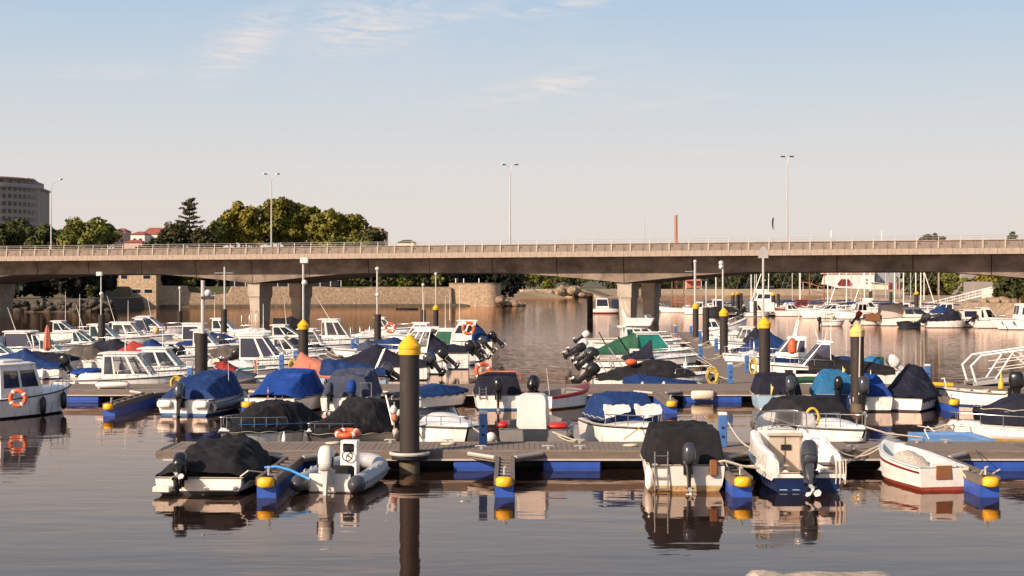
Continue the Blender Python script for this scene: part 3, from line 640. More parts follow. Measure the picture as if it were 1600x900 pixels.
house('roof_hut', 'small rounded ochre hut showing over the bridge railing', 622, 647, 374, 378.5, 500, 8, 'cream', 'earth', hip=1.5)
ch = tag(MB().lathe([(1.9, 0), (1.55, 14), (1.25, 30), (1.35, 30.2), (1.35, 30.8), (1.0, 30.9)], 12).build('brick_chimney', 'brick', loc=(px(1056, 1150), 1150, 2)), 'slim tapering brick chimney standing up behind the bridge', 'chimney')
ch.scale = (.95, .95, (pz(336, 1150) - 2) / 30.9)

# stone house on the old sea wall
sd = 372.0
sh = house('stone_house', 'tan stone house with white windows rising from the sea wall', 183, 244, 415, 416, sd, 1.2, 'stone', 'roof_red', dep=9, hip=2,
           wins=[(.2, pz(455, sd) - 1.2, 2.0, .95), (.5, pz(455, sd) - 1.2, 2.0, .95), (.8, pz(455, sd) - 1.2, 2.0, .95), (.18, pz(433, sd) - 1.2, 1.6, .9), (.76, pz(433, sd) - 1.2, 1.8, .9)])
# sea wall: battered masonry face on a sloping wet foot
wv = Vector((WB[0] - WA[0], WB[1] - WA[1])); wl_ = wv.length; wang = math.atan2(wv.y, wv.x)
sw = tag(empty('sea_wall', (WA[0], WA[1], 0), wang), 'long old tan stone sea wall along the far water', 'sea wall')
tops = [(0, 2.6), (10, 2.6), (10.01, 5.6), (17.5, 5.6), (18.0, 4.0), (24, 3.2), (28, 3.6), (29, 5.4), (40, 5.4), (52, 5.4), (60, 5.0), (68, 5.3), (84, 5.2), (wl_ - 13.6, 5.3)]
b = MB(); b.grid([[(x, 1.2 + .05, -2) for x, z in tops], [(x, .6, 1.0) for x, z in tops], [(x, .9, z) for x, z in tops], [(x, 2.2, z) for x, z in tops], [(x, 6, z - .2) for x, z in tops]])
b.build('wall_face', 'stone', sw, ang=30)
MB().grid([[(x, -.6 - .3 * mnoise.noise((x * .3, 1, 0)), -1.0) for x in np.linspace(-1, wl_, 60)], [(x, -.15 - .3 * mnoise.noise((x * .3, 1, 0)), .45 + .15 * mnoise.noise((x * .5, 5, 0))) for x in np.linspace(-1, wl_, 60)], [(x, .7, .75) for x in np.linspace(-1, wl_, 60)]]).build('weedy_foot', 'wet_stone', sw, ang=60)
rl = MB()
for x in np.arange(29.5, 58, 2.8): rl.box(x - .08, x + .08, 1.0, 1.16, 5.38, 7.0)
rl.box(29.5, 57, 1.0, 1.16, 6.95, 7.1)
rl.build('terrace_frame', 'bld_white', sw, ang=0)
MB().box(29.3, 57.5, 3.5, 9, 5.3, 9.5).build('terrace_dark_box', 'win_dark', sw)  # solid near-black box standing behind the white frame
bs_ = tag(empty('round_bastion', (px(742, 403), 404, 0)), 'round-ended tan stone bastion at the tip of the sea wall', 'bastion')
bw = 40 / FPX * 403; zt = pz(444, 403)
ring = lambda k, z: [(-bw * k, 6, z), (-bw * k, -1.6 * k, z)] + [(bw * k - 4 + 4 * math.sin(R(a)), -2.2 * k + 4 - 4 * math.cos(R(a)) , z) for a in range(0, 91, 15)] + [(bw * k, 6, z)]
MB().loft([ring(1.06, -2), ring(1.02, 1.0), ring(1.0, zt)]).build('wall_face', 'stone', bs_, ang=30)
MB().loft([ring(1.012, zt + .002), ring(1.012, zt + .35)]).build('coping', 'stone_dark', bs_, ang=30)
for i, x in enumerate((-5.4, -3.2, 1.0)): MB().box(x - .12, x + .12, 3, 3.2, zt, zt + 1.6).build('railing_post', 'bld_white', bs_)
fw = tag(MB().box(px(776, 640), px(812, 640), 640, 644, -1, pz(446.5, 640)).build('retaining_wall', 'stone_dark'), 'low darker stone wall behind the round bastion', 'wall')
struct(land('slipway', [(px(806, 700), 700), (px(850, 720), 720), (px(850, 860), 860), (px(800, 860), 860)], 3.0, 'sand', slope=4))
tag(MB().box(-.8, .8, -.1, .1, 0, 1.7).build('red_sign', 'red', loc=(px(824, 745), 745, 1.6)), 'square red sign on the sandy slipway', 'sign')

def boulder(rng, r):
    me = MB(); me.ball((0, 0, 0), 1.0, 8, 5)
    off = rng.uniform(0, 99)
    me.v = [tuple(c * r[k] * (1 + .38 * mnoise.noise((p[0] * 1.3 + off, p[1] * 1.3, p[2] * 1.3))) for k, c in enumerate(p)) for p in me.v]
    return me
rk = random.Random(3)
rocks = [boulder(rk, (1.0 + .1 * i, .9, .7 + .06 * i)).mesh('rock', 'rock' if i < 3 else 'dark_rock', 40) for i in range(6)]
def rock_group(name, label, spots, dark=False, cat='rocks'):
    x0, y0 = spots[0][0], spots[0][1]
    e = tag(empty(name, (x0, y0, 0)), label, cat)
    for (x, y, z, s) in spots:
        o_ = link('rock', rocks[rk.randrange(3) + (3 if dark else 0)], e, (x - x0, y - y0, z), (rk.uniform(-.3, .3), rk.uniform(-.3, .3), rk.uniform(0, 6)))
        o_.scale = (s * rk.uniform(.8, 1.3), s, s * rk.uniform(.7, 1.1))
rock_group('rock_spit', 'low brown rocks running out from the foot of the bastion', [(px(782 + k * 1.5, 404), 404 + rk.uniform(-2, 6), .3 + 1.6 * (1 - k / 26) * rk.uniform(.3, 1), 1.5 * (1 - k / 40)) for k in range(26)])
rock_group('rocky_point', 'tan rocky point on the far shore beneath the middle span', [(px(x, 770), 770 + rk.uniform(0, 14), rk.uniform(.2, 3.0) + (1.6 if 870 < x < 905 else 0), rk.uniform(1.6, 3.0)) for x in np.linspace(822, 914, 60)])
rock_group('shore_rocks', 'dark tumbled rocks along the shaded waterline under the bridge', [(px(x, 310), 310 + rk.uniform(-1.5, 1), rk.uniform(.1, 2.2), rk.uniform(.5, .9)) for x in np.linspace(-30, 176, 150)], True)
rock_group('bank_rocks', 'tan boulders below the pale concrete block by the gangway', [(px(x, 262), 262 + rk.uniform(-5, 5), rk.uniform(.3, 3.0), rk.uniform(.6, 1.3)) for x in np.linspace(1520, 1600, 46)])

# boathouse and sheds across the far basin
bh = tag(empty('boathouse', (px(1328, 1000), 1000, 4)), 'long white boathouse with a red hexagon on its wall', 'building')
w = 38 / FPX * 1000; h1 = pz(428, 1000) - 4
MB().add([(-w, 0, h1 - 7), (-w * .5, 0, 1), (w, 0, 0), (w, 0, h1), (-w * .9, 0, h1), (-w, 14, h1 - 7), (-w * .5, 14, 1), (w, 14, 0), (w, 14, h1), (-w * .9, 14, h1)],
         [(0, 1, 2, 3, 4), (9, 8, 7, 6, 5), (3, 8, 9, 4), (2, 7, 8, 3), (4, 9, 5, 0), (0, 5, 6, 1), (1, 6, 7, 2)]).build('wall', 'bld_white', bh, ang=0)
MB().add([(-w - .5, -.8, h1 + .01), (w + .5, -.8, h1 + .01), (w + .5, 15, h1 + .01), (-w - .5, 15, h1 + .01), (-w - .5, 7, h1 + 3.6), (w + .5, 7, h1 + 3.6)], [(0, 1, 5, 4), (2, 3, 4, 5), (0, 4, 3), (1, 2, 5), (0, 3, 2, 1)]).build('roof', 'bld_pink', bh, ang=0)
MB().loft([[(px(1320, 1000) - px(1328, 1000) + dx, y, z) for dx, z in ((-5.2, 3.6), (-2.6, 7.0), (2.6, 7.0), (5.2, 3.8), (4.6, 2.2), (-4.0, 2.4))] for y in (-.25, -.02)]).build('red_panel', 'darkred', bh, ang=0)
for x, z in ((11.5, 6.4), (11.5, 4.2)): MB().box(x - .5, x + .5, -.1, .1, z - .6, z + .6).build('window', 'win_dark', bh)
sheds = tag(empty('boatyard_shed', (px(1398, 1010), 1010, 4)), 'grey corrugated boatyard shed beside the white boathouse', 'building')
MB().box(-13, 10, 0, 16, 0, 16).build('wall', 'bld_grey', sheds)
MB().box(-13.3, 10.3, -.3, 16.3, 16.002, 16.5).build('roof', 'bld_grey', sheds)
for x in (-3, 3): MB().box(x - 1.5, x + 1.5, -.12, .1, 0, 4.5).build('door', 'darkred', sheds)
lt = tag(empty('lean_to', (px(1376, 996), 996, 4)), 'low lean-to with a sloping white roof below the grey shed', 'building')
MB().box(-6, 5, 0, 8, 0, 3.4).build('wall', 'cream', lt); MB().add([(-6.6, -1, 5.2), (6, -1, 3.6), (6, 9, 3.6), (-6.6, 9, 5.2), (-6.6, -1, 4.9), (6, -1, 3.3), (6, 9, 3.3), (-6.6, 9, 4.9)], [(0, 1, 2, 3), (7, 6, 5, 4), (0, 4, 5, 1), (1, 5, 6, 2), (2, 6, 7, 3), (3, 7, 4, 0)]).build('roof', 'bld_white', lt, ang=0)
rt = tag(empty('red_marquee', (px(1084, 1090), 1090, 5)), 'red tent-roofed stall on the far sandy bank', 'tent')
MB().add([(-6, 0, 5.2), (6, 0, 5.2), (6, 6, 5.2), (-6, 6, 5.2), (-3.5, 3, 8.2), (3.5, 3, 8.2)], [(0, 1, 5, 4), (2, 3, 4, 5), (1, 2, 5), (3, 0, 4), (0, 3, 2, 1)]).build('roof', 'c_salmon', rt, ang=0)
for x in (-5.6, 5.6):
    for y in (.4, 5.6): MB().box(x - .15, x + .15, y - .15, y + .15, -2, 5.18).build('post', 'bld_white', rt)
MB().box(-5.4, 5.4, 5.0, 5.2, 0, 5.0).build('back_wall', 'c_salmon', rt)
sl = tag(empty('beach_slide', (px(1270, 1080), 1080, 4)), 'orange slide on the far bank before the woods', 'slide')
MB().loft([[(x, y, z), (x, y + 1.4, z), (x, y + 1.4, z - .5), (x, y, z - .5)] for x, y, z in ((-8, 0, 5.6), (-5, 0, 5.4), (-1, 0, 4.2), (4, 0, 2.6), (7, 0, 2.0))]).build('chute', 'c_salmon', sl, ang=30)
for x, z in ((-7, 5), (-2, 4), (4, 2.2)): MB().box(x - .15, x + .15, .6, .9, -1, z).build('post', 'bld_white', sl)
gh = tag(empty('grey_house', (px(1521, 430), 430, 3)), 'grey gabled house half hidden by trees above the gangway', 'house')
MB().add([(-4, 0, 0), (4, 0, 0), (4, 8, 0), (-4, 8, 0), (-4, 0, 4.5), (4, 0, 4.5), (4, 8, 4.5), (-4, 8, 4.5), (0, 0, 8.5), (0, 8, 8.5)], [(0, 1, 5, 8, 4), (2, 3, 7, 9, 6), (1, 2, 6, 5), (3, 0, 4, 7), (5, 6, 9, 8), (7, 4, 8, 9), (0, 3, 2, 1)]).build('wall', 'bld', gh, ang=0)
MB().box(-1, 1, -.08, .1, 3.2, 4.8).build('window', 'win_dark', gh)
cb = tag(MB().rbox(px(1520, 285), px(1552, 285), 285, 291, 2.5, pz(440, 285), .1).build('concrete_block', 'bld'), 'pale square concrete block at the head of the gangway', 'building')
tag(MB().rbox(px(1540, 282), px(1552, 282), 281, 284.5, 2.4, pz(451, 282), .1).build('white_cabinet', 'bld_white'), 'small white cabinet in front of the concrete block', 'cabinet')

# quay the photographer stands on
qw = tag(empty('quay_wall', (0, 5.2, 0)), 'rough pale stone coping of the quay at the photo bottom edge', 'quay wall')
rng = random.Random(9)
for i in range(-6, 10):
    x0 = i * .62 + rng.uniform(-.03, .03) + .18; b = MB(); nx, ny = 10, 5; top = 3.972 if i in (1,) else 3.90 - rng.uniform(0, .04)
    P = []
    for r_, (y, z) in enumerate(((-.35, 2.6), (-.33, top - .03), (-.22, top), (.0, top + .004), (.2, top - .01), (.3, top - .06), (.33, 2.6))):
        P.append([(x0 + .6 * q / nx, y + .02 * mnoise.noise((x0 + q * .5, y * 5, 1)), z + (.022 * mnoise.noise((x0 * 9 + q * 1.1, y * 8, 2)) if z > 3 else 0) - (.05 if q in (0, nx) else 0)) for q in range(nx + 1)])
    b.grid(P); b.build('stone', 'quay', qw, ang=50)
MB().box(-14, 14, -7, .34, -2, 2.6).build('wall_face', 'stone_dark', qw)
# ------------------------------------------------------------------ pontoons, piles, pedestals
DZ = .55
def pontoon(label, x0, x1, yf, yb, planks=True, floats=(), white=True, end0=False):
    e = tag(empty('pontoon', (x0, yf, 0)), label, 'pontoon'); L, D = x1 - x0, yb - yf
    pw = .15
    n = int(L / pw); rng = random.Random(int(yf))
    if planks:
        pm = [MB().box(0, pw - .012, .10, D - .10, DZ - .035 - .002 * k, DZ - .002 * k).mesh('plank', 'plank', 0) for k in range(3)]
        show = [i for i in range(n) if abs(((x0 + i * pw) / yf) * FPX) < 810]
        for i in range(n):
            if i in show[:300]: link('plank', pm[rng.randrange(3)], e, (i * pw, 0, rng.uniform(-.003, .003)))
    else:
        b = MB()
        for i in range(n):
            k = rng.uniform(0, .006); b.box(i * pw, i * pw + pw - .012, .10, D - .10, DZ - .035, DZ - k)
        stuff(b.build('deck_boards', 'plank', e, ang=0))
    MB().box(0, L, .12, D - .12, DZ - .25, DZ - .04).build('frame', 'fascia', e)
    for nm, ya, yb_ in (('front_fascia', 0, .095), ('rear_fascia', D - .095, D)):
        MB().loft([[(x, ya, DZ - .22), (x, ya, DZ - .03), (x, ya + .03, DZ + .02), (x, yb_ - .02, DZ + .02), (x, yb_, DZ - .02), (x, yb_, DZ - .22)] for x in (0, L)]).build(nm, 'fascia', e, ang=30)
    if white: MB().box(0, L, -.03, .09, DZ - .275, DZ - .225).build('edge_strip', 'fascia_pale', e)
    MB().box(.2, L, .8, D - .5, -.5, DZ - .26).build('underdeck_shade', 'antifoul_black', e)  # added black box, stands in for the shade between the floats
    if end0: MB().tube([(-.12, .1, DZ - .12), (-.16, D * .3, DZ - .12), (-.16, D * .7, DZ - .12), (-.12, D - .1, DZ - .12)], .13, 8).build('end_bumper', 'fascia', e)
    for (a, b_) in floats:
        f = MB(); f.rbox(a, b_, .03, D - .3, -.45, DZ - .285, .04)
        fo = f.build('float', 'float_blue', e)
        MB().box(a + .05, b_ - .05, .012, .04, .07, .10).build('float_rib', 'float_blue', fo)
    return e
def cleat(e, x, y, z=DZ):
    b = MB(); b.box(-.04, .04, -.03, .03, 0, .09); b.tube([(-.16, 0, .08), (-.1, 0, .1), (.1, 0, .1), (.16, 0, .08)], .022, 6)
    b.build('cleat', 'alu', e, (x, y, z))
NF, NB = 40.5, 42.7
near_p = pontoon('wooden walkway pontoon in front, nearest the camera, on blue floats', px(268, 41.5), 21, NF, NB, True, [(2.7, 4.4), (7.95, 9.25), (10.4, 12.0), (21.4, 24.6), (25.0, 28)], end0=True)
SF, SB = 64.8, 68.4
mid_p = pontoon('second wooden cross pontoon, behind the covered motorboats', px(96, 66) - 3, 30, SF, SB, False, [(2, 5), (6.2, 9), (30.6, 33.2), (34, 36.8), (38.6, 41)], white=True)
for x in (px(752, 41), px(856, 41), px(906, 41), px(1330, 41)): cleat(near_p, x - near_p.location.x, .3)
for x in (px(610, 42.6), px(700, 42.6), px(905, 42.6), px(1430, 42.6), px(1475, 42.6)): cleat(near_p, x - near_p.location.x, NB - NF - .25)
def finger(label, X, yf, L, group):
    e = tag(empty('mooring_finger', (X, yf, 0)), label, 'mooring finger', group)
    for s in (-1, 1): MB().loft([[(s * .20 - .05, y, .30), (s * .20 + .05, y, .30), (s * .20 + .05, y, .50), (s * .20 - .05, y, .50)] for y in (-.75, -L)]).build('side_beam', 'fascia', e)
    for q in range(6): MB().box(-.15, .15, -1.0 - q * (L - 1.3) / 6 - .22, -1.0 - q * (L - 1.3) / 6, .44, .475).build('tread', 'plank', e)
    MB().loft([[(x0, y0, z) for x0, y0 in ((-.95, -.02), (.95, -.02), (.24, -.95), (-.24, -.95))] for z in (.34, .51)]).build('gusset_plate', 'plank', e, ang=20)
    for s in (-1, 1): MB().tube([(s * 1.0, -.04, .47), (s * .27, -1.0, .47)], .06, 6).build('gusset_rail', 'fascia_pale', e)
    f = MB(); f.loft([[(-.23, y, -.4), (.23, y, -.4), (.23, y, .29), (-.23, y, .29)] for y in (-L + .02, -L * .12)]); f.build('float', 'float_blue', e)
    MB().loft([[(.20 * k * math.sin(a), -L - .06 + .16 * k * -math.cos(a), z) for a in [2 * math.pi * q / 12 for q in range(12)]] for k, z in ((.7, .26), (1, .30), (1, .45), (.7, .50))]).build('bumper', 'yellow', e, ang=50)
    MB().tube([(0, -L + .35, .5), (0, -L + .35, .68), (.05, -L + .3, .7)], .03, 6).build('mooring_post', 'galv', e)
    return e
FG, SG = 'mooring fingers of the front pontoon', 'mooring fingers of the second pontoon'
finger('yellow-tipped mooring finger between the black-covered boat and the inflatable', px(415, 35.1), NF, 5.3, FG)
finger('yellow-tipped mooring finger standing free before the blue floats', px(788, 35.3), NF, 5.2, FG)
finger('yellow-tipped mooring finger between the black-covered boat and the navy-hulled boat', px(1160, 35.3), NF, 5.2, FG)
finger('yellow-tipped mooring finger beside the white rowing boat', px(1547, 35.3), NF, 5.2, FG)
finger('yellow-tipped mooring finger below the white cabin cruiser', px(169, 57.5), SF, 7.2, SG)
finger('yellow-tipped mooring finger between the two blue-covered boats', px(386, 58.6), SF, 6.2, SG)
finger('yellow-tipped mooring finger just behind the big front pile', px(611, 58.6), SF, 6.2, SG)
finger('yellow-tipped mooring finger in the open gap beyond the blue-canopied boat', px(1049, 59), SF, 5.8, SG)
finger('yellow-tipped mooring finger beside the navy tent-covered boat', px(1490, 59.8), SF, 5.0, SG)

def spine(label, ax, ay, bx, by, w):
    v = Vector((bx - ax, by - ay)); e = tag(empty('walkway_pontoon', (ax, ay, 0), math.atan2(v.y, v.x)), label, 'pontoon'); L = v.length
    b = MB(); pw = .15
    for i in range(int(L / pw)): b.box(i * pw, i * pw + pw - .012, -w / 2 + .12, w / 2 - .12, DZ - .04, DZ - .005 * random.random())
    stuff(b.build('deck_boards', 'plank', e, ang=0))
    MB().box(0, L, -w / 2 + .13, w / 2 - .13, DZ - .3, DZ - .045).build('frame', 'fascia', e)
    for s in (-1, 1): MB().box(0, L, s * w / 2 - .06, s * w / 2 + .06, DZ - .25, DZ + .02).build('edge_beam', 'fascia', e)
    for k in range(int(L / 9)): MB().rbox(k * 9 + 2, k * 9 + 6, -w / 2 + .25, w / 2 - .25, -.4, DZ - .31, .05).build('float', 'float_blue', e)
    return e
RS = lambda Y: 11.0 + .085 * (Y - 68.4)         # centre line of the walkway by the boats at the open water
LS = lambda Y: -14.0 + .055 * (Y - 68.4)
spine('long straight walkway pontoon lined with blue pedestals, running away behind the second pontoon', RS(68.4), 68.45, RS(150), 150, 2.2)
spine('walkway pontoon among the crowded cabin boats, running back toward the bridge', LS(68.4), 68.45, LS(160), 160, 2.2)
spine('distant walkway pontoon of the crowded boats below the stone house', -40.5, 92, -32.5, 165, 2.2)

def pile(label, xp, d, top=3.7, cap='yellow', D=.54, group='dark steel mooring piles', collar=False, X=None):
    X = px(xp, d) if X is None else X
    e = tag(empty('mooring_pile', (X, d, 0)), label, 'pile', group); r = D / 2
    bt_ = top - (.52 if cap else 0)
    b = MB(); b.lathe([(r, 0.32), (r, bt_ * .5), (r, bt_)], 24); b.build('shaft', 'pile', e)
    MB().lathe([(r * 1.02, -3), (r * 1.03, 0), (r * 1.02, .28), (r, .318)], 24).build('weed_band', 'wet_stone', e)
    if cap: MB().lathe([(r * 1.10, bt_ - .02), (r * 1.13, bt_ + .0), (r * 1.10, bt_ + .13), (r * 1.16, bt_ + .15), (r * 1.16, bt_ + .22), (r * .55, bt_ + .42), (r * .1, bt_ + .52)] if True else [], 24).build('cap', cap, e)
    if collar:
        MB().tube([((r + .13) * math.cos(a), (r + .13) * math.sin(a), DZ - .1) for a in [2 * math.pi * k / 20 for k in range(20)]], .09, 8, True).build('collar', 'rubber', e)
        MB().tube([((r + .24) * math.cos(a), (r + .24) * math.sin(a), DZ - .02) for a in [math.pi + math.pi * k / 14 for k in range(15)]], .05, 8).build('collar_rim', 'fascia_pale', e)
        for s in (-1, 1): MB().box(s * .42 - .06, s * .42 + .06, -.1, .6, DZ - .2, DZ - .02).build('bracket', 'rubber', e)
    return e
def zrow(y, d): return pz(y, d)
P1 = pile('large front pile with a yellow cone cap standing at the front pontoon', 640, 40.05, pz(523, 40.05), collar=True)
pile('bare-topped dark pile with a lamp post behind the blue-covered boat', 314.5, 63.5, pz(521, 63.5), None)
p474 = pile('yellow-capped pile with a tall floodlight mast near the faded red tarpaulin', 474, 80, pz(499, 80))
pile('bare dark pile with a thin mast beside the moored cabin boats', 590, 113, pz(491, 113), None)
pile('bare dark pile with a thin mast on the distant side of the crowded boats', 159, 112, pz(492, 112), None)
pile('slim bare dark pile below the stone house', 281, 150, pz(486, 150), None, .50)
pile('bare dark pile carrying a T-shaped lamp mast below the sea wall', 350, 132, pz(483, 132), None)
pile('slim bare dark pile beside the small yellow-capped one', 661, 150, pz(484, 150), None, .55)
pile('small distant yellow-capped pile beyond the cabin boats', 681, 152, pz(476, 152))
pile('pale-capped pile in front of the covered boats with a boathook leaning on it', 1339.5, 60, pz(505, 60), 'palecap')
p1194 = pile('yellow-capped pile with a triangular sign on its mast', 1194.5, 70, pz(495, 70))
pile('yellow-capped pile third from the front along the straight walkway', 1131, 96, pz(481, 96))
pile('bare dark pile between two yellow-capped ones on the straight walkway', 1103, 118, pz(480, 118), None)
pile('yellow-capped pile at the distant end of the straight walkway', 1087, 134, pz(473, 134))
pile('lone yellow-capped pile by the small launch near the bridge columns', 922, 225, pz(457, 225), D=.9)
for xp, d, y, lb in ((1145, 300, 457, 'first of two close yellow-capped piles in the far basin, nearer the bridge columns'), (1153, 290, 456, 'second of two close yellow-capped piles in the far basin'), (1208, 280, 457, 'yellow-capped pile in the far basin beside the red wheelhouse boat'), (1432, 260, 455, 'yellow-capped pile in the far basin before the dark trees')): pile(lb, xp, d, pz(y, d), D=.75, group='yellow-capped piles of the far basin')
for xp, d, y, lb in ((1158, 290, 458, 'bare dark pile beside two yellow-capped ones in the far basin'), (1216, 285, 459, 'bare dark pile by the red wheelhouse boat'), (1360, 300, 455, 'bare dark pile before the boathouse corner'), (1392, 290, 456, 'bare dark pile before the grey shed'), (1180, 250, 470, 'bare dark pile standing lowest in the far basin')): pile(lb, xp, d, pz(y, d), None, .6, group='bare piles of the far basin')

def mast_light(label, xp, d, y0, y1, heads, r=.05, sign=False, arms=()):
    z0, z1 = pz(y0, d), pz(y1, d)
    e = tag(empty('light_mast', (px(xp, d), d, z0)), label, 'light mast', 'light masts on the piles')
    h = z1 - z0; MB().tube([(0, 0, -.3), (0, 0, h)], r, 8).build('pole', 'galv', e)
    for (dx, dz, kind) in heads:
        if kind == 'flood': MB().rbox(dx - .22, dx + .22, -.16, .12, h + dz - .16, h + dz + .16, .03).build('floodlight', 'engine_white', e)
        elif kind == 'flat': MB().rbox(dx - .28, dx + .28, -.1, .1, h + dz - .07, h + dz + .07, .02).build('lamp', 'engine_grey', e)
        elif kind == 'ball': MB().ball((dx, 0, h + dz), .16, 10, 6).build('camera', 'engine_white', e)
    for (dz, x0, x1) in arms: MB().tube([(x0, 0, h + dz), (x1, 0, h + dz)], .035, 6).build('cross_arm', 'galv', e)
    if sign:
        MB().loft([[(x, y, h + z) for x, z in ((-.24, -.1), (.24, -.1), (.17, .28), (.06, .45), (-.06, .45), (-.17, .28))] for y in (-.05, .03)]).build('sign_plate', 'galv', e, ang=0)
    return e
mast_light('light mast with a boxy floodlight near the shaded shore', 158, 112, 492, 428, [(-.12, .0, 'flood'), (.02, -1.5, 'ball')], .05)
mast_light('short thick lamp post on the bare pile behind the blue-covered boat', 317, 63.5, 521, 438, [(.22, -.75, 'flat'), (.22, -.55, 'ball')], .085)
mast_light('T-shaped light mast in front of the stone sea wall', 351, 132, 483, 417, [(.95, -.45, 'flat')], .085, arms=[(-.55, -.9, .9)])
mast_light('tall light mast with a floodlight on the capped pile', 474, 80, 500, 407, [(.06, 0, 'flood'), (.06, -1.2, 'ball')], .06)
mast_light('tall thin mast with a round head on the bare pile', 589.5, 113, 491, 420, [(0, 0, 'ball'), (.02, -2, 'ball')], .07)
mast_light('thin mast with a pale round lamp before the hedge', 681, 152, 476, 428, [(0, 0, 'ball')], .06)
mast_light('short thin mast beside the sea wall bastion', 661, 150, 484, 445, [(0, 0, 'ball')], .06)
mast_light('short slim mast below the stone house', 281, 150, 486, 450, [(0, 0, 'ball')], .07)
mast_light('tall light mast with a cross arm at the end of the walkway', 1086, 134, 474, 407, [(0, -.1, 'ball')], .11, arms=[(-1.0, -.9, .12)])
mast_light('light mast with a hooked head on the bare walkway pile', 1103.5, 118, 480, 437, [(-.12, -.02, 'flat')], .06)
mast_light('light mast with two small round lamps on the walkway', 1129.5, 96, 482, 411, [(-.12, .0, 'ball'), (-.12, -.25, 'ball')], .06)
mast_light('tall mast topped by a triangular plate', 1192.5, 70, 496, 400, [], .055, sign=True)

pm_b = MB().rbox(-.115, .115, -.1, .1, 0, .88, .015).mesh('body', 'ped_blue'); pm_t = MB().rbox(-.125, .125, -.11, .11, .882, .98, .02).mesh('top', 'ped_top'); pm_s = MB().rbox(-.04, .04, -.125, -.102, .52, .58, .008).mesh('socket', 'navy_hull')
def pedestal(label, xp, yb, d=None, s=1.0):
    d = d or wd(yb, DZ); e = tag(empty('service_pedestal', (px(xp, d), d, DZ)), label, 'pedestal', 'blue service pedestals'); e.scale = (s, s, s)
    link('body', pm_b, e); link('top', pm_t, e); link('socket', pm_s, e, (0, 0, 0)); link('socket', pm_s, e, (0, 0, -.25))
for lb, x, y, d in (('blue pedestal on the front pontoon beside the white speedboat bow', 755, 692, 41.9), ('blue pedestal on the front pontoon beside the black-covered boat', 1129, 700, 41.4),
    ('blue pedestal on the second pontoon by the lamp-post pile', 297, 607, 66), ('blue pedestal beside the crowded boats, before the capped pile', 440, 580, 79), ('blue pedestal just in front of the faded red tarpaulin', 462, 572, 84.5),
    ('blue pedestal in the gap before the navy-covered white boat', 551, 552, 103), ('blue pedestal paired with a paler post among the cabin boats', 558, 548, 106), ('blue pedestal at the corner of the straight walkway', 1141, 601, 68.9),
    ('second blue pedestal along the straight walkway, by the white speedboat', 1094.5, 563, 91), ('blue pedestal on the boat-crowded side of the straight walkway', 1119, 549, 104), ('blue pedestal by the yellow hose reel on the straight walkway', 1167, 582, 78),
    ('distant blue pedestal before the pile at the walkway end', 1079.5, 524, 140), ('blue pedestal midway along the walkway beside the bare pile', 1094, 534, 122), ('tiny blue pedestal near the flybridge boat', 1055, 524, 139), ('blue pedestal on the second pontoon before the open water', 1449, 602, 67.5)):
    pedestal(lb, x, y, d)

def coil(label, xp, yp, d, rx, rz, m='yrope', y=None):
    e = MB()
    rng = random.Random(int(xp))
    for k in range(6):
        s = 1 - .06 * k; o_ = rng.uniform(-.04, .04)
        e.tube([(rx * s * math.sin(a) + o_, rng.uniform(-.02, .02) + .02 * k, rz * s * math.cos(a) - rz * (1 - s)) for a in [2 * math.pi * q / 18 for q in range(18)]], .028, 6, True)
    return tag(e.build('hose_coil', m, loc=(px(xp, d), d, pz(yp, d)), ang=60), label, 'hose')
coil('yellow hose coil hanging by the white cruiser bow', 275, 598, 67, .24, .30)
coil('yellow hose coil beside the straight walkway corner', 1113.5, 586, 69.6, .27, .40)
coil('yellow hose coil behind the yellow-capped pile with the sign', 1177, 572, 76, .18, .40)
coil('yellow hose coil below the faded red tarpaulin peak', 458, 570, 82, .20, .34)

def lifebuoy(label, xp, yp, d, r=.30, rot=(R(90), 0, 0), dx=0):
    e = tag(empty('lifebuoy', (px(xp, d), d, pz(yp, d))), label, 'lifebuoy'); e.rotation_euler = rot
    MB().tube([(r * math.cos(a), r * math.sin(a), 0) for a in [2 * math.pi * q / 22 for q in range(22)]], r * .30, 9, True).build('ring', 'orange', e)
    for k in range(4):
        a = k * math.pi / 2 + .6
        MB().tube([((r + .0) * math.cos(a + q * .12), (r + .0) * math.sin(a + q * .12), 0) for q in (-1, 0, 1)], r * .33, 9).build('band', 'white', e)
    return e

# small boat-shed gangway at the second pontoon
gw = tag(empty('gangway', (px(1512, 67.5), 67.0, 0)), 'white metal gangway with truss railings rising from the second pontoon', 'gangway')
GL = 10.0; gz = lambda x: .62 + .13 * x
for y in (0, 1.3):
    MB().loft([[(x, y - .05, gz(x) - .08), (x, y + .05, gz(x) - .08), (x, y + .05, gz(x) + .12), (x, y - .05, gz(x) + .12)] for x in (.1, GL)]).build('side_beam', 'alu', gw)
    MB().tube([(0.25, y, gz(0) + .0), (0, y, gz(0) + .85), (.45, y, gz(.45) + 1.25), (GL, y, gz(GL) + 1.3)], .055, 6).build('hand_rail', 'white', gw)
    for z in (.5, .85): MB().tube([(1.2, y, gz(1.2) + z), (GL, y, gz(GL) + z)], .02, 5).build('rail_wire', 'white', gw)
    for k in range(4):
        x = 1.1 + k * 2.3
        MB().tube([(x, y, gz(x) + .1), (x + .85, y, gz(x + .85) + 1.28)], .04, 6).build('brace', 'white', gw)
        MB().tube([(x + .95, y, gz(x + .95) + 1.28), (x + 2.2, y, gz(x + 2.2) + .1)], .035, 6).build('brace', 'white', gw)
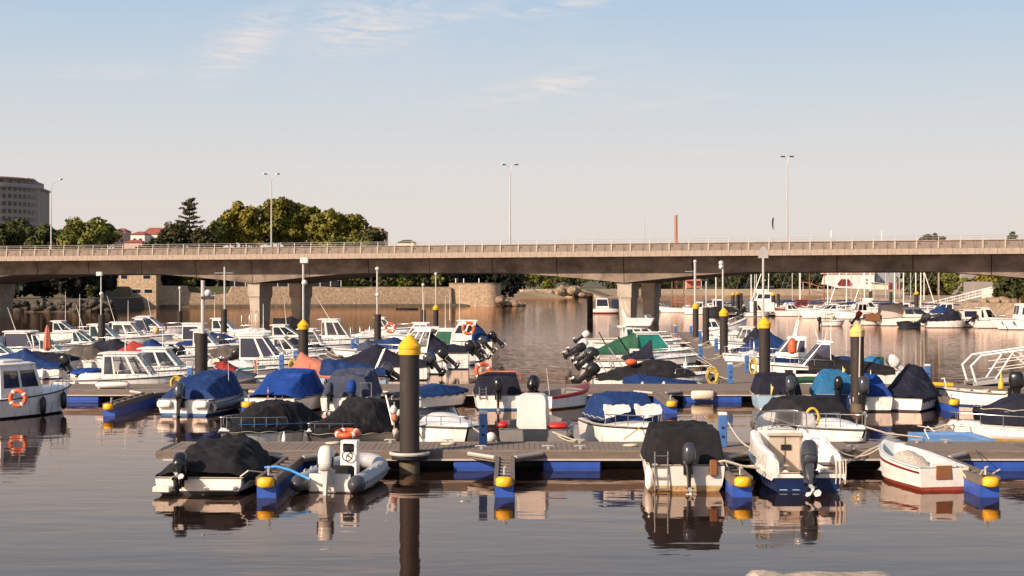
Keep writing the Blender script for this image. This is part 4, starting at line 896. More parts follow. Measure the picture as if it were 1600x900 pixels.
MB().add([(.1, .06, gz(.1)), (GL, .06, gz(GL)), (GL, 1.24, gz(GL)), (.1, 1.24, gz(.1)), (.1, .06, gz(.1) + .05), (GL, .06, gz(GL) + .05), (GL, 1.24, gz(GL) + .05), (.1, 1.24, gz(.1) + .05)], [(0, 3, 2, 1), (4, 5, 6, 7), (0, 1, 5, 4), (1, 2, 6, 5), (2, 3, 7, 6), (3, 0, 4, 7)]).build('tread_plate', 'fascia', gw)
g2 = tag(empty('far_gangway', (px(1448, 275), 275, 0)), 'long white gangway sloping up to the concrete block on the far bank', 'gangway')
GW = px(1530, 285) - px(1448, 275)
for y in (0, 1.4):
    for z, r in ((.0, .09), (.55, .04), (1.1, .06)): MB().tube([(0, y, 1.0 + z), (GW, y, 4.2 + z)], r, 6).build('rail', 'white', g2)
    for k in range(11): MB().tube([(GW * k / 10, y, 1.0 + .32 * k), (GW * k / 10, y, 2.1 + .32 * k)], .04, 5).build('baluster', 'white', g2)
MB().add([(0, 0, .9), (GW, 0, 4.1), (GW, 1.4, 4.1), (0, 1.4, .9), (0, 0, 1.0), (GW, 0, 4.2), (GW, 1.4, 4.2), (0, 1.4, 1.0)], [(0, 3, 2, 1), (4, 5, 6, 7), (0, 1, 5, 4), (1, 2, 6, 5), (2, 3, 7, 6), (3, 0, 4, 7)]).build('deck', 'fascia', g2)
pontoon('distant pontoon of the far basin behind the moored cruisers', px(1130, 262), 96, 262, 264.5, False, [(4, 8), (14, 18), (26, 30), (40, 44)])
# ------------------------------------------------------------------ boats
class Boat:
    """local frame: +x to the bow, +y to port, waterline at z = 0"""
    def __init__(s, name, label, cat, X, Y, head, L, B, fs=.55, fb=.85, hull='white', bottom='antifoul_blue', boot=.07, group=None, fd=.5,
                 deck='white', floor='interior', rub='rubber', tum=1.0, full=.42, stripe=None, trim=0.0, open_=True, n=14, fine=2.2, roll=0.0):
        s.e = tag(empty(name, (X, Y, 0), R(head)), label, cat, group); s.e.rotation_euler = (R(roll), R(-trim), R(head))
        s.L, s.B, s.fs, s.fb, s.full, s.fine, s.X, s.Y, s.head = L, B, fs, fb, full, fine, X, Y, head
        ts = [0, .08, .2, .32, .42, .52, .6, .68, .76, .83, .89, .94, .975, 1.0]
        P, S = [], []
        for sg in (1, -1):
            rows = []
            for kz, ky in ((1.0, 1.0), (.62, .985), (None, .93), (-.06, .80), (-.30, .02)):
                row = []
                for t in ts:
                    sh, hb = s.sheer(t), s.hb(t)
                    z = boot if kz is None else (kz * sh if kz > 0 else kz)
                    f = ky - (1 - ky) * 1.4 * max(0, t - .5) if ky > .5 else ky
                    x = s.x(t) - (t ** 6) * .11 * L * (1 - max(0, z) / sh) - (.05 * L * t ** 6 if z < 0 else 0) + (1 - t) ** 8 * .05 * (z / sh if z > 0 else 0) * -1
                    row.append((x, sg * hb * f, z))
                rows.append(row)
            P.append(rows)
        h = MB()
        for sg, rows in enumerate(P):
            rr_ = rows if sg == 1 else rows[::-1]
            for i in range(4):
                lower = (i >= 2) if sg == 1 else (i <= 1)
                h.grid([rr_[i], rr_[i + 1]], 1 if lower else 0)
        a, b = P
        h.add([a[0][0], a[1][0], a[2][0], b[2][0], b[1][0], b[0][0]], [(0, 1, 2, 3, 4, 5)], 0)
        h.add([a[2][0], a[3][0], a[4][0], b[4][0], b[3][0], b[2][0]], [(0, 1, 2, 3, 4, 5)], 1)
        s.hull_o = h.build('hull', [hull, bottom], s.e, ang=40)
        if stripe:
            st = MB()
            for sg in (1, -1):
                z0, z1 = stripe[1], stripe[2]
                rows = []
                for k in (z0, z1):
                    rows.append([(s.x(t) - (t ** 6) * .11 * L * (1 - k) , sg * (s.hb(t) * (.985 + .015 * (k - .62) / .38 - .02 * max(0, t - .5)) + .006), s.sheer(t) * k) for t in ts])
                st.grid(rows if sg == -1 else rows[::-1])
            st.build('stripe', stripe[0], s.hull_o, ang=60)
        # gunwale, foredeck and cockpit
        d = MB(); w = .10 if B < 2.6 else .16
        tin = [t for t in ts if t <= fd] + [fd]
        inner = lambda t: max(.02, s.hb(t) - w)
        for sg in (1, -1):
            o_ = [(s.x(t), sg * s.hb(t), s.sheer(t) + .012) for t in tin]; i_ = [(s.x(t), sg * inner(t), s.sheer(t) + .03) for t in tin]
            fl = [(s.x(t), sg * inner(t) * .9, .16 if open_ else s.sheer(t) + .02) for t in tin]
            for r1, r2, m in ((o_, i_, 0), (i_, fl, 1)): d.grid([r1, r2] if sg == -1 else [r2, r1], m)
        q = [t for t in ts if t > fd]; tq = [fd] + q
        fdk = [[(s.x(t), k * s.hb(t), s.sheer(t) + .012 + .10 * s.B / 2 * (1 - k * k) * (1 if t < 1 else 0)) for k in (-1, -.85, -.5, 0, .5, .85, 1)] for t in tq]
        d.grid(fdk, 0)
        d.grid([[(s.x(t), k * inner(t) * .9, .16 if open_ else s.sheer(t) + .02) for k in (-1, 0, 1)] for t in tin], 1)
        if open_:
            f = fdk[0]; d.grid([f, [(p[0], p[1] * .85, .16) for p in f]], 1)
            for xq in (s.x(0) + .06,): d.grid([[(xq - .06, k * s.hb(0), s.sheer(0) + .012) for k in (-1, 0, 1)], [(xq, k * s.hb(0), s.sheer(0) + .03) for k in (-1, 0, 1)], [(xq + .02, k * inner(0) * .9, .16) for k in (-1, 0, 1)]], 1)
        d.build('deck', [deck, floor], s.e, ang=40)
        if rub: MB().tube([(s.x(t) + (.0), s.hb(t) + .005, s.sheer(t) - .03) for t in ts] + [(s.x(t), -s.hb(t) - .005, s.sheer(t) - .03) for t in ts[::-1]], .026, 5).build('rub_rail', rub, s.e, ang=60)
    def x(s, t): return -s.L / 2 + s.L * t
    def hb(s, t):
        if t < s.full: return s.B / 2 * (.90 + .10 * math.sin(math.pi / 2 * t / s.full))
        k = (t - s.full) / (1 - s.full)
        return s.B / 2 * max(.03, 1 - k ** s.fine)
    def sheer(s, t): return s.fs + (s.fb - s.fs) * max(0, t) ** 1.7
    def add(s, b, name, m, parent=None, loc=(0, 0, 0), rot=(0, 0, 0), ang=35): return b.build(name, m, parent or s.e, loc, rot, ang)
    def cover(s, st, m, name='cover', drop=.16, wr=.05, seed=0, tie=True, out=.035, z0=0.0):
        """st: (t, height above the gunwale, section power) along the boat; 1 = tent, 3 = full arch"""
        rng = random.Random(seed + int(s.X * 7)); off = rng.uniform(0, 50)
        N = 44; ss = [k / 26 - 1 for k in range(53)] if s.Y < 66 else [-1, -.94, -.88, -.82, -.76, -.7, -.62, -.55, -.46, -.38, -.3, -.2, -.1, 0, .1, .2, .3, .38, .46, .55, .62, .7, .76, .82, .88, .94, 1]
        if s.Y < 66: N = 96
        rows = []
        for i in range(N + 1):
            t = st[0][0] + (st[-1][0] - st[0][0]) * i / N
            k = 0
            while k < len(st) - 2 and t > st[k + 1][0]: k += 1
            (ta, ha, pa), (tb_, hb_, pb) = st[k], st[k + 1]
            f = (t - ta) / max(1e-6, tb_ - ta); h = ha + (hb_ - ha) * f; p = pa + (pb - pa) * f
            h -= .10 * min(h, 1) * math.sin(math.pi * f) * (tb_ - ta) * 2.2          # the cloth sags between its supports
            hb = s.hb(t) + out; row = []; sh = s.sheer(t) + .035 + z0
            tieq = (.05 * abs(math.sin(t * 22 + off))) if tie else 0
            row.append((s.x(t), -hb, sh - drop + tieq))
            for q in ss:
                sd_ = 1 - .9 / max(1.0, p); aq = abs(q)
                z = sh + (.93 * h * (1 - aq) / (1 - sd_) if aq > sd_ else .93 * h + .07 * h * (1 - (aq / max(.05, sd_)) ** 2))
                w = mnoise.noise((s.x(t) * 2.2 + off, q * 2.0, 0)) + .9 * (.3 - abs(mnoise.noise((s.x(t) * 2.6 + q * 2.2 + off, q * 1.2 - s.x(t) * .8, 2)))) + .7 * (.3 - abs(mnoise.noise((s.x(t) * 4.4 - q * 3.1 + off, q * 2.4, 6)))) + .6 * mnoise.noise((s.x(t) * 5 + q * 3 + off, q * 4, 4)) + .8 * abs(mnoise.noise((s.x(t) * 1.2 - q * 4 + off, q * 1.5 + t * 2, 9)))
                if s.Y < 66: w += .22 * (.25 - abs(mnoise.noise((s.x(t) * 7 + q * 5 + off, q * 3.5 - s.x(t) * 2, 12)))) + .10 * (.25 - abs(mnoise.noise((s.x(t) * 11 - q * 8 + off, q * 6, 15))))
                z += wr * w * min(1, .25 + h)
                y = q * hb * (1 + .02 * w * (1 - abs(q)))
                row.append((s.x(t), y, z))
            row.append((s.x(t), hb, sh - drop + tieq))
            rows.append(row)
        b = MB(); b.grid(rows)
        for end, row in ((0, rows[0]), (-1, rows[-1])):
            if st[end][1] > .12:                                   # hanging end panel
                dx = (-.05 if end == 0 else .05); zb = s.sheer(st[end][0]) - drop
                pan = [row] + [[(p[0] + dx * f + .03 * mnoise.noise((p[1] * 3, f * 2, off)) * f, p[1], p[2] + (zb - p[2]) * f) for p in row] for f in (.33, .66, 1)]
                b.grid(pan if end == 0 else pan[::-1])
        c = s.add(b, name, m, ang=70)
        if s.Y < 95:
            for fq in ((.22, .5, .78) if st[-1][0] - st[0][0] > .6 else (.5,)):
                rw = rows[int(N * fq)]
                s.add(MB().tube([(p[0], p[1] * 1.004, p[2] + .007) for p in rw], .011, 4), 'seam', m, c, ang=60)
        if s.Y < 66:
            edge = [r[0] for r in rows][::2]; edge2 = [r[-1] for r in rows][::2]
            for eg in (edge, edge2): s.add(MB().tube([(p[0], p[1] * 1.01, p[2] + .02) for p in eg], .012, 4), 'hem_rope', 'rope', c, ang=60)
        return c
    def outboard(s, y=0.0, sc=1.0, tilt=0.0, m='black', steer=0.0, hood=None, t=0.0, dx=0.0, leg='black', dz=0.0):
        o = cowl_mesh(m if hood is None else hood); pr = (s.x(t) - .16 * sc + dx, y, s.sheer(0) + .06 + dz)
        e = link('outboard_motor', o, s.e, pr, (0, R(tilt), R(steer))); e.scale = (sc, sc, sc)
        link('motor_leg', leg_mesh(leg), e); link('propeller', prop_mesh('engine_white' if leg != 'engine_white' else 'alu'), e)
        return e
    def rail(s, t0=.5, h=.42, m='steel', n=4, inset=.06, r=.016):
        b = MB(); tt = [t0 + (.985 - t0) * k / 8 for k in range(9)]
        path = [(s.x(t0) - .1, s.hb(t0) - inset, s.sheer(t0) + .03)] + [(s.x(t), max(.05, s.hb(t) - inset), s.sheer(t) + h) for t in tt]
        path += [(x, -y, z) for x, y, z in path[::-1]]
        b.tube(path, r, 6)
        for k in range(1, n + 1):
            t = t0 + (.95 - t0) * k / n
            for sg in (1, -1): b.tube([(s.x(t), sg * max(.05, s.hb(t) - inset), s.sheer(t)), (s.x(t), sg * max(.05, s.hb(t) - inset), s.sheer(t) + h)], r * .9, 5)
        return s.add(b, 'pulpit_rail', m, ang=60)
    def screen(s, t, h, w=None, rake=.5, depth=.45, m='glass', frame='steel', z0=.05):
        """wrap-round windscreen: curved in plan, leaning back"""
        w = w or s.hb(t) - .1; x0 = s.x(t); z = s.sheer(t) + z0
        lo = [(x0 + depth * (1 - abs(q) ** 2.4) , q * w, z + .05 * (1 - q * q)) for q in (-1, -.9, -.7, -.4, 0, .4, .7, .9, 1)]
        hi = [(p[0] - rake * h, p[1] * .92, z + h * (.75 + .25 * (1 - abs(q) ** 3))) for p, q in zip(lo, (-1, -.9, -.7, -.4, 0, .4, .7, .9, 1))]
        o = s.add(MB().grid([lo, hi]), 'windscreen', m, ang=60)
        fr = MB(); fr.tube([lo[0]] + hi + [lo[-1]], .018, 6); fr.tube([lo[3], hi[3]], .012, 5); fr.tube([lo[5], hi[5]], .012, 5); fr.tube(lo, .014, 5)
        s.add(fr, 'windscreen_frame', frame, o, ang=60)
        return o
    def cabin(s, t0, t1, h, w0=None, w1=None, rf=.5, rr=.05, tw=.88, wall='white', glass='glass_dark', side=((.06, .46), (.52, .94)), sv=(.30, .86), front=True, back=False, roof=(.25, .12), roofm='white', z0=0.0, bv=(.12, .86), rz=.07, door=None):
        """raked wheelhouse: walls with recessed panes, and a roof plate. rf/rr: how far the front and rear lean in (m)"""
        w0 = w0 or s.hb(t0) - .18; w1 = w1 or max(.35, s.hb(t1) - .2)
        za = s.sheer((t0 + t1) / 2) + z0; zb = za + h
        lo = [Vector((s.x(t0), w0, za)), Vector((s.x(t1), w1, za)), Vector((s.x(t1), -w1, za)), Vector((s.x(t0), -w0, za))]
        hi = [Vector((s.x(t0) + rr, w0 * tw, zb)), Vector((s.x(t1) - rf, w1 * tw, zb)), Vector((s.x(t1) - rf, -w1 * tw, zb)), Vector((s.x(t0) + rr, -w0 * tw, zb))]
        wb = MB(); panes = []
        def face(a0, a1, b0, b1, wins, v):
            pt = lambda u, q: (a0.lerp(a1, u)).lerp(b0.lerp(b1, u), q)
            nrm = (a1 - a0).cross(b0 - a0).normalized()
            if not wins: wb.add([a0, a1, b1, b0], [(0, 1, 2, 3)]); return
            wb.add([pt(0, 0), pt(1, 0), pt(1, v[0]), pt(0, v[0])], [(0, 1, 2, 3)]); wb.add([pt(0, v[1]), pt(1, v[1]), pt(1, 1), pt(0, 1)], [(0, 1, 2, 3)])
            u = 0
            for (ua, ub) in list(wins) + [(1, 1)]:
                if ua > u: wb.add([pt(u, v[0]), pt(ua, v[0]), pt(ua, v[1]), pt(u, v[1])], [(0, 1, 2, 3)])
                u = ub
                if ub > ua:
                    pb = MB(); q = [pt(ua, v[0]), pt(ub, v[0]), pt(ub, v[1]), pt(ua, v[1])]
                    pb.add([p - nrm * .025 for p in q], [(0, 1, 2, 3)])
                    for i in range(4): pb.add([q[i], q[(i + 1) % 4], q[(i + 1) % 4] - nrm * .025, q[i] - nrm * .025], [(0, 1, 2, 3)])
                    panes.append(pb)
        face(lo[1], lo[0], hi[1], hi[0], [(1 - b_, 1 - a_) for a_, b_ in side][::-1], sv)       # port
        face(lo[3], lo[2], hi[3], hi[2], side, sv)                                              # starboard
        face(lo[2], lo[1], hi[2], hi[1], ((.05, .48), (.52, .95)) if front else (), (sv[0], .92))
        face(lo[0], lo[3], hi[0], hi[3], ((.10, .48), (.52, .90)) if back else (), bv)
        c = s.add(wb, 'cabin', wall, ang=25)
        for p in panes: s.add(p, 'window', glass, c, ang=0)
        if roof is not None:
            fo, ro = roof; k = .06; mx = s.x(t0) + rr - ro; nx = s.x(t1) - rf + fo
            def ring(z, g, cam_=0): return [(mx + g, -(w0 * tw + k - g), z), (nx - .18 - g, -(w1 * tw + k - g), z), (nx - g, -(w1 * tw) * .6, z), (nx - g, (w1 * tw) * .6, z), (nx - .18 - g, w1 * tw + k - g, z), (mx + g, w0 * tw + k - g, z)]
            s.add(MB().loft([ring(zb + .002, .03), ring(zb + .03, 0), ring(zb + rz, .01), ring(zb + rz + .05, .14)]), 'cabin_roof', roofm, c, ang=35)
        s.zr = zb + rz + .05; s.cab = c
        return c
    def antenna(s, t, y, z, h, lean=.15, m='white', r=.014, name='antenna'):
        return s.add(MB().tube([(s.x(t), y, z), (s.x(t) - lean * h, y, z + h)], [r, r * .5], 5), name, m)
    def radar_arch(s, t, h, w=None, m='white', lean=.25):
        w = w or s.hb(t) - .06; z = s.sheer(t)
        pts = [(s.x(t), w, z), (s.x(t) - lean * .5, w * .97, z + h * .7), (s.x(t) - lean, w * .8, z + h), (s.x(t) - lean, -w * .8, z + h), (s.x(t) - lean * .5, -w * .97, z + h * .7), (s.x(t), -w, z)]
        return s.add(MB().tube(pts, .045, 6), 'radar_arch', m, ang=60)
    def fender(s, t, side=1, z=.25, m='white', r=.10, L=.48):
        y = side * (s.hb(t) + r + .01)
        return s.add(MB().lathe([(.02, -L / 2 - .05), (r * .7, -L / 2), (r, -L / 2 + .08), (r, L / 2 - .08), (r * .7, L / 2), (.02, L / 2 + .06), (.015, s.sheer(t) - z)], 10), 'fender', m, loc=(s.x(t), y, z), ang=60)
    def ladder(s, y, z0, z1, dx=-.07, w=.17, m='steel', rungs=4):
        b = MB(); x = s.x(0) + dx
        for q in (-1, 1): b.tube([(x + .05, y + q * w, z1 - .1), (x, y + q * w, z1), (x - .02, y + q * w, z0)], .018, 6)
        for k in range(rungs): b.tube([(x - .02, y - w, z0 + .05 + (z1 - z0 - .15) * k / (rungs - 1)), (x - .02, y + w, z0 + .05 + (z1 - z0 - .15) * k / (rungs - 1))], .016, 6)
        return s.add(b, 'ladder', m, ang=60)
    def flag(s, t, y, z, h, m, size=(.3, .22), droop=True):
        f = s.add(MB().tube([(s.x(t), y, z), (s.x(t) - .05, y, z + h)], .012, 5), 'flagstaff', 'white')
        P = [[(s.x(t) - .05 - (.10 * u if droop else size[0] * u), y + .05 * math.sin(u * 5 + v * 3) * u - (size[0] * .25 * u), z + h - size[1] * v * (1.6 if droop else 1) - .12 * u) for u in (0, .33, .66, 1)] for v in (0, .3, .6, 1)]
        s.add(MB().grid(P), 'flag', m, f, ang=60)
    def hatch(s, t, w=.5, l=.5, m='glass_dark', z=.1):
        return s.add(MB().rbox(s.x(t) - l / 2, s.x(t) + l / 2, -w / 2, w / 2, s.sheer(t) + z - .02, s.sheer(t) + z + .04, .02), 'hatch', m)
    def lines(s, pts, name='mooring_line', m='rope', r=.018): return s.add(MB().tube(pts, r, 5), name, m, ang=60)
    def bow_cleat(s):
        t = .93; return s.add(MB().rbox(s.x(t) - .07, s.x(t) + .07, -.03, .03, s.sheer(t) + .03, s.sheer(t) + .12, .015), 'bow_cleat', 'steel')
    def tonneau_frame(s, t, h, m='steel'): 
        w = s.hb(t) - .05; z = s.sheer(t)
        return s.add(MB().tube([(s.x(t), w, z), (s.x(t), w * .95, z + h * .8), (s.x(t), w * .7, z + h), (s.x(t), -w * .7, z + h), (s.x(t), -w * .95, z + h * .8), (s.x(t), -w, z)], .018, 6), 'hoop', m, ang=60)
_mc = {}
def cached(key, fn):
    if key not in _mc: _mc[key] = fn()
    return _mc[key]
def cowl_mesh(m):
    def f():
        b = MB(); rings = []
        for z, lx, ly, cx in ((-.02, .17, .12, -.16), (.02, .24, .17, -.16), (.10, .270, .186, -.17), (.108, .255, .172, -.17), (.122, .255, .172, -.17), (.13, .275, .19, -.17), (.30, .285, .195, -.18), (.45, .265, .18, -.18), (.55, .215, .145, -.17), (.60, .12, .08, -.15)):
            rings.append([(cx + lx * (abs(math.cos(a)) ** .7) * (1 if math.cos(a) > 0 else -1), ly * (abs(math.sin(a)) ** .7) * (1 if math.sin(a) > 0 else -1), z) for a in [2 * math.pi * k / 16 for k in range(16)]])
        b.loft(rings); return b.mesh('outboard_motor', m, 50)
    return cached(('cowl', m), f)
def leg_mesh(m):
    def f():
        b = MB()
        b.loft([[(-.16 + x * lx, y * ly, z) for x, y in ((-1, -.6), (-.3, -1), (.6, -1), (1, 0), (.6, 1), (-.3, 1), (-1, .6))] for z, lx, ly in ((-.03, .17, .11), (-.12, .13, .085), (-.45, .12, .055), (-.66, .11, .05))])
        b.box(-.42, -.02, -.10, .10, -.70, -.665)
        b.loft([[(-.16 + x, y * .03, z) for x, y in ((-.12, -.6), (0, -1), (.12, -.3), (.12, .3), (0, 1), (-.12, .6))] for z in (-.70, -.95)])
        b.tube([(-.42, 0, -.83), (-.36, 0, -.83), (-.2, 0, -.83), (0, 0, -.83), (.07, 0, -.83)], [.045, .065, .07, .05, .01], 8)
        b.box(.0, .15, -.13, .13, -.32, .02); b.box(.04, .10, -.2, .2, -.05, .03)
        return b.mesh('motor_leg', m, 40)
    return cached(('leg', m), f)
def prop_mesh(m):
    def f():
        b = MB(); b.tube([(-.43, 0, -.83), (-.54, 0, -.83)], [.045, .03], 8)
        for k in range(3):
            a = k * 2 * math.pi / 3; c_, s_ = math.cos(a), math.sin(a)
            pr = [(-.44, -.02, .03), (-.50, .02, .03), (-.52, .08, .10), (-.49, .07, .17), (-.45, .0, .18), (-.43, -.06, .11)]
            b.add([(x, y * c_ - z * s_, y * s_ + z * c_ - .83) for x, y, z in pr] + [(x + .012, y * c_ - z * s_, y * s_ + z * c_ - .83) for x, y, z in pr], [(0, 1, 2, 3, 4, 5), (11, 10, 9, 8, 7, 6)] + [(i, i + 6, (i + 1) % 6 + 6, (i + 1) % 6) for i in range(6)])
        return b.mesh('propeller', m, 30)
    return cached(('prop', m), f)
def side_boat(name, label, cat, xa, xb, d, bow, B=None, **k):
    """a boat seen from the side between two photo columns; bow 'R' or 'L'"""
    L = (xb - xa) / FPX * d; head = k.pop('head', 0) + (0 if bow == 'R' else 180)
    b = Boat(name, label, cat, px((xa + xb) / 2, d), d, head, L, B or max(1.7, L * .37), **k)
    if d < 130:                                                   # fenders over the side and bow lines to the walkway
        rg_ = random.Random(int(xa * 3 + d)); cs = 1 if bow == 'L' else -1
        for t in (rg_.uniform(.15, .3), rg_.uniform(.45, .6)): b.fender(t, cs, rg_.uniform(.25, .4), rg_.choice(('white', 'white', 'c_navy', 'black', 'c_white')), .10, .46)
        for y in (.15, -.15): b.lines([(b.x(.97), y, b.sheer(1)), (b.x(1) + .35, y * 3, b.sheer(1) * .72), (b.x(1) + .8, y * 5, .58)])
        b.bow_cleat()
    return b
# ================================================================== front row: sterns to the camera
# black-covered boat at the end of the pontoon
b = Boat('covered_motorboat', 'low motorboat under a crumpled navy-black cover at the end of the front pontoon', 'motorboat', px(350, 38), 38.05, 86, 4.7, 2.35, fs=.40, fb=.60, hull='white_old', bottom='antifoul_black', boot=.10)
b.cover([(.03, .10, 2.4), (.10, .30, 2.2), (.30, .56, 1.9), (.42, .60, 1.7), (.62, .46, 1.7), (.78, .52, 1.6), (.98, .12, 2)], 'c_black', drop=.22, wr=.09)
b.outboard(.42, .95, 68, 'black', 12, dz=.02)
b.add(MB().rbox(b.x(0) - .32, b.x(0) - .02, -.95, -.2, .14, .24, .03), 'swim_platform', 'white')
b.add(MB().rbox(b.x(0) - .30, b.x(0) - .02, .62, 1.05, .08, .24, .03), 'transom_step', 'white_old')
b.lines([(b.x(0) + .1, -1.0, .45), (b.x(0) - .15, -1.25, .62), (b.x(0) + .3, -1.55, .52)])

# grey inflatable
def rib():
    e = tag(empty('inflatable_boat', (px(513, 36.0), 36.0, 0), R(82)), 'grey inflatable boat with white steering console and pale outboard', 'inflatable boat')
    r = .22; w = .72; L = 4.0
    path = [(0, w), (.6, w), (1.3, w), (2.1, w), (2.7, w * .93), (3.15, w * .76), (3.5, w * .5), (3.7, w * .2)]
    path = [(x, y, .24 + .16 * (x / L) ** 2.5) for x, y in path]; path += [(x, -y, z) for x, y, z in path[::-1]]
    MB().tube(path, r, 14).build('tube', 'pvc', e, ang=60)
    for s in (1, -1):
        MB().tube([(.02, s * w, .24), (-.06, s * w, .24), (-.22, s * w, .25), (-.34, s * w, .26), (-.40, s * w, .27)], [r * 1.01, r, r * .86, r * .5, r * .1], 14).build('tube_cone', 'pvc_dark', e, ang=60)
        MB().tube([(x, s * (w + .215), .27 + .1 * (x / L) ** 2) for x in (0.1, 1, 2, 2.6)], .03, 6).build('rubbing_strake', 'pvc_dark', e)
        for x in (.7, 1.3, 1.9): MB().tube([(x - .13, s * (w + .05), .465), (x, s * (w + .07), .485), (x + .13, s * (w + .05), .465)], .018, 6).build('grab_handle', 'white', e)
    MB().loft([[(x, -y, .10), (x, y, .10), (x, y * .6, -.12), (x, -y * .6, -.12)] for x, y in ((.15, .62), (2.6, .55), (3.3, .2))]).build('floor', 'grey_hull', e)
    MB().rbox(.12, .18, -.52, .52, .02, .46, .015).build('transom', 'engine_white', e)
    c = MB().loft([[(x0, -.21, z), (x0 + .34, -.21, z), (x0 + .34, .21, z), (x0, .21, z)] for x0, z in ((1.95, .1), (1.95, .58), (1.98, 1.08))]).build('console', 'white', e)
    MB().rbox(1.925, 1.972, -.14, .14, .80, 1.01, .02).build('instrument_panel', 'glass_dark', c)
    MB().tube([(1.86, .13 * math.cos(a), .70 + .13 * math.sin(a)) for a in [2 * math.pi * k / 14 for k in range(14)]], .014, 6, True).build('steering_wheel', 'black', c)
    MB().tube([(1.95, 0, .70), (1.86, 0, .70)], .02, 6).build('steering_column', 'darkred', c)
    MB().rbox(.95, 1.45, -.3, .3, .1, .52, .05).build('seat', 'c_black', e)
    o = link('outboard_motor', cowl_mesh('engine_white'), e, (.02, .05, .55), (0, R(10), R(8))); o.scale = (1, 1, 1)
    link('motor_leg', leg_mesh('engine_white'), o); link('propeller', prop_mesh('alu'), o)
    MB().rbox(-.36, -.12, -.20, .20, .05, .34, .03).build('cowl_panel', 'blackpaint', o)
    pts = [(-.35, .35, .38), (-.25, .6, .46), (0, .95, .55), (.25, 1.35, .60), (.35, 1.7, .56)]
    MB().tube(pts, .035, 8).build('blue_strap', 'bluehose', e)
rib()

# white boat with black box cover
b = Boat('covered_motorboat', 'white rust-stained motorboat with a boxy black cover and a slim outboard', 'motorboat', px(1062, 38.2), 38.45, 91, 4.1, 1.92, fs=.62, fb=.80, hull='white_old', bottom='rusty_bottom', boot=.14)
b.cover([(.09, .84, 6), (.35, .86, 5), (.55, .80, 4), (.80, .45, 2.4), (.98, .10, 2)], 'c_black', drop=.10, wr=.04)
b.outboard(.05, .86, 4, 'engine_grey', 0, dz=.02)
b.ladder(.70, .02, .98, w=.16)
b.rail(.55, .40)
b.fender(.03, 1, .30)
b.add(MB().rbox(b.x(0) - .16, b.x(0) - .01, -.68, -.48, .38, .78, .03), 'motor_bracket', 'wood')
b.lines([(b.x(0), -.6, .7), (b.x(0) - .12, -.85, .76), (b.x(0) - .02, -1.3, .62), (b.x(0) + .05, -1.75, .56)], r=.03)
b.lines([(b.x(.1), -.95, .68), (b.x(.08), -1.15, .2), (b.x(.06), -1.25, .1), (b.x(.1), -1.35, .35), (b.x(.12), -1.4, .55)])

# navy-hulled open cruiser
b = Boat('open_cruiser', 'white open cruiser with navy lower hull and a big grey outboard', 'motorboat', px(1236, 38.2), 38.6, 91, 4.7, 2.02, fs=.45, fb=1.02, hull='white', bottom='navy_hull', boot=.35, rub='white', fd=.56, floor='interior')
for y0, y1 in ((-.78, .05), (.16, .38), (.50, .70)): b.add(MB().rbox(b.x(0) - .012, b.x(0) - .002, y0, y1, .04, .14, .004), 'boot_stripe', 'lightblue')
ct = ((.0, .80, .20), (.06, .92, .22), (.16, .96, .24), (.32, 1.02, .26), (.46, 1.18, .28), (.57, 1.27, .30))
for sg in (1, -1):
    b.add(MB().loft([[(b.x(t), sg * (b.hb(t) - .01), b.sheer(t) + .01), (b.x(t), sg * (b.hb(t) - .03), z - .06), (b.x(t), sg * (b.hb(t) - .09), z), (b.x(t), sg * (b.hb(t) - w + .06), z - .01), (b.x(t), sg * (b.hb(t) - w), z - .08), (b.x(t), sg * (b.hb(t) - w - .02), .17)] for t, z, w in ct]), 'coaming', 'white', ang=40)
    b.add(MB().rbox(b.x(.02), b.x(.15), sg * .62 - .19, sg * .62 + .17, .17, .52, .04), 'stern_locker', 'white')
    b.add(MB().rbox(b.x(.03), b.x(.17), sg * .60 - .19, sg * .60 + .19, .60, .64, .015), 'seat', 'wood' if sg < 0 else 'interior')
b.add(MB().loft([[(b.x(.555), -b.hb(.555) + .16, z), (b.x(.575), -b.hb(.555) + .16, z), (b.x(.575), b.hb(.555) - .16, z), (b.x(.555), b.hb(.555) - .16, z)] for z in (.165, 1.26)]), 'bulkhead', 'white')
b.add(MB().rbox(b.x(.535), b.x(.552), -.34, .46, .2, 1.12, .012), 'cabin_door', 'interior')
b.add(MB().rbox(b.x(.528), b.x(.5345), .055, .065, .22, 1.10, .002), 'door_seam', 'wood')
b.add(MB().rbox(b.x(.52), b.x(.553), -.40, .52, 1.122, 1.20, .015), 'door_hood', 'interior')
b.add(MB().rbox(b.x(.526), b.x(.5345), -.10, .16, .76, .90, .004), 'door_vent', 'blackpaint')
b.add(MB().loft([[(b.x(t), k * (b.hb(t) - .12), b.sheer(t) + .02 + h * (1 - abs(k) ** 4)) for k in (-1, -.9, -.7, -.35, 0, .35, .7, .9, 1)] for t, h in ((.575, .58), (.68, .52), (.80, .34), (.93, .06))], closed=False, caps=False), 'cuddy_top', 'white', ang=50)
b.add(MB().loft([[(b.x(t0), -.90, z), (b.x(t1), -.90, z), (b.x(t1), -.42, z), (b.x(t0), -.42, z)] for t0, t1, z in ((.43, .553, .165), (.43, .553, .78), (.47, .553, 1.16))]), 'helm_console', 'white')
wz, wy, wx = .93, -.64, b.x(.425)
hw = b.add(MB().tube([(wx, wy + .19 * math.cos(a), wz + .19 * math.sin(a)) for a in [2 * math.pi * k / 20 for k in range(20)]], .014, 6, True), 'steering_wheel', 'steel')
b.add(MB().tube([(wx + .08, wy, wz), (wx - .01, wy, wz)], [.05, .045], 8), 'steering_hub', 'darkred', hw)
for k in range(3): b.add(MB().tube([(wx, wy, wz), (wx, wy + .19 * math.cos(k * 2.09 + .5), wz + .19 * math.sin(k * 2.09 + .5))], .01, 5), 'wheel_spoke', 'darkred', hw)
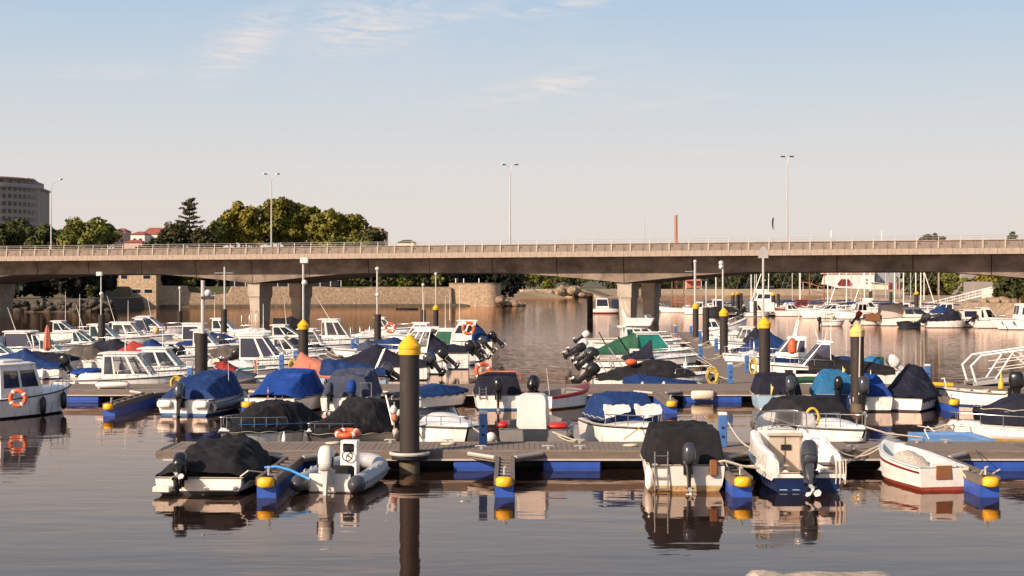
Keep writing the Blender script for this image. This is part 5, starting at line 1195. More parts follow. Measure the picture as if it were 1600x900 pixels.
b.screen(.585, .46, .80, .45, .50, z0=.62)
b.add(MB().tube([(b.x(.55), .80, 1.22), (b.x(.545), .79, 1.66), (b.x(.545), .68, 1.76), (b.x(.545), -.42, 1.76), (b.x(.545), -.52, 1.68), (b.x(.55), -.54, 1.2)], .017, 6), 'hoop', 'steel', ang=60)
b.rail(.64, .42)
b.outboard(.0, 1.12, 40, 'engine_grey', -8, dz=.04, leg='engine_grey')
b.add(MB().tube([(b.x(.66), -.80 + .17 * math.cos(a), 1.55 + .25 * math.sin(a)) for a in [2 * math.pi * k / 16 for k in range(16)]], .035, 6, True), 'yellow_line_coil', 'yrope')
for y in (-.93, -.80, -.70): b.lines([(b.x(0) - .03, y, .78), (b.x(0) - .05, y, .5), (b.x(0) - .04, y + .02, .2)], 'hanging_line')
b.lines([(b.x(.1), .98, .92), (b.x(.06), 1.2, .62), (b.x(.14), 1.5, .56)])

# white rowing boat with the net
b = Boat('rowing_boat', 'white wooden rowing boat with red trim, pale blue inside, holding a heap of net', 'rowing boat', px(1428, 38.1), 38.25, 100, 3.5, 1.42, fs=.56, fb=.86, hull='white_paint', bottom='antifoul_red', boot=.09, deck='paleblue', floor='paleblue', fd=.90, rub=None, stripe=('darkred', .74, .84), full=.45)
b.add(MB().tube([(b.x(t), b.hb(t), b.sheer(t) + .0) for t in (0, .2, .4, .6, .76, .89, .97, 1)] + [(b.x(t), -b.hb(t), b.sheer(t)) for t in (1, .97, .89, .76, .6, .4, .2, 0)], .03, 6), 'gunwale', 'paleblue', ang=60)
for t in (.22, .52): b.add(MB().rbox(b.x(t) - .13, b.x(t) + .13, -b.hb(t) + .1, b.hb(t) - .1, .36, .40, .01), 'thwart', 'paleblue')
b.add(MB().rbox(b.x(0) - .06, b.x(0) - .004, -.20, .22, .28, .62, .01), 'motor_pad', 'wood')
b.add(MB().rbox(b.x(0) - .03, b.x(0) + .05, -.34, .34, .56, .70, .02), 'transom_block', 'white_paint')
nt = MB(); rg = random.Random(5)
nx, ny = 18, 12
nt.grid([[(b.x(.34 + .46 * i / nx), (-1 + 2 * j / ny) * .50, .17 + .56 * max(0, 1 - (2 * i / nx - 1) ** 2) ** .6 * max(0, 1 - (2 * j / ny - 1) ** 2) ** .6 + .05 * rg.random()) for j in range(ny + 1)] for i in range(nx + 1)])
tag(nt.build('fishing_net', 'net', loc=b.e.location, rot=b.e.rotation_euler, ang=70), 'heap of pale fishing net lying inside the rowing boat', 'fishing net')
b.lines([(b.x(.97), 0, .82), (b.x(.98), .4, .66), (b.x(.93), 1.2, .30), (b.x(.85), 1.9, .32), (b.x(.9), 2.6, .45), (b.x(.97), 3.2, .56)])
b.lines([(b.x(0), -.55, .58), (b.x(0) - .25, -.75, .30), (b.x(0) - .1, -1.1, .32), (b.x(0) - .2, -1.4, .52)])
b.lines([(b.x(.96), -.1, .82), (b.x(1) + .25, -.12, .66), (b.x(1) + .5, -.1, .58)])

# ================================================================== behind the front pontoon
b = Boat('covered_motorboat', 'white motorboat with a tall tent-shaped black cover and bow rail, behind the front pontoon', 'motorboat', px(421, 45.8), 45.8, 238, 4.5, 1.95, fs=.58, fb=.74, hull='white', bottom='antifoul_black')
b.cover([(.0, .15, 2), (.28, .80, 1.7), (.50, .84, 1.6), (.62, .70, 1.4), (.95, .06, 2)], 'c_black', drop=.10, wr=.07)
b.rail(.55, .42, n=5)
for t in (.2, .4, .6): b.fender(t, 1, .34, 'white', .07, .4)
b.add(MB().tube([(b.x(t), .02 + b.hb(t) + .03, b.sheer(t) + .22) for t in (.1, .3, .5, .7, .9)], .012, 5), 'cover_rope', 'bluehose')
b = Boat('covered_motorboat', 'dark motorboat under a wrinkled black tent cover beside the big front pile', 'motorboat', px(553, 45.6), 45.8, 236, 4.4, 2.0, fs=.56, fb=.72, hull='grey_hull', bottom='antifoul_black', deck='white')
b.cover([(.0, .50, 2), (.16, .86, 2.2), (.46, .92, 2.0), (.60, .62, 1.3), (.98, .05, 1.6)], 'c_black', drop=.14, wr=.09)
b.rail(.70, .25, n=3)
lifebuoy('orange lifebuoy laid flat on the bow of the dark tent-covered boat', 543, 677, 43.2, .30, (R(8), 0, 0))
tag(MB().tube([(px(603, 44.3), 44.3, pz(618, 44.3)), (px(614, 43.6), 43.6, pz(664, 43.6))], .028, 6).build('boathook', 'white'), 'white boathook leaning beside the big front pile', 'boathook')
fs_ = tag(empty('fender_string', (px(615, 43.6), 43.6, 0)), 'hanging cluster of pale and faded pink fenders right beside the front pile', 'fenders')
for k_, (dx, y_, r_, m_) in enumerate(((0, 640, .10, 'c_white'), (.02, 653, .10, 'c_salmon'), (.14, 645, .08, 'c_white'), (.05, 675, .09, 'c_pink'))):
    MB().ball((dx, .02 * k_, pz(y_, 43.6)), (r_, r_, r_ * 1.35), 12, 8).build('fender', m_, fs_, ang=60)
MB().tube([(.02, 0, pz(628, 43.6)), (.02, 0, .6)], .014, 5).build('line', 'rope', fs_)
b = Boat('speedboat', 'glossy white speedboat, bow on, with smoked wrap-round windscreen by the front pile', 'speedboat', px(690, 45.6), 45.7, 291, 5.0, 2.25, fs=.80, fb=.92, hull='white', bottom='antifoul_black', boot=.10, fd=.46, full=.5)
b.screen(.36, .42, .85, .7, .75, 'glass_dark', 'black', z0=.06)
b.add(MB().loft([[(b.x(t), k * b.hb(t) * .62, b.sheer(t) + .03 + hh * (1 - abs(k) ** 3)) for k in (-1, -.8, -.4, 0, .4, .8, 1)] for t, hh in ((.47, .30), (.60, .28), (.75, .18), (.90, .05))], closed=False, caps=False), 'foredeck_moulding', 'white', ang=60)
b.rail(.62, .30, n=3)
b.bow_cleat()
b.fender(.86, 1, .35, 'white', .08, .42); b.fender(.55, 1, .4, 'white', .08, .42)
b.lines([(b.x(.93), .1, .98), (b.x(1) + .1, .25, .8), (b.x(1) + .35, .5, .60)])
# grey workboat with white-wrapped console
b = Boat('workboat', 'grey open workboat with red cushions and a white-wrapped console', 'motorboat', px(842, 45.2), 45.3, 84, 4.0, 2.2, fs=.84, fb=.92, hull='grey_hull', bottom='antifoul_black', deck='grey_hull', floor='grey_hull', rub='black', fd=.85)
b.add(MB().loft([[(b.x(.26) + dx + .02 * mnoise.noise((k * .8, z * 3, 1)), y + .03 * mnoise.noise((k * 1.7, z * 4, 5)), z) for k, (dx, y) in enumerate(((0, -.42 * w), (0, -.14 * w), (0, .14 * w), (0, .42 * w), (.12, .48 * w), (.5, .48 * w), (.78, .42 * w), (.8, 0), (.78, -.42 * w), (.5, -.48 * w), (.12, -.48 * w)))] for z, w in ((.55, 1.06), (.75, 1.02), (1.0, 1.0), (1.3, .97), (1.6, .94), (1.74, .88), (1.80, .70))]), 'wrapped_console', 'c_white', loc=(0, .12, 0), ang=50)
b.add(MB().rbox(b.x(.02), b.x(.24), -1.0, -.40, .86, 1.02, .06), 'red_cushion', 'red', ang=50)
b.add(MB().rbox(b.x(.05), b.x(.26), .78, 1.08, .86, 1.04, .06), 'red_cushion', 'red', ang=50)
b.fender(.02, -1, .4, 'black', .11, .5)
b.add(MB().ball((b.x(0) - .1, 1.22, .62), .16, 12, 8), 'ball_fender', 'c_white', ang=60)
b.lines([(b.x(0), -.5, .82), (b.x(0) - .12, -.8, .72), (b.x(0) - .18, -1.15, .60), (b.x(0) - .3, -1.5, .58)], r=.025)
# white boat with blue canopy
b = Boat('canopy_boat', 'white motorboat, bow on, with blue canopy and loose white sheets', 'motorboat', px(982, 45.6), 45.9, 281, 5.0, 2.15, fs=.75, fb=.90, hull='white', bottom='antifoul_blue', rub='black', fd=.62)
b.cover([(.02, .60, 4), (.20, .84, 4), (.42, .86, 4), (.60, .62, 3)], 'c_blue', drop=-.05, wr=.03, z0=.06, out=-.12)
for y0, y1, d_ in ((-.92, -.1, 0), (.05, .9, .1)):
    P = [[(b.x(.60 + .05 * v) + .06 * mnoise.noise((u * 4, v * 3, d_)), y0 + (y1 - y0) * u + .05 * mnoise.noise((u * 3, v * 4, 7)), b.sheer(.6) + .62 - .42 * v * (1 - .55 * abs(u - d_ * 4)) + .05 * mnoise.noise((u * 5, v * 2, 3))) for u in [k / 10 for k in range(11)]] for v in [k / 8 for k in range(9)]]
    b.add(MB().grid(P), 'loose_sheet', 'c_white', ang=70)
b.add(MB().grid([[(b.x(.61), y, b.sheer(.6) + .04) for y in (-.85, 0, .85)], [(b.x(.61) - .02, y * .8, b.sheer(.6) + .30 - .2 * abs(y)) for y in (-.85, 0, .85)]]), 'opening_shade', 'c_black', ang=60)  # black sheet painting the shade inside the canopy opening
b.rail(.64, .34, n=3); b.bow_cleat(); b.fender(.7, 1, .4, 'black', .05, .2)
b.lines([(b.x(.96), .05, .95), (b.x(1) + .2, .3, .75), (b.x(1) + .5, .6, .60)])
b.lines([(b.x(.93), -.1, .95), (b.x(1) + .05, -.5, .8), (b.x(1) + .3, -.9, .60)], m='yrope')
# white boat with black cover, bow to the pontoon
b = Boat('covered_motorboat', 'white motorboat, bow to the pontoon, black cover stretched behind its windscreen', 'motorboat', px(1288, 45.6), 45.9, 288, 5.0, 2.2, fs=.72, fb=.84, hull='white', bottom='antifoul_black', fd=.50)
b.cover([(.0, .45, 3), (.15, .78, 3.4), (.40, .80, 3.4), (.48, .62, 3), (.55, .30, 3)], 'c_black', drop=.14, wr=.03)
b.screen(.52, .32, .82, .6, .5, 'glass', 'steel', z0=.06)
b.rail(.60, .42, n=4); b.bow_cleat()
b.add(MB().loft([[(b.x(t), k * b.hb(t) * .6, b.sheer(t) + .04 + hh * (1 - abs(k) ** 3)) for k in (-1, -.8, -.4, 0, .4, .8, 1)] for t, hh in ((.55, .22), (.75, .16), (.90, .05))], closed=False, caps=False), 'foredeck_moulding', 'white', ang=60)
b.lines([(b.x(.96), .1, .9), (b.x(1) + .2, .6, .72), (b.x(1) + .5, 1.6, .60)], r=.025)
tag(MB().loft([[(.32 * k * math.cos(a), .16 * k * math.sin(a), z) for a in [2 * math.pi * q / 14 for q in range(14)]] for k, z in ((.5, 0), (1, .05), (1, .11), (.6, .16))]).build('flat_fender', 'white', loc=(px(1332, 42.4), 42.4, DZ + .02), ang=50), 'flat white fender lying on the front pontoon edge', 'fender')
# pale blue floating platform
e = tag(empty('floating_platform', (px(1486, 44.2), 44.2, 0)), 'low pale blue floating platform lying against the front pontoon', 'platform')
MB().rbox(-.95, .95, -1.15, 1.3, -.2, .48, .04).build('base', 'panel_blue', e)
for s in (-1, 1): MB().box(s * .9 - .05, s * .9 + .05, -1.15, 1.3, .482, .58).build('side_lip', 'panel_blue', e)
for y in (-1.1, 1.25): MB().box(-.84, .84, y - .05, y + .05, .482, .57).build('end_lip', 'panel_blue', e)
MB().tube([(-.9, -.9, .55), (-1.05, -.9, .85), (-.95, -.9, .95), (-.75, -.9, .8)], .02, 6).build('handle', 'white', e)
# cabin boat with ochre bottom
b = side_boat('cabin_boat', 'white cabin boat with ochre lower hull and navy canopy at the photo edge', 'cabin boat', 1484, 1765, 46.3, 'L', 2.1, head=-6, fs=.62, fb=.74, hull='white', bottom='ochre', boot=.34, rub='white', fd=.3)
b.cabin(.28, .80, .52, rf=.55, rr=.0, tw=.86, side=((.06, .30), (.36, .60), (.68, .86)), sv=(.34, .78), roof=None, front=True)
b.add(MB().loft([[(b.x(t), k * .80, b.sheer(.5) + .52 + .10 * (1 - k * k)) for k in (-1, -.5, 0, .5, 1)] for t in (.28, .72)], closed=False, caps=False), 'cabin_top', 'white', ang=60)
b.cover([(.0, .85, 4), (.30, .98, 4), (.62, .92, 3.5), (.84, .40, 2.5)], 'c_navy', drop=-.42, wr=.03, out=-.06, z0=.05)
b.rail(.5, .36, n=4); b.bow_cleat(); b.antenna(.80, -.3, 1.0, .5, -.1)
b.fender(.9, 1, .35, 'cream', .1, .4)

# ================================================================== sterns at the second pontoon
b = Boat('cabin_boat', 'white cabin boat with dark sliding door and an orange lifebuoy at the photo edge', 'cabin boat', px(34, 58.3), 58.6, 64, 5.2, 2.2, fs=.75, fb=1.05, hull='white', bottom='antifoul_black')
b.cabin(.10, .55, 1.30, rf=.5, rr=.0, tw=.94, side=((.08, .46), (.52, .92)), sv=(.35, .86), back=True, bv=(.04, .88), roof=(.15, .18), z0=-.1)
b.add(MB().rbox(b.x(0) - .55, b.x(0) - .01, -.9, .9, .12, .26, .04), 'swim_platform', 'white')
b.add(MB().rbox(b.x(.18), b.x(.4), -.5, .5, b.zr, b.zr + .10, .04), 'roof_hatch', 'white')
b.add(MB().lathe([(.16, 0), (.16, .28), (.10, .36)], 10), 'orange_dome', 'orange', loc=(b.x(.2), .1, b.zr + .0), ang=50)
b.fender(.45, -1, .40, 'black', .12, .6); b.fender(.72, -1, .5, 'black', .12, .6)
b.outboard(.3, .9, 10, 'engine_grey', dx=-.5, dz=-.35)
b.rail(.6, .4)
lifebuoy('orange lifebuoy on the stern of the white cabin boat at the photo edge', 28, 622, 55.6, .28)
b = Boat('covered_motorboat', 'white-sterned motorboat under a smooth blue cover with a grey outboard', 'motorboat', px(326, 60), 60.4, 78, 5.2, 2.35, fs=.62, fb=.75, hull='white', bottom='antifoul_blue', boot=.10)
b.cover([(.08, .35, 2.6), (.30, .78, 2.4), (.62, .92, 2.2), (.80, .70, 1.8), (.98, .08, 2)], 'c_blue', drop=.10, wr=.05)
b.outboard(.05, 1.05, 14, 'engine_grey', 6, dz=-.02)
for s in (1, -1): b.add(MB().rbox(b.x(0) - .22, b.x(0) - .005, s * .75 - .30, s * .75 + .30, .30, .62, .07), 'stern_pod', 'white', ang=50)
b.add(MB().tube([(b.x(0) + .1, -b.hb(0) - .12, .34), (b.x(.3), -b.hb(.3) - .14, .36), (b.x(.6), -b.hb(.6) - .14, .42), (b.x(.85), -b.hb(.85) - .1, .52)], .17, 10), 'side_tube', 'pvc_dark', ang=60)
b.antenna(.45, -.9, .8, 1.3, .05)
b = Boat('covered_motorboat', 'white motorboat under a bright royal blue tent cover with stern ladder', 'motorboat', px(458, 61), 61.2, 76, 5.0, 2.35, fs=.60, fb=.78, hull='white', bottom='antifoul_black', rub='blackpaint')
b.cover([(.02, .12, 2), (.30, .88, 2.6), (.52, .98, 2.8), (.72, .86, 2), (.97, .08, 2)], 'c_bright', drop=.08, wr=.03)
b.ladder(-.42, -.1, .72, w=.15)
b.add(MB().rbox(b.x(0) - .015, b.x(0) - .004, -.06, .36, .40, .50, .003), 'name_plate', 'panel_blue')
b.flag(.02, .1, .6, .45, 'flag_orange', (.14, .22))
b = Boat('covered_motorboat', 'motorboat under a grey-blue hooped cover with two blue-hooded outboards', 'motorboat', px(556, 61.4), 61.6, 84, 4.8, 2.1, fs=.60, fb=.72, hull='white', bottom='antifoul_black')
b.cover([(.12, .80, 3), (.35, 1.0, 3), (.65, .96, 2.6), (.96, .10, 2)], 'c_greyblue', drop=.08, wr=.05)
b.outboard(.55, .85, 10, 'c_greyblue', dz=.05); b.outboard(-.35, .95, 30, 'c_bright', dz=.05)
b.add(MB().tube([(b.x(.02), -.65, .62), (b.x(.02), -.65, 1.2), (b.x(.02), -1.1, 1.2), (b.x(.02), -1.1, .62)], .022, 6), 'stern_rail', 'steel', ang=60)
b = Boat('covered_dinghy', 'small dinghy under a flat blue cover just behind the big front pile', 'dinghy', px(688, 62.4), 62.6, 40, 3.0, 1.45, fs=.50, fb=.62, hull='white', bottom='antifoul_black')
b.cover([(.0, .22, 2), (.4, .42, 1.6), (.75, .22, 1.6), (.98, .03, 2)], 'c_blue', drop=.14, wr=.03)
b = Boat('covered_motorboat', 'white motorboat under a boxy navy cover with an orange bar and black outboard', 'motorboat', px(776, 62.3), 62.6, 92, 4.0, 1.95, fs=.58, fb=.75, hull='white', bottom='antifoul_blue')
b.cover([(.10, .68, 5), (.40, .84, 4), (.65, .70, 3), (.97, .10, 2)], 'c_navy', drop=.08, wr=.03)
b.outboard(.0, 1.0, 2, 'black', 0, dz=.12)
b.add(MB().tube([(b.x(.25), .75, 1.40), (b.x(.25), .4, 1.52), (b.x(.25), -.75, 1.52), (b.x(.25), -.95, 1.45), (b.x(.25), -.98, 1.2)], .04, 7), 'orange_bar', 'c_salmon', ang=60)
b.ladder(.62, .45, .95, w=.14)
lifebuoy('orange horseshoe lifebuoy standing on the boxy navy cover', 754.5, 580, 62.8, .30, (R(84), 0, R(20)))
b = Boat('fishing_dinghy', 'small red and white boat with a black outboard before the second pontoon', 'dinghy', px(882, 62), 62.4, 52, 3.6, 1.6, fs=.55, fb=.82, hull='white', bottom='wood', deck='darkred', floor='grey_hull', stripe=('red', .80, 1.0), rub='red', fd=.66)
b.outboard(.1, 1.0, 25, 'black', 0, dz=.15)
b.tonneau_frame(.25, .85, 'wood')
b.antenna(.1, -.3, .6, 1.1, .2, 'white')
b = Boat('covered_motorboat', 'pale blue hulled boat with a dark boxy cover and small yellow flag', 'motorboat', px(1211, 62), 62.2, 86, 4.2, 1.95, fs=.62, fb=.76, hull='lightblue', bottom='white', boot=.10, rub='white')
b.cover([(.10, .68, 5), (.40, .78, 4.5), (.65, .70, 3.5), (.97, .10, 2)], 'c_navy', drop=.08, wr=.03)
b.outboard(-.38, 1.05, 8, 'engine_grey', 0, dz=.12)
b.flag(.0, .35, .55, .55, 'flag_yellow', (.14, .26))
b = Boat('covered_motorboat', 'boat under turquoise-blue covers with a black outboard, beside the pale-capped pile', 'motorboat', px(1304, 62.3), 62.6, 84, 4.2, 1.9, fs=.62, fb=.78, hull='navy_hull', bottom='antifoul_black')
b.cover([(.05, .45, 3), (.30, .72, 2.4), (.60, .80, 2.2), (.97, .12, 2)], 'c_teal', drop=.20, wr=.06)
b.outboard(.05, .9, 0, 'black', 0, dz=.2)
b.flag(.5, -.4, 1.2, .5, 'flag_yellow', (.12, .25))
b = Boat('covered_motorboat', 'white-sterned boat with blue cover and curved black outboard right under the pale-capped pile', 'motorboat', px(1352, 61.6), 61.8, 86, 4.0, 1.75, fs=.58, fb=.74, hull='white', bottom='antifoul_black')
b.cover([(.10, .42, 3), (.45, .78, 2.2), (.97, .10, 2)], 'c_bright', drop=.10, wr=.05)
b.outboard(.42, 1.15, 6, 'engine_grey', 0, dz=.12)
b = Boat('covered_motorboat', 'motorboat under a peaked navy tent cover beside a yellow-tipped finger', 'motorboat', px(1426, 62), 62.2, 62, 4.8, 2.2, fs=.50, fb=.62, hull='white', bottom='antifoul_black')
b.cover([(.0, .05, 1.5), (.20, .30, 1.2), (.48, 1.18, 1.15), (.62, 1.12, 1.3), (.80, .45, 1.3), (.98, .10, 1.6)], 'c_navy', drop=.22, wr=.10)
b = Boat('open_dinghy', 'small white open boat with cream insides and a tall black outboard near the gangway', 'dinghy', px(1518, 63.2), 63.2, 158, 2.9, 1.35, fs=.55, fb=.72, hull='white', bottom='antifoul_blue', deck='cream', floor='cream', fd=.7)
b.outboard(-.1, 1.15, 4, 'black', 0, dz=.15)
for t in (.3, .55): b.add(MB().rbox(b.x(t) - .12, b.x(t) + .12, -b.hb(t) + .1, b.hb(t) - .1, .62, .66, .01), 'thwart', 'cream')
b.add(MB().tube([(b.x(.85), .3, .8), (b.x(.88), .3, 1.15), (b.x(.92), .2, 1.1)], .03, 6), 'bow_roller', 'white')
# yellow marker buoys on the fingers
tag(MB().lathe([(.02, 0), (.12, .04), (.12, .30), (.05, .42), (.025, .75)], 10).build('marker_buoy', 'yellow', loc=(px(1564, 64.9), 64.9, DZ), ang=50), 'yellow marker buoy standing on the second pontoon by the gangway', 'buoy')
tag(MB().tube([(-.9, 0, 0), (-.3, .05, .06), (.3, 0, .05), (.9, .05, .02)], .10, 8).build('fender_roll', 'yellow', loc=(px(1459, 65.4), 65.6, DZ + .12), ang=60), 'yellow roll of fender lying on the second pontoon', 'fender')
tag(MB().rbox(-.75, .75, -.16, .16, 0, .32, .12).build('fender_roll', 'c_white', loc=(px(178, 65.4), 65.2, DZ + .02), ang=60), 'long white fender lying on the second pontoon below the cruiser', 'fender')
tag(MB().rbox(-.5, .5, -.1, .1, 0, .42, .08).build('dock_fender', 'cream', loc=(px(1098, 64.6), 64.65, .12), ang=60), 'cream fender hung on the front edge of the second pontoon', 'fender')
sb = tag(MB().tube([(.0, 0, 0), (.06, 0, 2.9)], .03, 6).build('boathook', 'fascia_pale', loc=(px(1342, 59.6), 59.6, .7)), 'pale boathook leaning against the pale-capped pile', 'boathook')

# ================================================================== crowded boats on the near side of the stone house
def cover_boat(label, xa, xb, d, bow, m, st, hull='white', B=None, fs=.6, fb=.8, ob=(), bottom='antifoul_blue', name='covered_motorboat', wr=.05, drop=.12, **k):
    b = side_boat(name, label, 'motorboat', xa, xb, d, bow, B, fs=fs, fb=fb, hull=hull, bottom=bottom, **k)
    b.cover(st, m, drop=drop, wr=wr)
    for (y, sc, tilt, mm) in ob: b.outboard(y, sc, tilt, mm, dz=.05)
    return b
def cab_boat(label, xa, xb, d, bow, t0, t1, h, glass='glass_dark', ob=(), rail=True, ant=(), B=None, fs=.75, fb=1.0, hull='white', bottom='antifoul_blue', rf=.7, rr=.0, side=((.06, .46), (.52, .92)), name='cabin_cruiser', roof=(.25, .25), sv=(.22, .88), wall='white', tw=.86, arch=None, z0=0.0, rub='rubber', roofm='white', **k):
    b = side_boat(name, label, 'cabin boat', xa, xb, d, bow, B, fs=fs, fb=fb, hull=hull, bottom=bottom, rub=rub, **k)
    if 94 < d < 170 and h > 1.1: h *= .80 + .12 * math.sin(d * 3.7); rf *= 1.15 + .3 * math.sin(d * 1.3)
    b.cabin(t0, t1, h, rf=rf, rr=rr, glass=glass, side=side, roof=roof, sv=sv, wall=wall, tw=tw, z0=z0, roofm=roofm)
    if rail: b.rail(max(.45, t1 - .25), .42, n=3)
    for (y, sc, tilt, mm) in ob: b.outboard(y, sc, tilt, mm, dz=.05)
    for (t, hh, le) in ant: b.antenna(t, .2, b.zr - .03, hh, le, r=.025)
    if arch: b.radar_arch(*arch)
    return b
b = cab_boat('white cabin cruiser broadside behind the second pontoon, bow by the yellow hose coil', 96, 292, 71, 'R', .36, .76, 1.12, 'glass', rail=False, fs=.62, fb=.86, rf=.85, rr=.05, side=((.05, .24), (.28, .62), (.68, .95)), sv=(.18, .92), ant=[(.5, .9, 0)], B=2.3)
b.rail(.50, .40, n=6); b.add(MB().rbox(b.x(.16), b.x(.34), -.6, .6, .5, .9, .1), 'seat', 'white', ang=50)
b = cab_boat('second white cabin cruiser, half hidden behind the broadside one', 196, 338, 76, 'R', .22, .66, 1.05, 'glass', fs=.75, fb=.98, rf=.9, side=((.05, .45), (.52, .92)), ant=[(.4, 1.0, 0)], B=2.2)
b = cover_boat('motorboat under a rippled blue cover near the photo edge with a large black outboard', -30, 98, 82, 'L', 'c_blue', [(0, .15, 2), (.2, .35, 1.6), (.45, .95, 1.4), (.7, .55, 1.6), (.98, .05, 2)], ob=[(.1, 0.95, 35, 'black')])
tag(MB().loft([[(r * math.cos(a) * (1 + .3 * (k % 2)), r * math.sin(a) * (1 + .3 * (k % 2)), z) for k, a in enumerate([2 * math.pi * q / 12 for q in range(12)])] for r, z in ((.03, 2.85), (.10, 2.6), (.16, 2.0), (.20, 1.5), (.10, 1.35))] ).build('folded_parasol', 'c_salmon', loc=(px(74, 86), 86, 0), ang=30), 'folded orange-red parasol standing among the covered boats', 'parasol')
cover_boat('motorboat under a dark grey cover in front of the bare mast pile', 92, 172, 92, 'L', 'c_grey', [(0, .2, 2), (.3, .80, 1.8), (.6, .72, 1.6), (.98, .05, 2)])
cover_boat('small low boat under a flat blue tarpaulin behind the white cruiser cabin', 118, 162, 78, 'R', 'c_bright', [(0, .12, 2), (.4, .18, 2), (.98, .04, 2)], fs=.55, fb=.65)
b = cab_boat('long white cruiser with two low roofs and navy screens by the shaded shore', -12, 128, 101, 'R', .18, .50, 1.05, 'glass_navy', fs=.9, fb=1.15, rf=.5, side=((.03, .97),), sv=(.08, .92), roof=(.5, .15), ant=[(.25, 1.6, .35)])
b.cover([(.0, .25, 3), (.10, .70, 3), (.18, 1.0, 3)], 'c_greyblue')
b = cab_boat('white cabin boat with teal windscreen panes beside the bare pile', 82, 200, 108, 'R', .30, .62, 1.35, 'glass_teal', fs=.8, fb=1.1, rf=1.0, side=((.08, .40), (.5, .92)), sv=(.25, .92), ant=[(.35, 2.6, .0), (.4, 1.8, .3)])
b = cab_boat('white cabin boat with a dark open doorway behind the bare pile', 118, 238, 118, 'R', .22, .58, 1.40, 'glass_teal', fs=.85, fb=1.15, rf=.9, side=((.05, .40), (.5, .95)), sv=(.2, .92))
b = cab_boat('white cabin boat with clear windows and a whip aerial below the stone house', 168, 272, 124, 'R', .10, .55, 1.45, 'glass', fs=.85, fb=1.1, rf=1.1, side=((.05, .5), (.57, .95)), ant=[(.1, 2.2, .3), (.3, 1.8, 0)])
b = cover_boat('motorboat with red and blue covers and a black outboard among the cabin boats', 178, 280, 95, 'L', 'c_red', [(0, .10, 2), (.3, .45, 1.8), (.7, .85, 1.3), (.98, .05, 2)], ob=[(.0, 0.95, 40, 'black')])
b.cover([(-.02, .15, 2), (.12, .35, 1.8), (.42, .98, 1.7), (.52, .75, 1.8)], 'c_blue', 'rear_cover', drop=-.18, z0=.08)
b = cab_boat('small white boat with a navy hooped canopy below the stone house', 205, 258, 136, 'R', .15, .55, 1.45, 'glass_navy', fs=.9, fb=1.1, rf=.4, side=((.03, .97),), sv=(.1, .9))
tag(MB().ball((0, 0, 0), (.24, .24, .34), 12, 8).build('buoy', 'tan', loc=(px(244, 118), 118, pz(516, 118)), ang=60), 'tan teardrop buoy hung among the cabin boats', 'buoy')
b = cover_boat('white boat flying a small red flag beside the slim bare pile', 228, 312, 128, 'R', 'c_white', [(0, .1, 2), (.5, .4, 2), (.98, .05, 2)], ob=[(0, 1, 20, 'engine_white')])
b.flag(.4, 0, 1.0, 1.0, 'flag_red', (.6, .4))
b = cab_boat('white cabin boat with a navy side screen behind the lamp-post pile', 264, 372, 116, 'R', .22, .52, 1.35, 'glass_navy', fs=.9, fb=1.1, rf=.15, side=((.04, .80),), sv=(.05, .85), roof=(.3, .1))
b = cover_boat('white boat with a small blue cover and paired black outboards', 320, 420, 112, 'R', 'c_blue', [(.10, .7, 2), (.3, .55, 1.6), (.5, .15, 2)], ob=[(-.35, 0.95, 55, 'black'), (.35, 0.95, 50, 'black')], fs=.9, fb=1.1)
b = cab_boat('white cruiser with navy cabin screens beside the pedestal, black outboards tilted up', 372, 500, 87, 'R', .05, .52, 1.35, 'glass_navy', fs=.8, fb=1.0, rf=.95, side=((.03, .58), (.66, .95)), sv=(.10, .92), ob=[(-.3, 0.95, 60, 'black'), (.35, 0.95, 55, 'black')], ant=[(.3, 1.8, 0)], B=2.4)
b = cover_boat('low white speedboat with turquoise deck and a small red cover', 322, 438, 79, 'R', 'c_red', [(.12, .45, 2), (.25, .5, 2), (.42, .08, 2)], fs=.55, fb=.72, fd=.35)
b.add(MB().loft([[(b.x(t), k * b.hb(t) * .8, b.sheer(t) + .08 + .05 * (1 - k * k)) for k in (-1, 0, 1)] for t in (.45, .8)], closed=False, caps=False), 'turquoise_panel', 'c_seagreen', ang=60)
b = cover_boat('low white motorboat with grey foredeck hatch just behind the second pontoon', 322, 452, 73.5, 'R', 'c_greyblue', [(.2, .2, 2), (.4, .35, 2), (.6, .1, 2)], fs=.5, fb=.66, fd=.35)
b.flag(.62, 0, .7, .8, 'flag_orange', (.12, .35))
b = cab_boat('white cabin boat with a pale windscreen just before the yellow-capped mast pile', 418, 512, 96, 'R', .12, .52, 1.25, 'glass', fs=.8, fb=1.0, rf=1.0)
b = cab_boat('low white cabin boat with a flat roof immediately behind the yellow-capped mast pile', 432, 560, 106, 'R', .30, .58, 1.30, 'glass', fs=.85, fb=1.05, rf=.7, side=((.05, .95),))
b = cab_boat('white pilothouse boat with an overhanging roof and open dark door', 452, 600, 116, 'R', .36, .66, 1.65, 'glass', fs=.9, fb=1.2, rf=.9, side=((.02, .14), (.24, .60), (.66, .95)), roof=(.15, .35), ant=[(.42, 1.8, .6)])
b = cover_boat('white open boat with steel hoops near the bare mast pile', 520, 618, 126, 'R', 'c_white', [(.1, .3, 2), (.5, .5, 2), (.9, .1, 2)])
for t in (.3, .45, .6): b.tonneau_frame(t, 1.3)
b = cover_boat('white boat with steel hoops and gear near the left bridge columns', 352, 432, 128, 'R', 'c_white', [(.1, .3, 2), (.5, .5, 2), (.9, .1, 2)], fs=1.0, fb=1.2)
for t in (.35, .5, .62): b.tonneau_frame(t, 1.9)
b = cover_boat('black-hulled covered boat in the shadow of the bridge columns', 428, 482, 150, 'R', 'c_black', [(.0, .9, 3), (.5, 1.0, 2), (.98, .1, 2)], hull='blackpaint', fs=1.0, fb=1.3)
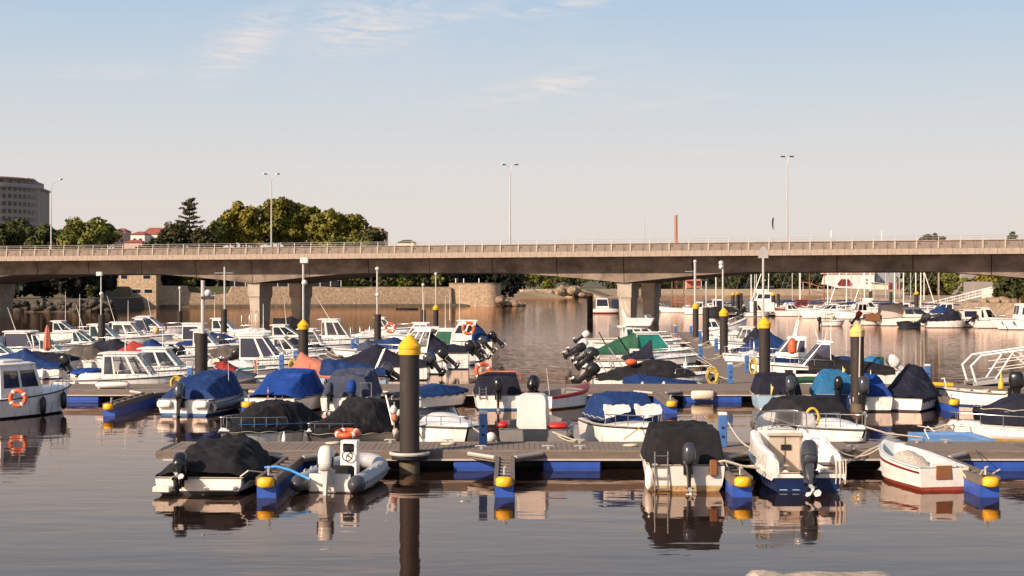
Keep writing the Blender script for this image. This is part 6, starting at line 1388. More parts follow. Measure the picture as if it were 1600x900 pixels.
b = cab_boat('white cabin boat carrying a lifebuoy beyond the bare mast pile', 572, 652, 142, 'R', .2, .6, 1.5, 'glass', fs=1.0, fb=1.2, rf=.9)
lifebuoy('red-orange lifebuoy hung on the distant cabin boat by the bare mast pile', 610, 512, 140, .42)
# boats with sterns to the open water, between the front pile and the bridge
b = cover_boat('boat with a faded red tarpaulin and grey tilted outboard behind the second pontoon', 452, 604, 73, 'L', 'c_salmon', [(.05, .15, 2), (.35, .48, 1.6), (.70, .72, 1.4), (.88, 1.10, 1.2), (.99, .1, 1.5)], ob=[(.1, 1.02, 58, 'engine_grey')], hull='lightblue', fs=.6, fb=.75, B=2.1)
b.cover([(.0, .30, 2), (.25, .55, 1.8), (.55, .72, 1.7), (.66, .66, 1.7)], 'c_blue', 'blue_cover', drop=-.20, z0=.06)
for y, l in ((.5, .3), (-.4, .45)): b.add(MB().tube([(b.x(.14), y, .65), (b.x(.02), y, 2.0)], .035, 6), 'spar', 'alu')
b = cover_boat('white motorboat with a navy tent cover and blue-hooded outboard behind the front pile', 508, 668, 81, 'L', 'c_navy', [(0, .25, 2), (.25, .45, 1.8), (.50, 1.12, 1.1), (.72, .45, 1.6), (.95, .05, 2)], ob=[(-.35, 1.02, 35, 'c_blue'), (.35, 0.95, 45, 'engine_grey')], fs=.75, fb=.9, B=2.3)
b = cab_boat('white pilothouse boat with navy stern cover and paired dark outboards behind the front pile', 580, 732, 92, 'L', .42, .74, 1.45, 'glass', ob=[(-.4, 1.02, 45, 'engine_grey'), (.4, 1.02, 40, 'black')], fs=1.0, fb=1.1, rf=1.2, rr=-.25, side=((.04, .34), (.40, .62), (.68, .95)), roof=(.3, .5), B=2.5, rail=True)
b.cover([(0.02, .12, 3), (.20, .30, 2.4), (.40, 1.25, 1.9)], 'c_navy', drop=.0)
b = cab_boat('white cabin boat with a dark green side screen next to the pilothouse boat', 640, 752, 101, 'L', .42, .72, 1.35, 'c_green', fs=1.0, fb=1.15, rf=.6, rr=-.15, side=((.05, .95),), sv=(.1, .9), ob=[(0, 0.95, 45, 'engine_grey')], ant=[(.5, 2.2, 0)])
b = cab_boat('cabin boat with navy stern tent, red lifebuoy and black outboards nearest the open water', 668, 768, 109, 'L', .30, .68, 1.55, 'glass_dark', fs=1.1, fb=1.2, rf=.8, rr=-.3, side=((.10, .36), (.45, .90)), sv=(.38, .80), roof=(.2, .1), ob=[(-.4, 0.95, 50, 'engine_grey'), (.4, 0.95, 42, 'black')], ant=[(.5, 2.6, 0), (.65, 2.0, 0)])
b.cover([(.02, .15, 2), (.15, .85, 1.5), (.30, 1.50, 2.4)], 'c_blue', drop=-.02, z0=.03)
lifebuoy('red-orange lifebuoy on the side of the cabin boat nearest the open water', 732, 513, 107.3, .40)
b = cab_boat('distant white cabin boat between the slim bare piles and the green-screened boat', 606, 700, 124, 'L', .35, .7, 1.3, 'glass', fs=.9, fb=1.1, rf=.8, ant=[(.4, 2.5, 0)])

# ================================================================== boats along the straight walkway, bows to it
b = cover_boat('low boat under a blue tarpaulin tight behind the second pontoon', 974, 1092, 69.75, 'R', 'c_blue', [(0, .2, 2), (.2, .38, 1.5), (.5, .22, 1.6), (.98, .02, 2)], B=1.35, fs=.52, fb=.55, drop=.28, hull='white', name='covered_dinghy')
b = cover_boat('white boat under a long black cover with tilted black outboards and loose spars', 928, 1118, 72.2, 'R', 'c_black', [(.02, .10, 2), (.20, .42, 1.8), (.48, .82, 1.4), (.62, .70, 1.4), (.82, .06, 2)], ob=[(-.35, 1.02, 52, 'black'), (.3, 1.02, 48, 'black')], B=2.2, fs=.62, fb=.86, rub='blackpaint')
b.rail(.66, .36, n=4)
for q in ((-.5, .14, .0, 1.7), (.2, .18, .12, 1.5), (.6, .22, .14, 1.6), (-.2, .30, .12, 2.1)): b.add(MB().tube([(b.x(q[1]), q[0], .6), (b.x(q[2]), q[0] + .1, q[3])], .03, 6), 'spar', 'alu')
tag(MB().ball((0, 0, 0), (.30, .2, .17), 12, 8).build('buoy', 'orange', loc=(px(986, 71.5), 71.5, pz(566, 71.5)), ang=60), 'red-orange buoy among the spars of the black-covered boat', 'buoy')
b = side_boat('speedboat', 'big white speedboat with a navy screen cover and black outboards, alongside the walkway', 'speedboat', 928, 1092, 83, 'R', 2.4, fs=.95, fb=1.25, hull='white', bottom='antifoul_red', boot=.12, stripe=('navy_hull', .58, .66))
b.cover([(.28, .15, 2.5), (.44, .42, 2.5), (.54, 1.0, 2.0), (.545, .95, 2.0)], 'c_navy', drop=-.02)
b.outboard(-.45, 1.02, 48, 'black'); b.outboard(.45, 1.02, 42, 'black'); b.rail(.72, .35, n=3)
b.add(MB().tube([(b.x(.36), -.9, 1.0), (b.x(.22), -.9, 2.3)], .05, 6), 'dark_pole', 'black'); b.fender(.86, -1, .6, 'white', .12, .5)
b.add(MB().rbox(b.x(.05), b.x(.22), -.8, .8, .96, 1.14, .05), 'sun_pad', 'interior')
b = cab_boat('white cruiser with a green rear tent and sea-green cabin screens', 908, 1082, 93, 'R', .50, .82, 1.15, 'c_seagreen', fs=.85, fb=1.15, rf=.9, rr=-.1, side=((.03, .97),), sv=(.05, .95), ob=[(0, 1.02, 60, 'black')], roof=(.1, .1), B=2.5)
b.cover([(.08, .05, 2), (.30, .78, 1.6), (.50, 1.30, 2.6)], 'c_green', drop=.0)
b = cab_boat('white flybridge cruiser at the distant part of the straight walkway', 928, 1066, 108, 'R', .34, .78, 1.05, 'glass_teal', fs=1.0, fb=1.25, rf=1.2, side=((.08, .30), (.36, .60), (.66, .92)), roof=(.2, .5), rail=True, B=2.6)
b.add(MB().loft([[(b.x(t0), -1.0, z), (b.x(t1), -.9, z), (b.x(t1) + .2, 0, z), (b.x(t1), .9, z), (b.x(t0), 1.0, z)] for t0, t1, z in ((.34, .62, b.zr), (.31, .66, b.zr + .55))]), 'flybridge', 'white')
b.screen(.60, .3, .8, .5, .4, 'glass_dark', z0=b.zr + .5 - b.sheer(.60)); b.antenna(.35, .5, b.zr + .5, 1.6, .2, r=.03); b.antenna(.4, -.5, b.zr + .5, 1.3, .3, r=.03)
b.add(MB().tube([(b.x(.36), .95, b.zr + .5), (b.x(.32), .9, b.zr + 1.1), (b.x(.32), -.9, b.zr + 1.1), (b.x(.36), -.95, b.zr + .5)], .05, 6), 'radar_arch', 'white')
b = cab_boat('plain low white boat beyond the flybridge cruiser', 916, 1052, 119, 'R', .4, .7, .8, 'glass_teal', fs=.9, fb=1.1, rf=1.0, ob=[(0, 0.95, 55, 'engine_white')])
b = cab_boat('white boat with a swept windscreen between the flybridge cruiser and the green-tented one', 912, 1064, 100.5, 'R', .45, .72, .55, 'glass_teal', fs=.85, fb=1.05, rf=1.0, ob=[(0, 1.02, 58, 'engine_white')], roof=None)
b.add(MB().tube([(b.x(.25), .6, .9), (b.x(.16), .6, 2.0)], .04, 6), 'dark_pole', 'black')

b = cab_boat('white cabin cruiser with dark screens and black cockpit cover by the sign pile', 1200, 1394, 77, 'L', .52, .76, 1.28, 'glass_navy', fs=.78, fb=1.02, rf=1.15, rr=.05, side=((.03, .92),), sv=(.06, .92), roof=(.15, .15), bottom='blackpaint', ant=[(.5, 1.1, .0), (.6, .9, -.3), (.55, .7, .2)], B=2.4)
b.cover([(.02, .10, 3), (.20, .38, 2.6), (.42, .42, 2.4), (.52, .75, 2.4), (.62, .80, 2.4), (.70, .18, 2.4)], 'c_black', drop=.30, out=.02, wr=.03)
b.add(MB().ball((b.x(.40), .1, 1.05), (.75, .6, .42), 14, 8), 'blue_tarpaulin', 'c_blue', ang=60)
b.add(MB().ball((b.x(.17), .2, 1.05), (.55, .5, .42), 14, 8), 'turquoise_tarpaulin', 'c_teal', ang=60)
b.add(MB().rbox(b.x(.08), b.x(.14), -.2, .4, 1.0, 1.42, .04), 'green_crate', 'c_green')
b.outboard(-.1, 1.1, 50, 'c_white', leg='engine_white')
for t0, t1, m in ((.88, .82, 'glass_dark'), (.80, .64, 'glass_dark')):
    for s in (1, -1): b.add(MB().grid([[(b.x(t0), s * (b.hb(t0) * .975 + .012), b.sheer(.75) * .62), (b.x(t1), s * (b.hb(t1) * .975 + .02), b.sheer(.75) * .62)], [(b.x(t0), s * (b.hb(t0) + .012), b.sheer(.75) * .84), (b.x(t1), s * (b.hb(t1) + .012), b.sheer(.75) * .84)]]), 'hull_window', m, ang=0)
# green flat boat under it
tag(MB().tube([(-1.8, 0, .1), (-.6, .02, .14), (.8, 0, .12), (1.9, 0, .1)], .16, 8).build('green_fender', 'c_green', loc=(px(1282, 70), 70, .52), ang=60), 'long green roll lying along the second pontoon by the cabin cruiser', 'fender')
b = cab_boat('navy-decked white boat with framed windows and red lifejackets behind the sign pile', 1182, 1302, 88, 'L', .38, .78, 1.10, 'glass_navy', fs=.85, fb=1.05, rf=.9, rr=.0, side=((.06, .34), (.42, .92)), sv=(.25, .88), roof=(.05, .05), stripe=('navy_hull', .62, .99))
b.add(MB().tube([(b.x(.5), .3, b.zr), (b.x(.46), .3, b.zr + .9), (b.x(.46), -.3, b.zr + .9), (b.x(.5), -.3, b.zr)], .05, 6), 'radar_frame', 'white'); b.antenna(.46, 0, b.zr + .9, .6, .2, r=.03)
tag(MB().lathe([(.1, 0), (.25, .1), (.27, .5), (.18, .85), (.05, .95)], 10).build('lifejackets', 'orange', loc=(px(1238, 86.6), 86.6, pz(553, 86.6)), ang=50), 'bundle of red-orange lifejackets hung on the navy-decked boat', 'lifejackets')
b = cover_boat('white boat with slanting blue covers behind the sign pile', 1138, 1234, 97, 'L', 'c_blue', [(.05, .6, 2), (.35, 1.35, 1.4), (.6, .6, 1.6), (.9, .05, 2)], fs=.8, fb=.95)
b = cover_boat('white open boat with rails and hoops next to the third walkway pile', 1128, 1222, 90.5, 'L', 'c_white', [(.3, .15, 2), (.5, .3, 2), (.7, .08, 2)], fs=.8, fb=.95)
b.rail(.4, .5, n=5); b.tonneau_frame(.5, 1.1); b.tonneau_frame(.35, 1.0)
b = cab_boat('low white open boat close beside the sign pile and yellow hose coil', 1162, 1226, 82.5, 'L', .3, .6, .5, 'glass_teal', fs=.7, fb=.9, roof=None)
b = cover_boat('white boat with a navy folded sprayhood near the bare walkway pile', 1118, 1208, 108, 'L', 'c_navy', [(.1, .3, 2), (.3, 1.2, 1.3), (.5, .3, 2)], fs=.9, fb=1.0)
b = side_boat('white_launch', 'white launch with a high flared bow beyond the walkway piles', 'launch', 1088, 1168, 138, 'R', 2.4, fs=.95, fb=2.2, hull='white', bottom='antifoul_black', boot=.35)
b.rail(.6, .5); b.cabin(.15, .45, .9, roof=(.1, .1))

# ------------------------------------------------------------------ more boats filling the crowded berths
b = cab_boat('white boat with a swept screen between the blue-covered boat and the long cruiser', -45, 66, 92, 'R', .30, .62, .7, 'glass_teal', fs=.75, fb=1.0, rf=1.0, roof=None)
b = cab_boat('white weekender with a teal windscreen and white arch behind the folded parasol', 38, 150, 97, 'R', .25, .55, .85, 'glass_teal', fs=.8, fb=1.0, rf=1.1, roof=None); b.radar_arch(.2, 1.1); b.rail(.4, .45, n=5)
cover_boat('white boat with a black rear hood between the red-covered boat and the white cruisers', 150, 262, 87, 'L', 'c_black', [(.05, .5, 2), (.18, .7, 1.8), (.35, .15, 2)], ob=[(0, 1.0, 48, 'black')], fs=.7, fb=.9)
b = cover_boat('white speedboat with a black screen hood behind the second cabin cruiser', 222, 330, 90, 'R', 'c_black', [(.2, .2, 2), (.42, .75, 1.8), (.52, .2, 2)], fs=.75, fb=.95); b.rail(.55, .35)
b = cab_boat('white cabin boat with pale windows between the navy-screened boat and the bare lamp pile', 268, 392, 104, 'R', .30, .60, 1.1, 'glass', fs=.85, fb=1.05, rf=1.0)
cover_boat('white motorboat with paired outboards seen past the lamp-post pile', 236, 344, 108, 'L', 'c_blue', [(.0, .12, 2), (.3, .35, 1.8), (.6, .1, 2)], ob=[(-.35, 1.0, 50, 'black'), (.35, 1.0, 44, 'engine_grey')], fs=.85, fb=1.0)
b = cover_boat('low white cuddy boat with a steel rail before the navy-screened cruiser', 344, 470, 83, 'R', 'c_white', [(.05, .2, 2), (.3, .3, 2), (.45, .06, 2)], fs=.62, fb=.82); b.rail(.45, .42, n=5)
b = cab_boat('white day boat with an open bow rail just past the navy-screened cruiser', 392, 512, 91.5, 'R', .25, .5, .6, 'glass', fs=.7, fb=.9, rf=.7, roof=None); b.rail(.5, .42, n=5)
b = cab_boat('white cabin boat with an aerial between the aerial-roofed boats below the sea wall', 398, 520, 122, 'R', .25, .62, 1.35, 'glass_dark', fs=.9, fb=1.1, rf=1.0, ant=[(.4, 2.2, .1)])
b = cab_boat('white boat with a teal screen beyond the hooped white boat', 300, 415, 138, 'R', .3, .6, 1.2, 'glass_teal', fs=.95, fb=1.15, rf=1.0, ant=[(.3, 2.4, 0)])
b = cab_boat('distant white cabin boat under the far lamp mast below the stone house', 192, 300, 146, 'R', .25, .6, 1.4, 'glass_dark', fs=1.0, fb=1.2, rf=.9, ant=[(.4, 2.0, .2)])
b = cab_boat('distant white cabin boat against the dark rocky shore', 62, 160, 132, 'R', .25, .6, 1.4, 'glass_dark', fs=1.0, fb=1.2, rf=.9, ant=[(.4, 2.6, 0)])
b = cover_boat('white boat with a grey hood by the paired pedestals of the crowded walkway', 520, 618, 98, 'L', 'c_greyblue', [(.2, .2, 2), (.45, .75, 1.7), (.6, .15, 2)], fs=.8, fb=.95)
b = cab_boat('low white boat tucked between the navy tent boat and the pilothouse boat', 548, 690, 86.5, 'L', .35, .6, .6, 'glass', fs=.75, fb=.9, rf=.7, roof=None, ob=[(0, 1.0, 50, 'black')])
b = cab_boat('white open boat with a wheel shelter past the navy sprayhood boat', 1108, 1200, 114, 'L', .3, .55, 1.2, 'glass', fs=.85, fb=1.0, rf=.5); b.rail(.5, .45)
b = cover_boat('white boat with a long steel pulpit nearest the walkway end', 1100, 1180, 124, 'L', 'c_white', [(.1, .2, 2), (.4, .5, 2), (.6, .1, 2)], fs=.9, fb=1.1); b.rail(.45, .55, n=5)
b = cab_boat('white boat with steel rails between the green-tented cruiser and the big speedboat', 922, 1080, 87.5, 'R', .40, .62, .5, 'glass_teal', fs=.8, fb=1.05, rf=.8, roof=None, ob=[(0, 1.0, 55, 'engine_grey')]); b.rail(.55, .42, n=5)
for k, (x, y, lb) in enumerate(((700, 42.0, 'coiled pale rope on the front pontoon by the speedboat bow'), (985, 41.6, 'coiled pale rope on the front pontoon near the blue-canopied boat'), (1405, 41.9, 'coiled pale rope on the front pontoon beside the floating platform'), (520, 42.2, 'coiled pale rope on the front pontoon behind the inflatable'))):
    c_ = MB()
    for q in range(5): c_.tube([((.20 - .03 * q) * math.cos(a) + .01 * q, (.20 - .03 * q) * math.sin(a), .025 + .012 * (q % 2)) for a in [2 * math.pi * i / 16 for i in range(16)]], .02, 5, True)
    tag(c_.build('rope_coil', 'rope', loc=(px(x, y), y, DZ + .004), ang=60), lb, 'rope')

cover_boat('motorboat with a navy cover low behind the blue-covered boat near the photo edge', 22, 128, 87.5, 'R', 'c_navy', [(0, .2, 2), (.3, .6, 1.8), (.7, .4, 1.6), (.98, .05, 2)])
cover_boat('motorboat with a navy hooped cover between the grey-covered and red-covered boats', 122, 208, 101, 'L', 'c_navy', [(0, .3, 2), (.3, .9, 2), (.65, .6, 1.6), (.98, .05, 2)], ob=[(0, .95, 45, 'black')])
cover_boat('motorboat with a dark grey cover in front of the paired black outboards', 318, 424, 95, 'R', 'c_grey', [(0, .3, 2), (.35, .7, 1.8), (.75, .35, 1.6), (.98, .05, 2)])
cover_boat('motorboat with a navy cover just behind the pale-windscreen cabin boat', 424, 520, 101, 'R', 'c_navy', [(0, .4, 2), (.35, .9, 1.8), (.75, .4, 1.6), (.98, .05, 2)])
cover_boat('motorboat with a blue cover beyond the grey-hooded boat of the crowded walkway', 548, 652, 106, 'L', 'c_blue', [(0, .3, 2), (.35, .8, 1.8), (.75, .4, 1.6), (.98, .05, 2)], ob=[(0, .95, 45, 'black')])
cover_boat('motorboat with a navy cover and raised outboard beside the green-screened cabin boat', 636, 742, 96.5, 'L', 'c_navy', [(0, .2, 2), (.3, .5, 1.8), (.6, .3, 1.6), (.98, .05, 2)], ob=[(0, 1.0, 48, 'black')], fs=.8, fb=.95)
# ================================================================== far basin
b = side_boat('ferry_launch', 'small white launch with navy canvas screens alone by the bridge columns', 'launch', 919, 973, 290, 'R', 2.4, fs=.9, fb=1.1, bottom='darkred', boot=.25)
b.cabin(.22, .60, 2.0, rf=.3, glass='glass_navy', side=((.05, .95),), sv=(.25, .92), roof=(.1, .1)); b.add(MB().rbox(b.x(.68), b.x(.95), -.9, .9, 1.0, 2.8, .1), 'rear_screen', 'glass_navy')
_nj = [0]
def sail(label, xm, d, L, mh, bow, hull='white', mastm='white', jib=True, two=False, cab='white', boom='c_blue', name='sailboat', rak=0):
    X = px(xm, d); k = 1 if bow == 'R' else -1
    b = Boat(name, label, 'sailboat', X + k * .06 * L, d, 0 if bow == 'R' else 180, L, L * .32, fs=.9, fb=1.2, hull=hull, bottom='antifoul_blue', open_=False, fd=.3, deck='white')
    b.cabin(.30, .66, .55, rf=.5, rr=.2, side=((.1, .4), (.5, .9)), roof=None, wall=cab, sv=(.3, .8)); 
    for t, h in ([(.56, mh)] + ([(.2, mh * .75)] if two else [])):
        m = b.add(MB().tube([(b.x(t), 0, .9), (b.x(t) - rak, 0, h)], [.11, .08], 8), 'mast', mastm)
        b.add(MB().tube([(b.x(t), -.8, h * .62), (b.x(t), .8, h * .62)], .04, 5), 'spreader', mastm, m)
    b.add(MB().tube([(b.x(.55), 0, 2.1), (b.x(.08), 0, 2.0)], [.15, .11], 8), 'boom', boom)
    _nj[0] += 1
    if jib and _nj[0] % 4 == 0: b.add(MB().tube([(b.x(.98), 0, 1.3), (b.x(.57) - rak, 0, mh * .96)], [.10, .07], 6), 'furled_jib', 'white')
    b.add(MB().tube([(b.x(.02), 0, 1.0), (b.x(.56) - rak, 0, mh)], .02, 4), 'backstay', 'steel')
    b.rail(.7, .6, n=3)
    return b
sail('old wooden two-masted sailing boat with brown masts beside the bridge columns', 1056, 300, 6.5, 11.0, 'L', 'white', 'wood', False, True, 'wood', 'c_salmon')
sail('white sloop with a single white mast behind the dark motorboats', 1112, 330, 8, 12.5, 'R', jib=False)
sail('white sloop with its mast just before the tall white motor yacht', 1166, 305, 8.5, 13.0, 'R', jib=False)
sail('white sloop with a furled jib beyond the sign mast', 1208, 310, 9, 13.2, 'L', rak=.3)
sail('navy-hulled sloop with a mast before the wooded hillside', 1243, 320, 8.5, 12.5, 'R', 'navy_hull', jib=False)
sail('gaff boat with twin wooden masts beside the red wheelhouse boat', 1280, 290, 8, 12.5, 'R', 'darkred', 'wood', False, True)
sail('white sloop with a blue sail cover in front of the boathouse end', 1303, 275, 9.5, 13.2, 'L')
sail('white sloop with a furled jib before the red hexagon', 1330, 300, 8.5, 12.6, 'L', rak=.2)
sail('white sloop with mast in front of the boathouse corner', 1352, 310, 8.5, 12.6, 'R')
sail('tall-masted white sloop before the grey shed', 1388, 285, 10, 13.4, 'R')
sail('white sloop whose furled jib leans over the pink-covered boat', 1402, 270, 9.5, 13.0, 'R')
sail('white sloop with a mast at the edge of the dark trees', 1422, 280, 9, 13.2, 'R')
sail('brown-masted sloop lying near the far gangway', 1474, 262, 8, 12.8, 'L', 'white', 'wood', False)
sail('white sloop with a furled jib beside the dark bank trees', 1448, 270, 9, 13.2, 'L')
b = cover_boat('black covered workboat in the far basin beside the wooden sailing boat', 1098, 1146, 268, 'L', 'c_black', [(0, .6, 3), (.4, .9, 2.4), (.98, .1, 2)], hull='blackpaint', fs=.9, fb=1.2, B=2.2)
b = cab_boat('low white motorboat with dark canopies behind the black workboat', 1104, 1152, 300, 'R', .2, .6, 1.6, 'glass_navy', fs=1, fb=1.2, side=((.03, .97),))
b = cab_boat('small white cabin boat with black outboards in the far basin gap', 1163, 1204, 258, 'R', .35, .7, 1.3, 'glass_dark', ob=[(0, 1.4, 50, 'black')], B=2.0)
b = cover_boat('dark rubber boat moored next to the small far white cabin boat', 1132, 1168, 266, 'R', 'c_black', [(0, .4, 3), (.4, .6, 2.4), (.98, .1, 2)], hull='blackpaint', B=2.0)
b = cab_boat('tall white motor yacht with radar mast in the far basin', 1162, 1214, 292, 'L', .2, .7, 1.9, 'glass_dark', fs=2.0, fb=2.6, B=2.6, sv=(.4, .85))
b.add(MB().rbox(b.x(.3), b.x(.6), -.8, .8, b.zr, b.zr + .6, .1), 'upper_helm', 'white'); b.add(MB().tube([(b.x(.4), 0, b.zr + .5), (b.x(.4), 0, b.zr + 2.6)], .08, 6), 'radar_mast', 'white'); b.add(MB().rbox(b.x(.34), b.x(.46), -.5, .5, b.zr + 2.2, b.zr + 2.45, .1), 'radar', 'white')
tag(MB().rbox(-.9, .9, -.1, .1, 0, 1.6, .03).build('notice_board', 'white', loc=(px(1202, 256), 256, .9)), 'white notice board on the far pontoon', 'notice board')
b = cab_boat('dark red and white boat with a red wheelhouse in the far basin', 1206, 1262, 284, 'L', .05, .42, 1.7, 'glass_dark', fs=.9, fb=1.3, hull='darkred', bottom='white', boot=.55, wall='darkred', rub='white', roofm='darkred', B=2.4, sv=(.5, .85))
b = cab_boat('sleek white sport cruiser moored before the red wheelhouse boat', 1246, 1326, 246, 'L', .25, .62, .95, 'glass_dark', fs=1.25, fb=1.6, rf=2.2, roof=(.05, .2), B=2.8)
b = cab_boat('small white motorboat under way across the far basin', 1284, 1320, 195, 'R', .42, .66, .75, 'glass', rail=False, fs=.55, fb=.75, roof=None, rf=.4, bottom='antifoul_black', B=1.5)
b.add(MB().tube([(b.x(.2), .6, .5), (b.x(.2), .6, 1.5), (b.x(.5), .5, 1.6), (b.x(.5), -.5, 1.6), (b.x(.2), -.6, 1.5), (b.x(.2), -.6, .5)], .04, 5), 'bimini_frame', 'steel'); b.outboard(0, 1.0, 0, 'black')
b = cab_boat('white cabin boat with upright wheelhouse and rails in the far basin', 1302, 1362, 240, 'L', .15, .42, 1.5, 'glass_dark', fs=1.0, fb=1.3, rf=.3, B=2.4, ant=[(.3, 2, 0)])
b.rail(.42, .7, n=5)
b = cover_boat('white boat with a bright red hooded outboard beside the pink-covered boat', 1344, 1378, 200, 'R', 'c_white', [(.2, .5, 3), (.6, .6, 2), (.98, .1, 2)], ob=[(0, 1.4, 40, 'red')], B=2.0, fs=.9, fb=1.1)
tag(MB().rbox(-.9, .9, -.4, .4, 0, 1.0, .05).build('dock_crate', 'wood', loc=(px(1364, 196), 196, .6)), 'brown crate on the far pontoon beside the red-hooded outboard', 'crate')
b = cab_boat('white cruiser with a raised bridge behind the red-hooded outboard', 1330, 1392, 262, 'R', .25, .65, 1.2, 'glass_dark', fs=1.3, fb=1.6, rf=1.2, B=2.6)
b.add(MB().rbox(b.x(.3), b.x(.55), -.8, .8, b.zr, b.zr + .5, .1), 'flybridge', 'white')
b = cover_boat('white boat under a tall boxy pale pink cover in the far basin', 1374, 1418, 197, 'R', 'c_pink', [(.02, 1.85, 9), (.3, 1.95, 9), (.78, 1.85, 8), (.80, 1.8, 8)], fs=.95, fb=1.3, B=2.4, wr=.05, drop=0)
b = cab_boat('large white cruiser with dark side windows beside the pink-covered boat', 1404, 1472, 196, 'R', .10, .70, 1.2, 'glass_dark', fs=1.1, fb=1.5, rf=1.4, side=((.02, .42), (.48, .95)), sv=(.30, .85), roof=(.1, .4), B=2.6)
b = cover_boat('dark inflatable lying across the bow of the pink-covered boat', 1400, 1436, 190, 'L', 'c_black', [(0, .2, 3), (.5, .3, 3), (.98, .05, 2)], hull='blackpaint', B=1.6, fs=.4, fb=.6)
b = cover_boat('white and black boat with navy windscreen cover and tilted outboard near the bank', 1448, 1512, 187, 'R', 'c_navy', [(0, .15, 2), (.3, .5, 2), (.62, 1.35, 2.2), (.75, .9, 2.2), (.8, .2, 2)], ob=[(-.4, 1.4, 55, 'engine_grey'), (.4, 1.4, 50, 'black')], hull='white', fs=.85, fb=1.1, rub='blackpaint', B=2.2)
b = cab_boat('white cabin boat with a long navy window before the rocks', 1496, 1552, 190, 'R', .12, .62, 1.15, 'glass_navy', fs=1.0, fb=1.2, rf=.5, side=((.05, .95),), B=2.3, ob=[(0, 1.5, 50, 'engine_grey')])
b = cab_boat('white cabin boat with sloping dark windscreen and black tilted outboard by the houseboat', 1524, 1580, 185, 'R', .10, .62, 1.5, 'glass_dark', fs=.95, fb=1.2, rf=1.3, side=((.03, .2), (.45, .95)), B=2.3, ob=[(0, 1.2, 55, 'black')])
b = side_boat('houseboat', 'shaded grey houseboat with upright wheelhouse cut by the photo edge', 'houseboat', 1545, 1690, 178, 'L', 3.2, fs=1.1, fb=1.3, hull='white', bottom='antifoul_black', open_=False)
b.cabin(.10, .72, 1.9, rf=.3, glass='glass_dark', side=((.08, .22), (.34, .48), (.60, .72), (.80, .94)), sv=(.35, .8), roof=(.1, .1), tw=.96); b.rail(.76, .5)
for t in (.9, .78): b.add(MB().tube([(b.x(t), 1.3, 1.1), (b.x(t) - .2, 1.45, .6), (b.x(t) + .1, 1.45, .9)], .05, 5), 'anchor', 'blackpaint')
tag(MB().ball((0, 0, 0), (.5, .5, .62), 12, 8).build('buoy', 'yellow', loc=(px(1600, 200), 200, pz(468, 200)), ang=60), 'big yellow buoy at the photo edge above the houseboat', 'buoy')
tag(MB().loft([[(x, y, z) for y, z in ((-w, .3), (w, .3), (w * .7, -.1), (-w * .7, -.1))] for x, w in ((-2.6, .3), (-1.5, .8), (1.6, .8), (2.6, .4))]).build('rowing_skiff', 'blackpaint', loc=(px(636, 345), 345, 0)), 'tiny dark skiff on the water below the sea wall', 'skiff')

# ------------------------------------------------------------------ mooring ropes and small gear on the front pontoon
def rope(label, pts, m='rope', r=.022): return tag(MB().tube(pts, r, 6).build('mooring_rope', m, ang=60), label, 'rope')
def sag(a, b_, s, n=10): return [(a[0] + (b_[0] - a[0]) * k / n, a[1] + (b_[1] - a[1]) * k / n, a[2] + (b_[2] - a[2]) * k / n - s * 4 * (k / n) * (1 - k / n)) for k in range(n + 1)]
rope('pale rope hanging from the blue pedestal down to the pontoon edge', sag((px(1137, 41.4), 41.3, 1.25), (px(1172, 40.6), 40.6, .62), .12))
rope('pale rope sagging from the pontoon to the rowing boat bow', sag((px(1305, 40.6), 40.55, .60), (px(1382, 39.9), 39.9, .80), .28))
rope('pale rope from the grey workboat to the pontoon cleat', sag((px(862, 43.4), 43.4, .86), (px(902, 42.5), 42.5, .62), .14))
rope('short rope looped on the finger beside the rowing boat', sag((px(1536, 35.8), 35.8, .6), (px(1500, 36.6), 36.6, .56), .3))
rope('dark line from the finger up to the front pontoon near the rowing boat', sag((px(1545, 35.9), 35.9, .68), (px(1525, 40.4), 40.4, .58), .05), 'rubber', .012)

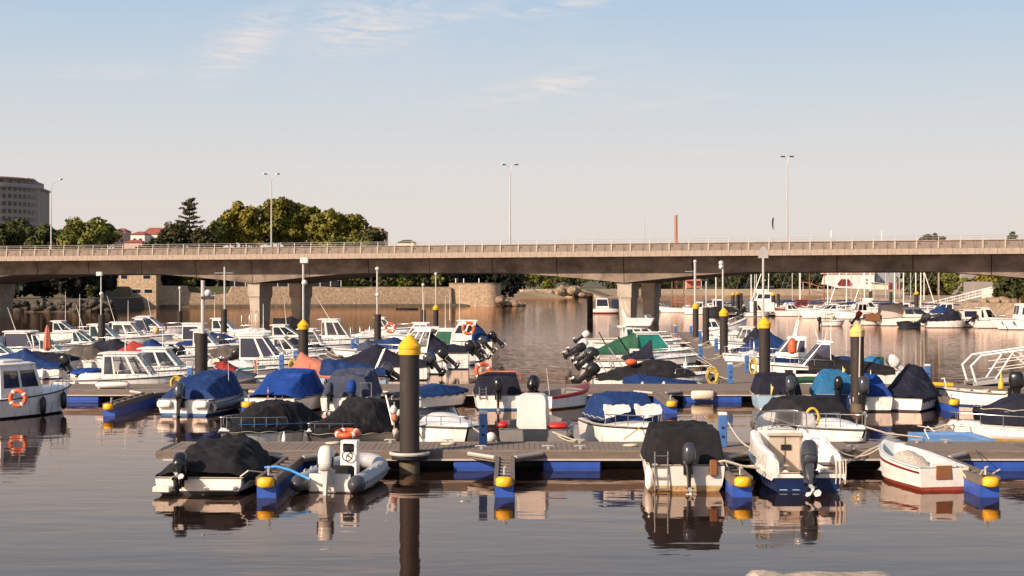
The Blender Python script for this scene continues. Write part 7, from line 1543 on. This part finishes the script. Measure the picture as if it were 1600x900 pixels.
# second rank of boats and masts in the far basin
for lb, x, d, L, mh, bw, hl, mm, jb in (('white sloop at the inner end of the far basin pontoon', 1126, 285, 7.5, 11.5, 'L', 'white', 'white', False), ('slim sloop with bare mast beside the tall motor yacht', 1186, 330, 8, 12.0, 'L', 'white', 'alu', False), ('white sloop with an aluminium mast before the orange slide', 1256, 335, 8.5, 12.6, 'L', 'white', 'alu', True),
    ('dark blue sloop before the boathouse wall', 1316, 335, 8.5, 12.8, 'R', 'navy_hull', 'white', False), ('white sloop with twin spreaders before the boathouse door', 1342, 290, 9, 13.4, 'R', 'white', 'white', False), ('white sloop moored outside the lean-to', 1368, 325, 9, 12.8, 'L', 'white', 'white', True), ('white sloop with aluminium mast before the grey shed doors', 1396, 330, 9, 13.0, 'L', 'white', 'alu', False),
    ('white sloop close to the yellow-capped far pile', 1436, 300, 8.5, 12.8, 'R', 'white', 'white', True), ('white sloop with thin mast half behind the far gangway', 1460, 315, 8, 12.2, 'R', 'white', 'alu', False)):
    sail(lb, x, d, L, mh, bw, hl, mm, jb)
b = cab_boat('white sport boat between the sleek cruiser and the wheelhouse cabin boat', 1272, 1340, 258, 'L', .3, .62, .8, 'glass_dark', fs=1.1, fb=1.4, rf=1.6, B=2.5, roof=None)
b = cab_boat('white cruiser behind the pink-covered boat with a dark roof window', 1366, 1436, 243, 'L', .25, .65, 1.2, 'glass_dark', fs=1.2, fb=1.5, rf=1.2, B=2.6)
b = cab_boat('white fishing cruiser moored beneath the far gangway', 1432, 1500, 244, 'L', .2, .6, 1.3, 'glass_dark', fs=1.1, fb=1.4, rf=1.0, B=2.5)
b = cover_boat('white boat with blue canvas at the foot of the far gangway', 1452, 1500, 236, 'R', 'c_blue', [(.05, .4, 2), (.4, 1.2, 1.6), (.7, .2, 2)], B=2.2, fs=1.0, fb=1.2)
b = cab_boat('white cabin boat at the inner end of the far basin by the wooden sailing boat', 1066, 1110, 282, 'L', .3, .65, 1.2, 'glass_dark', fs=1.0, fb=1.3, rf=.8, B=2.3)
b = cab_boat('low white cruiser in front of the red wheelhouse boat in the far basin', 1212, 1268, 262, 'R', .3, .65, 1.0, 'glass_dark', fs=1.0, fb=1.3, rf=1.2, B=2.4)

for lb, x, d, mh in (('slender-masted sloop beside the tall motor yacht bow', 1176, 350, 12.4), ('slender-masted sloop between the orange slide and the sign mast', 1232, 350, 12.4), ('slender-masted sloop in front of the boathouse end wall', 1294, 350, 12.6), ('slender-masted sloop under the red hexagon', 1324, 355, 12.8), ('slender-masted sloop before the boathouse windows', 1360, 352, 12.8), ('slender-masted sloop before the lean-to roof', 1378, 350, 12.8), ('slender-masted sloop beside the grey shed edge', 1411, 352, 12.8), ('slender-masted sloop at the dark tree edge of the basin', 1429, 345, 12.6)):
    b = sail(lb, x, d, 7.5, mh, 'L' if int(x) % 2 else 'R', 'white', 'alu', False)
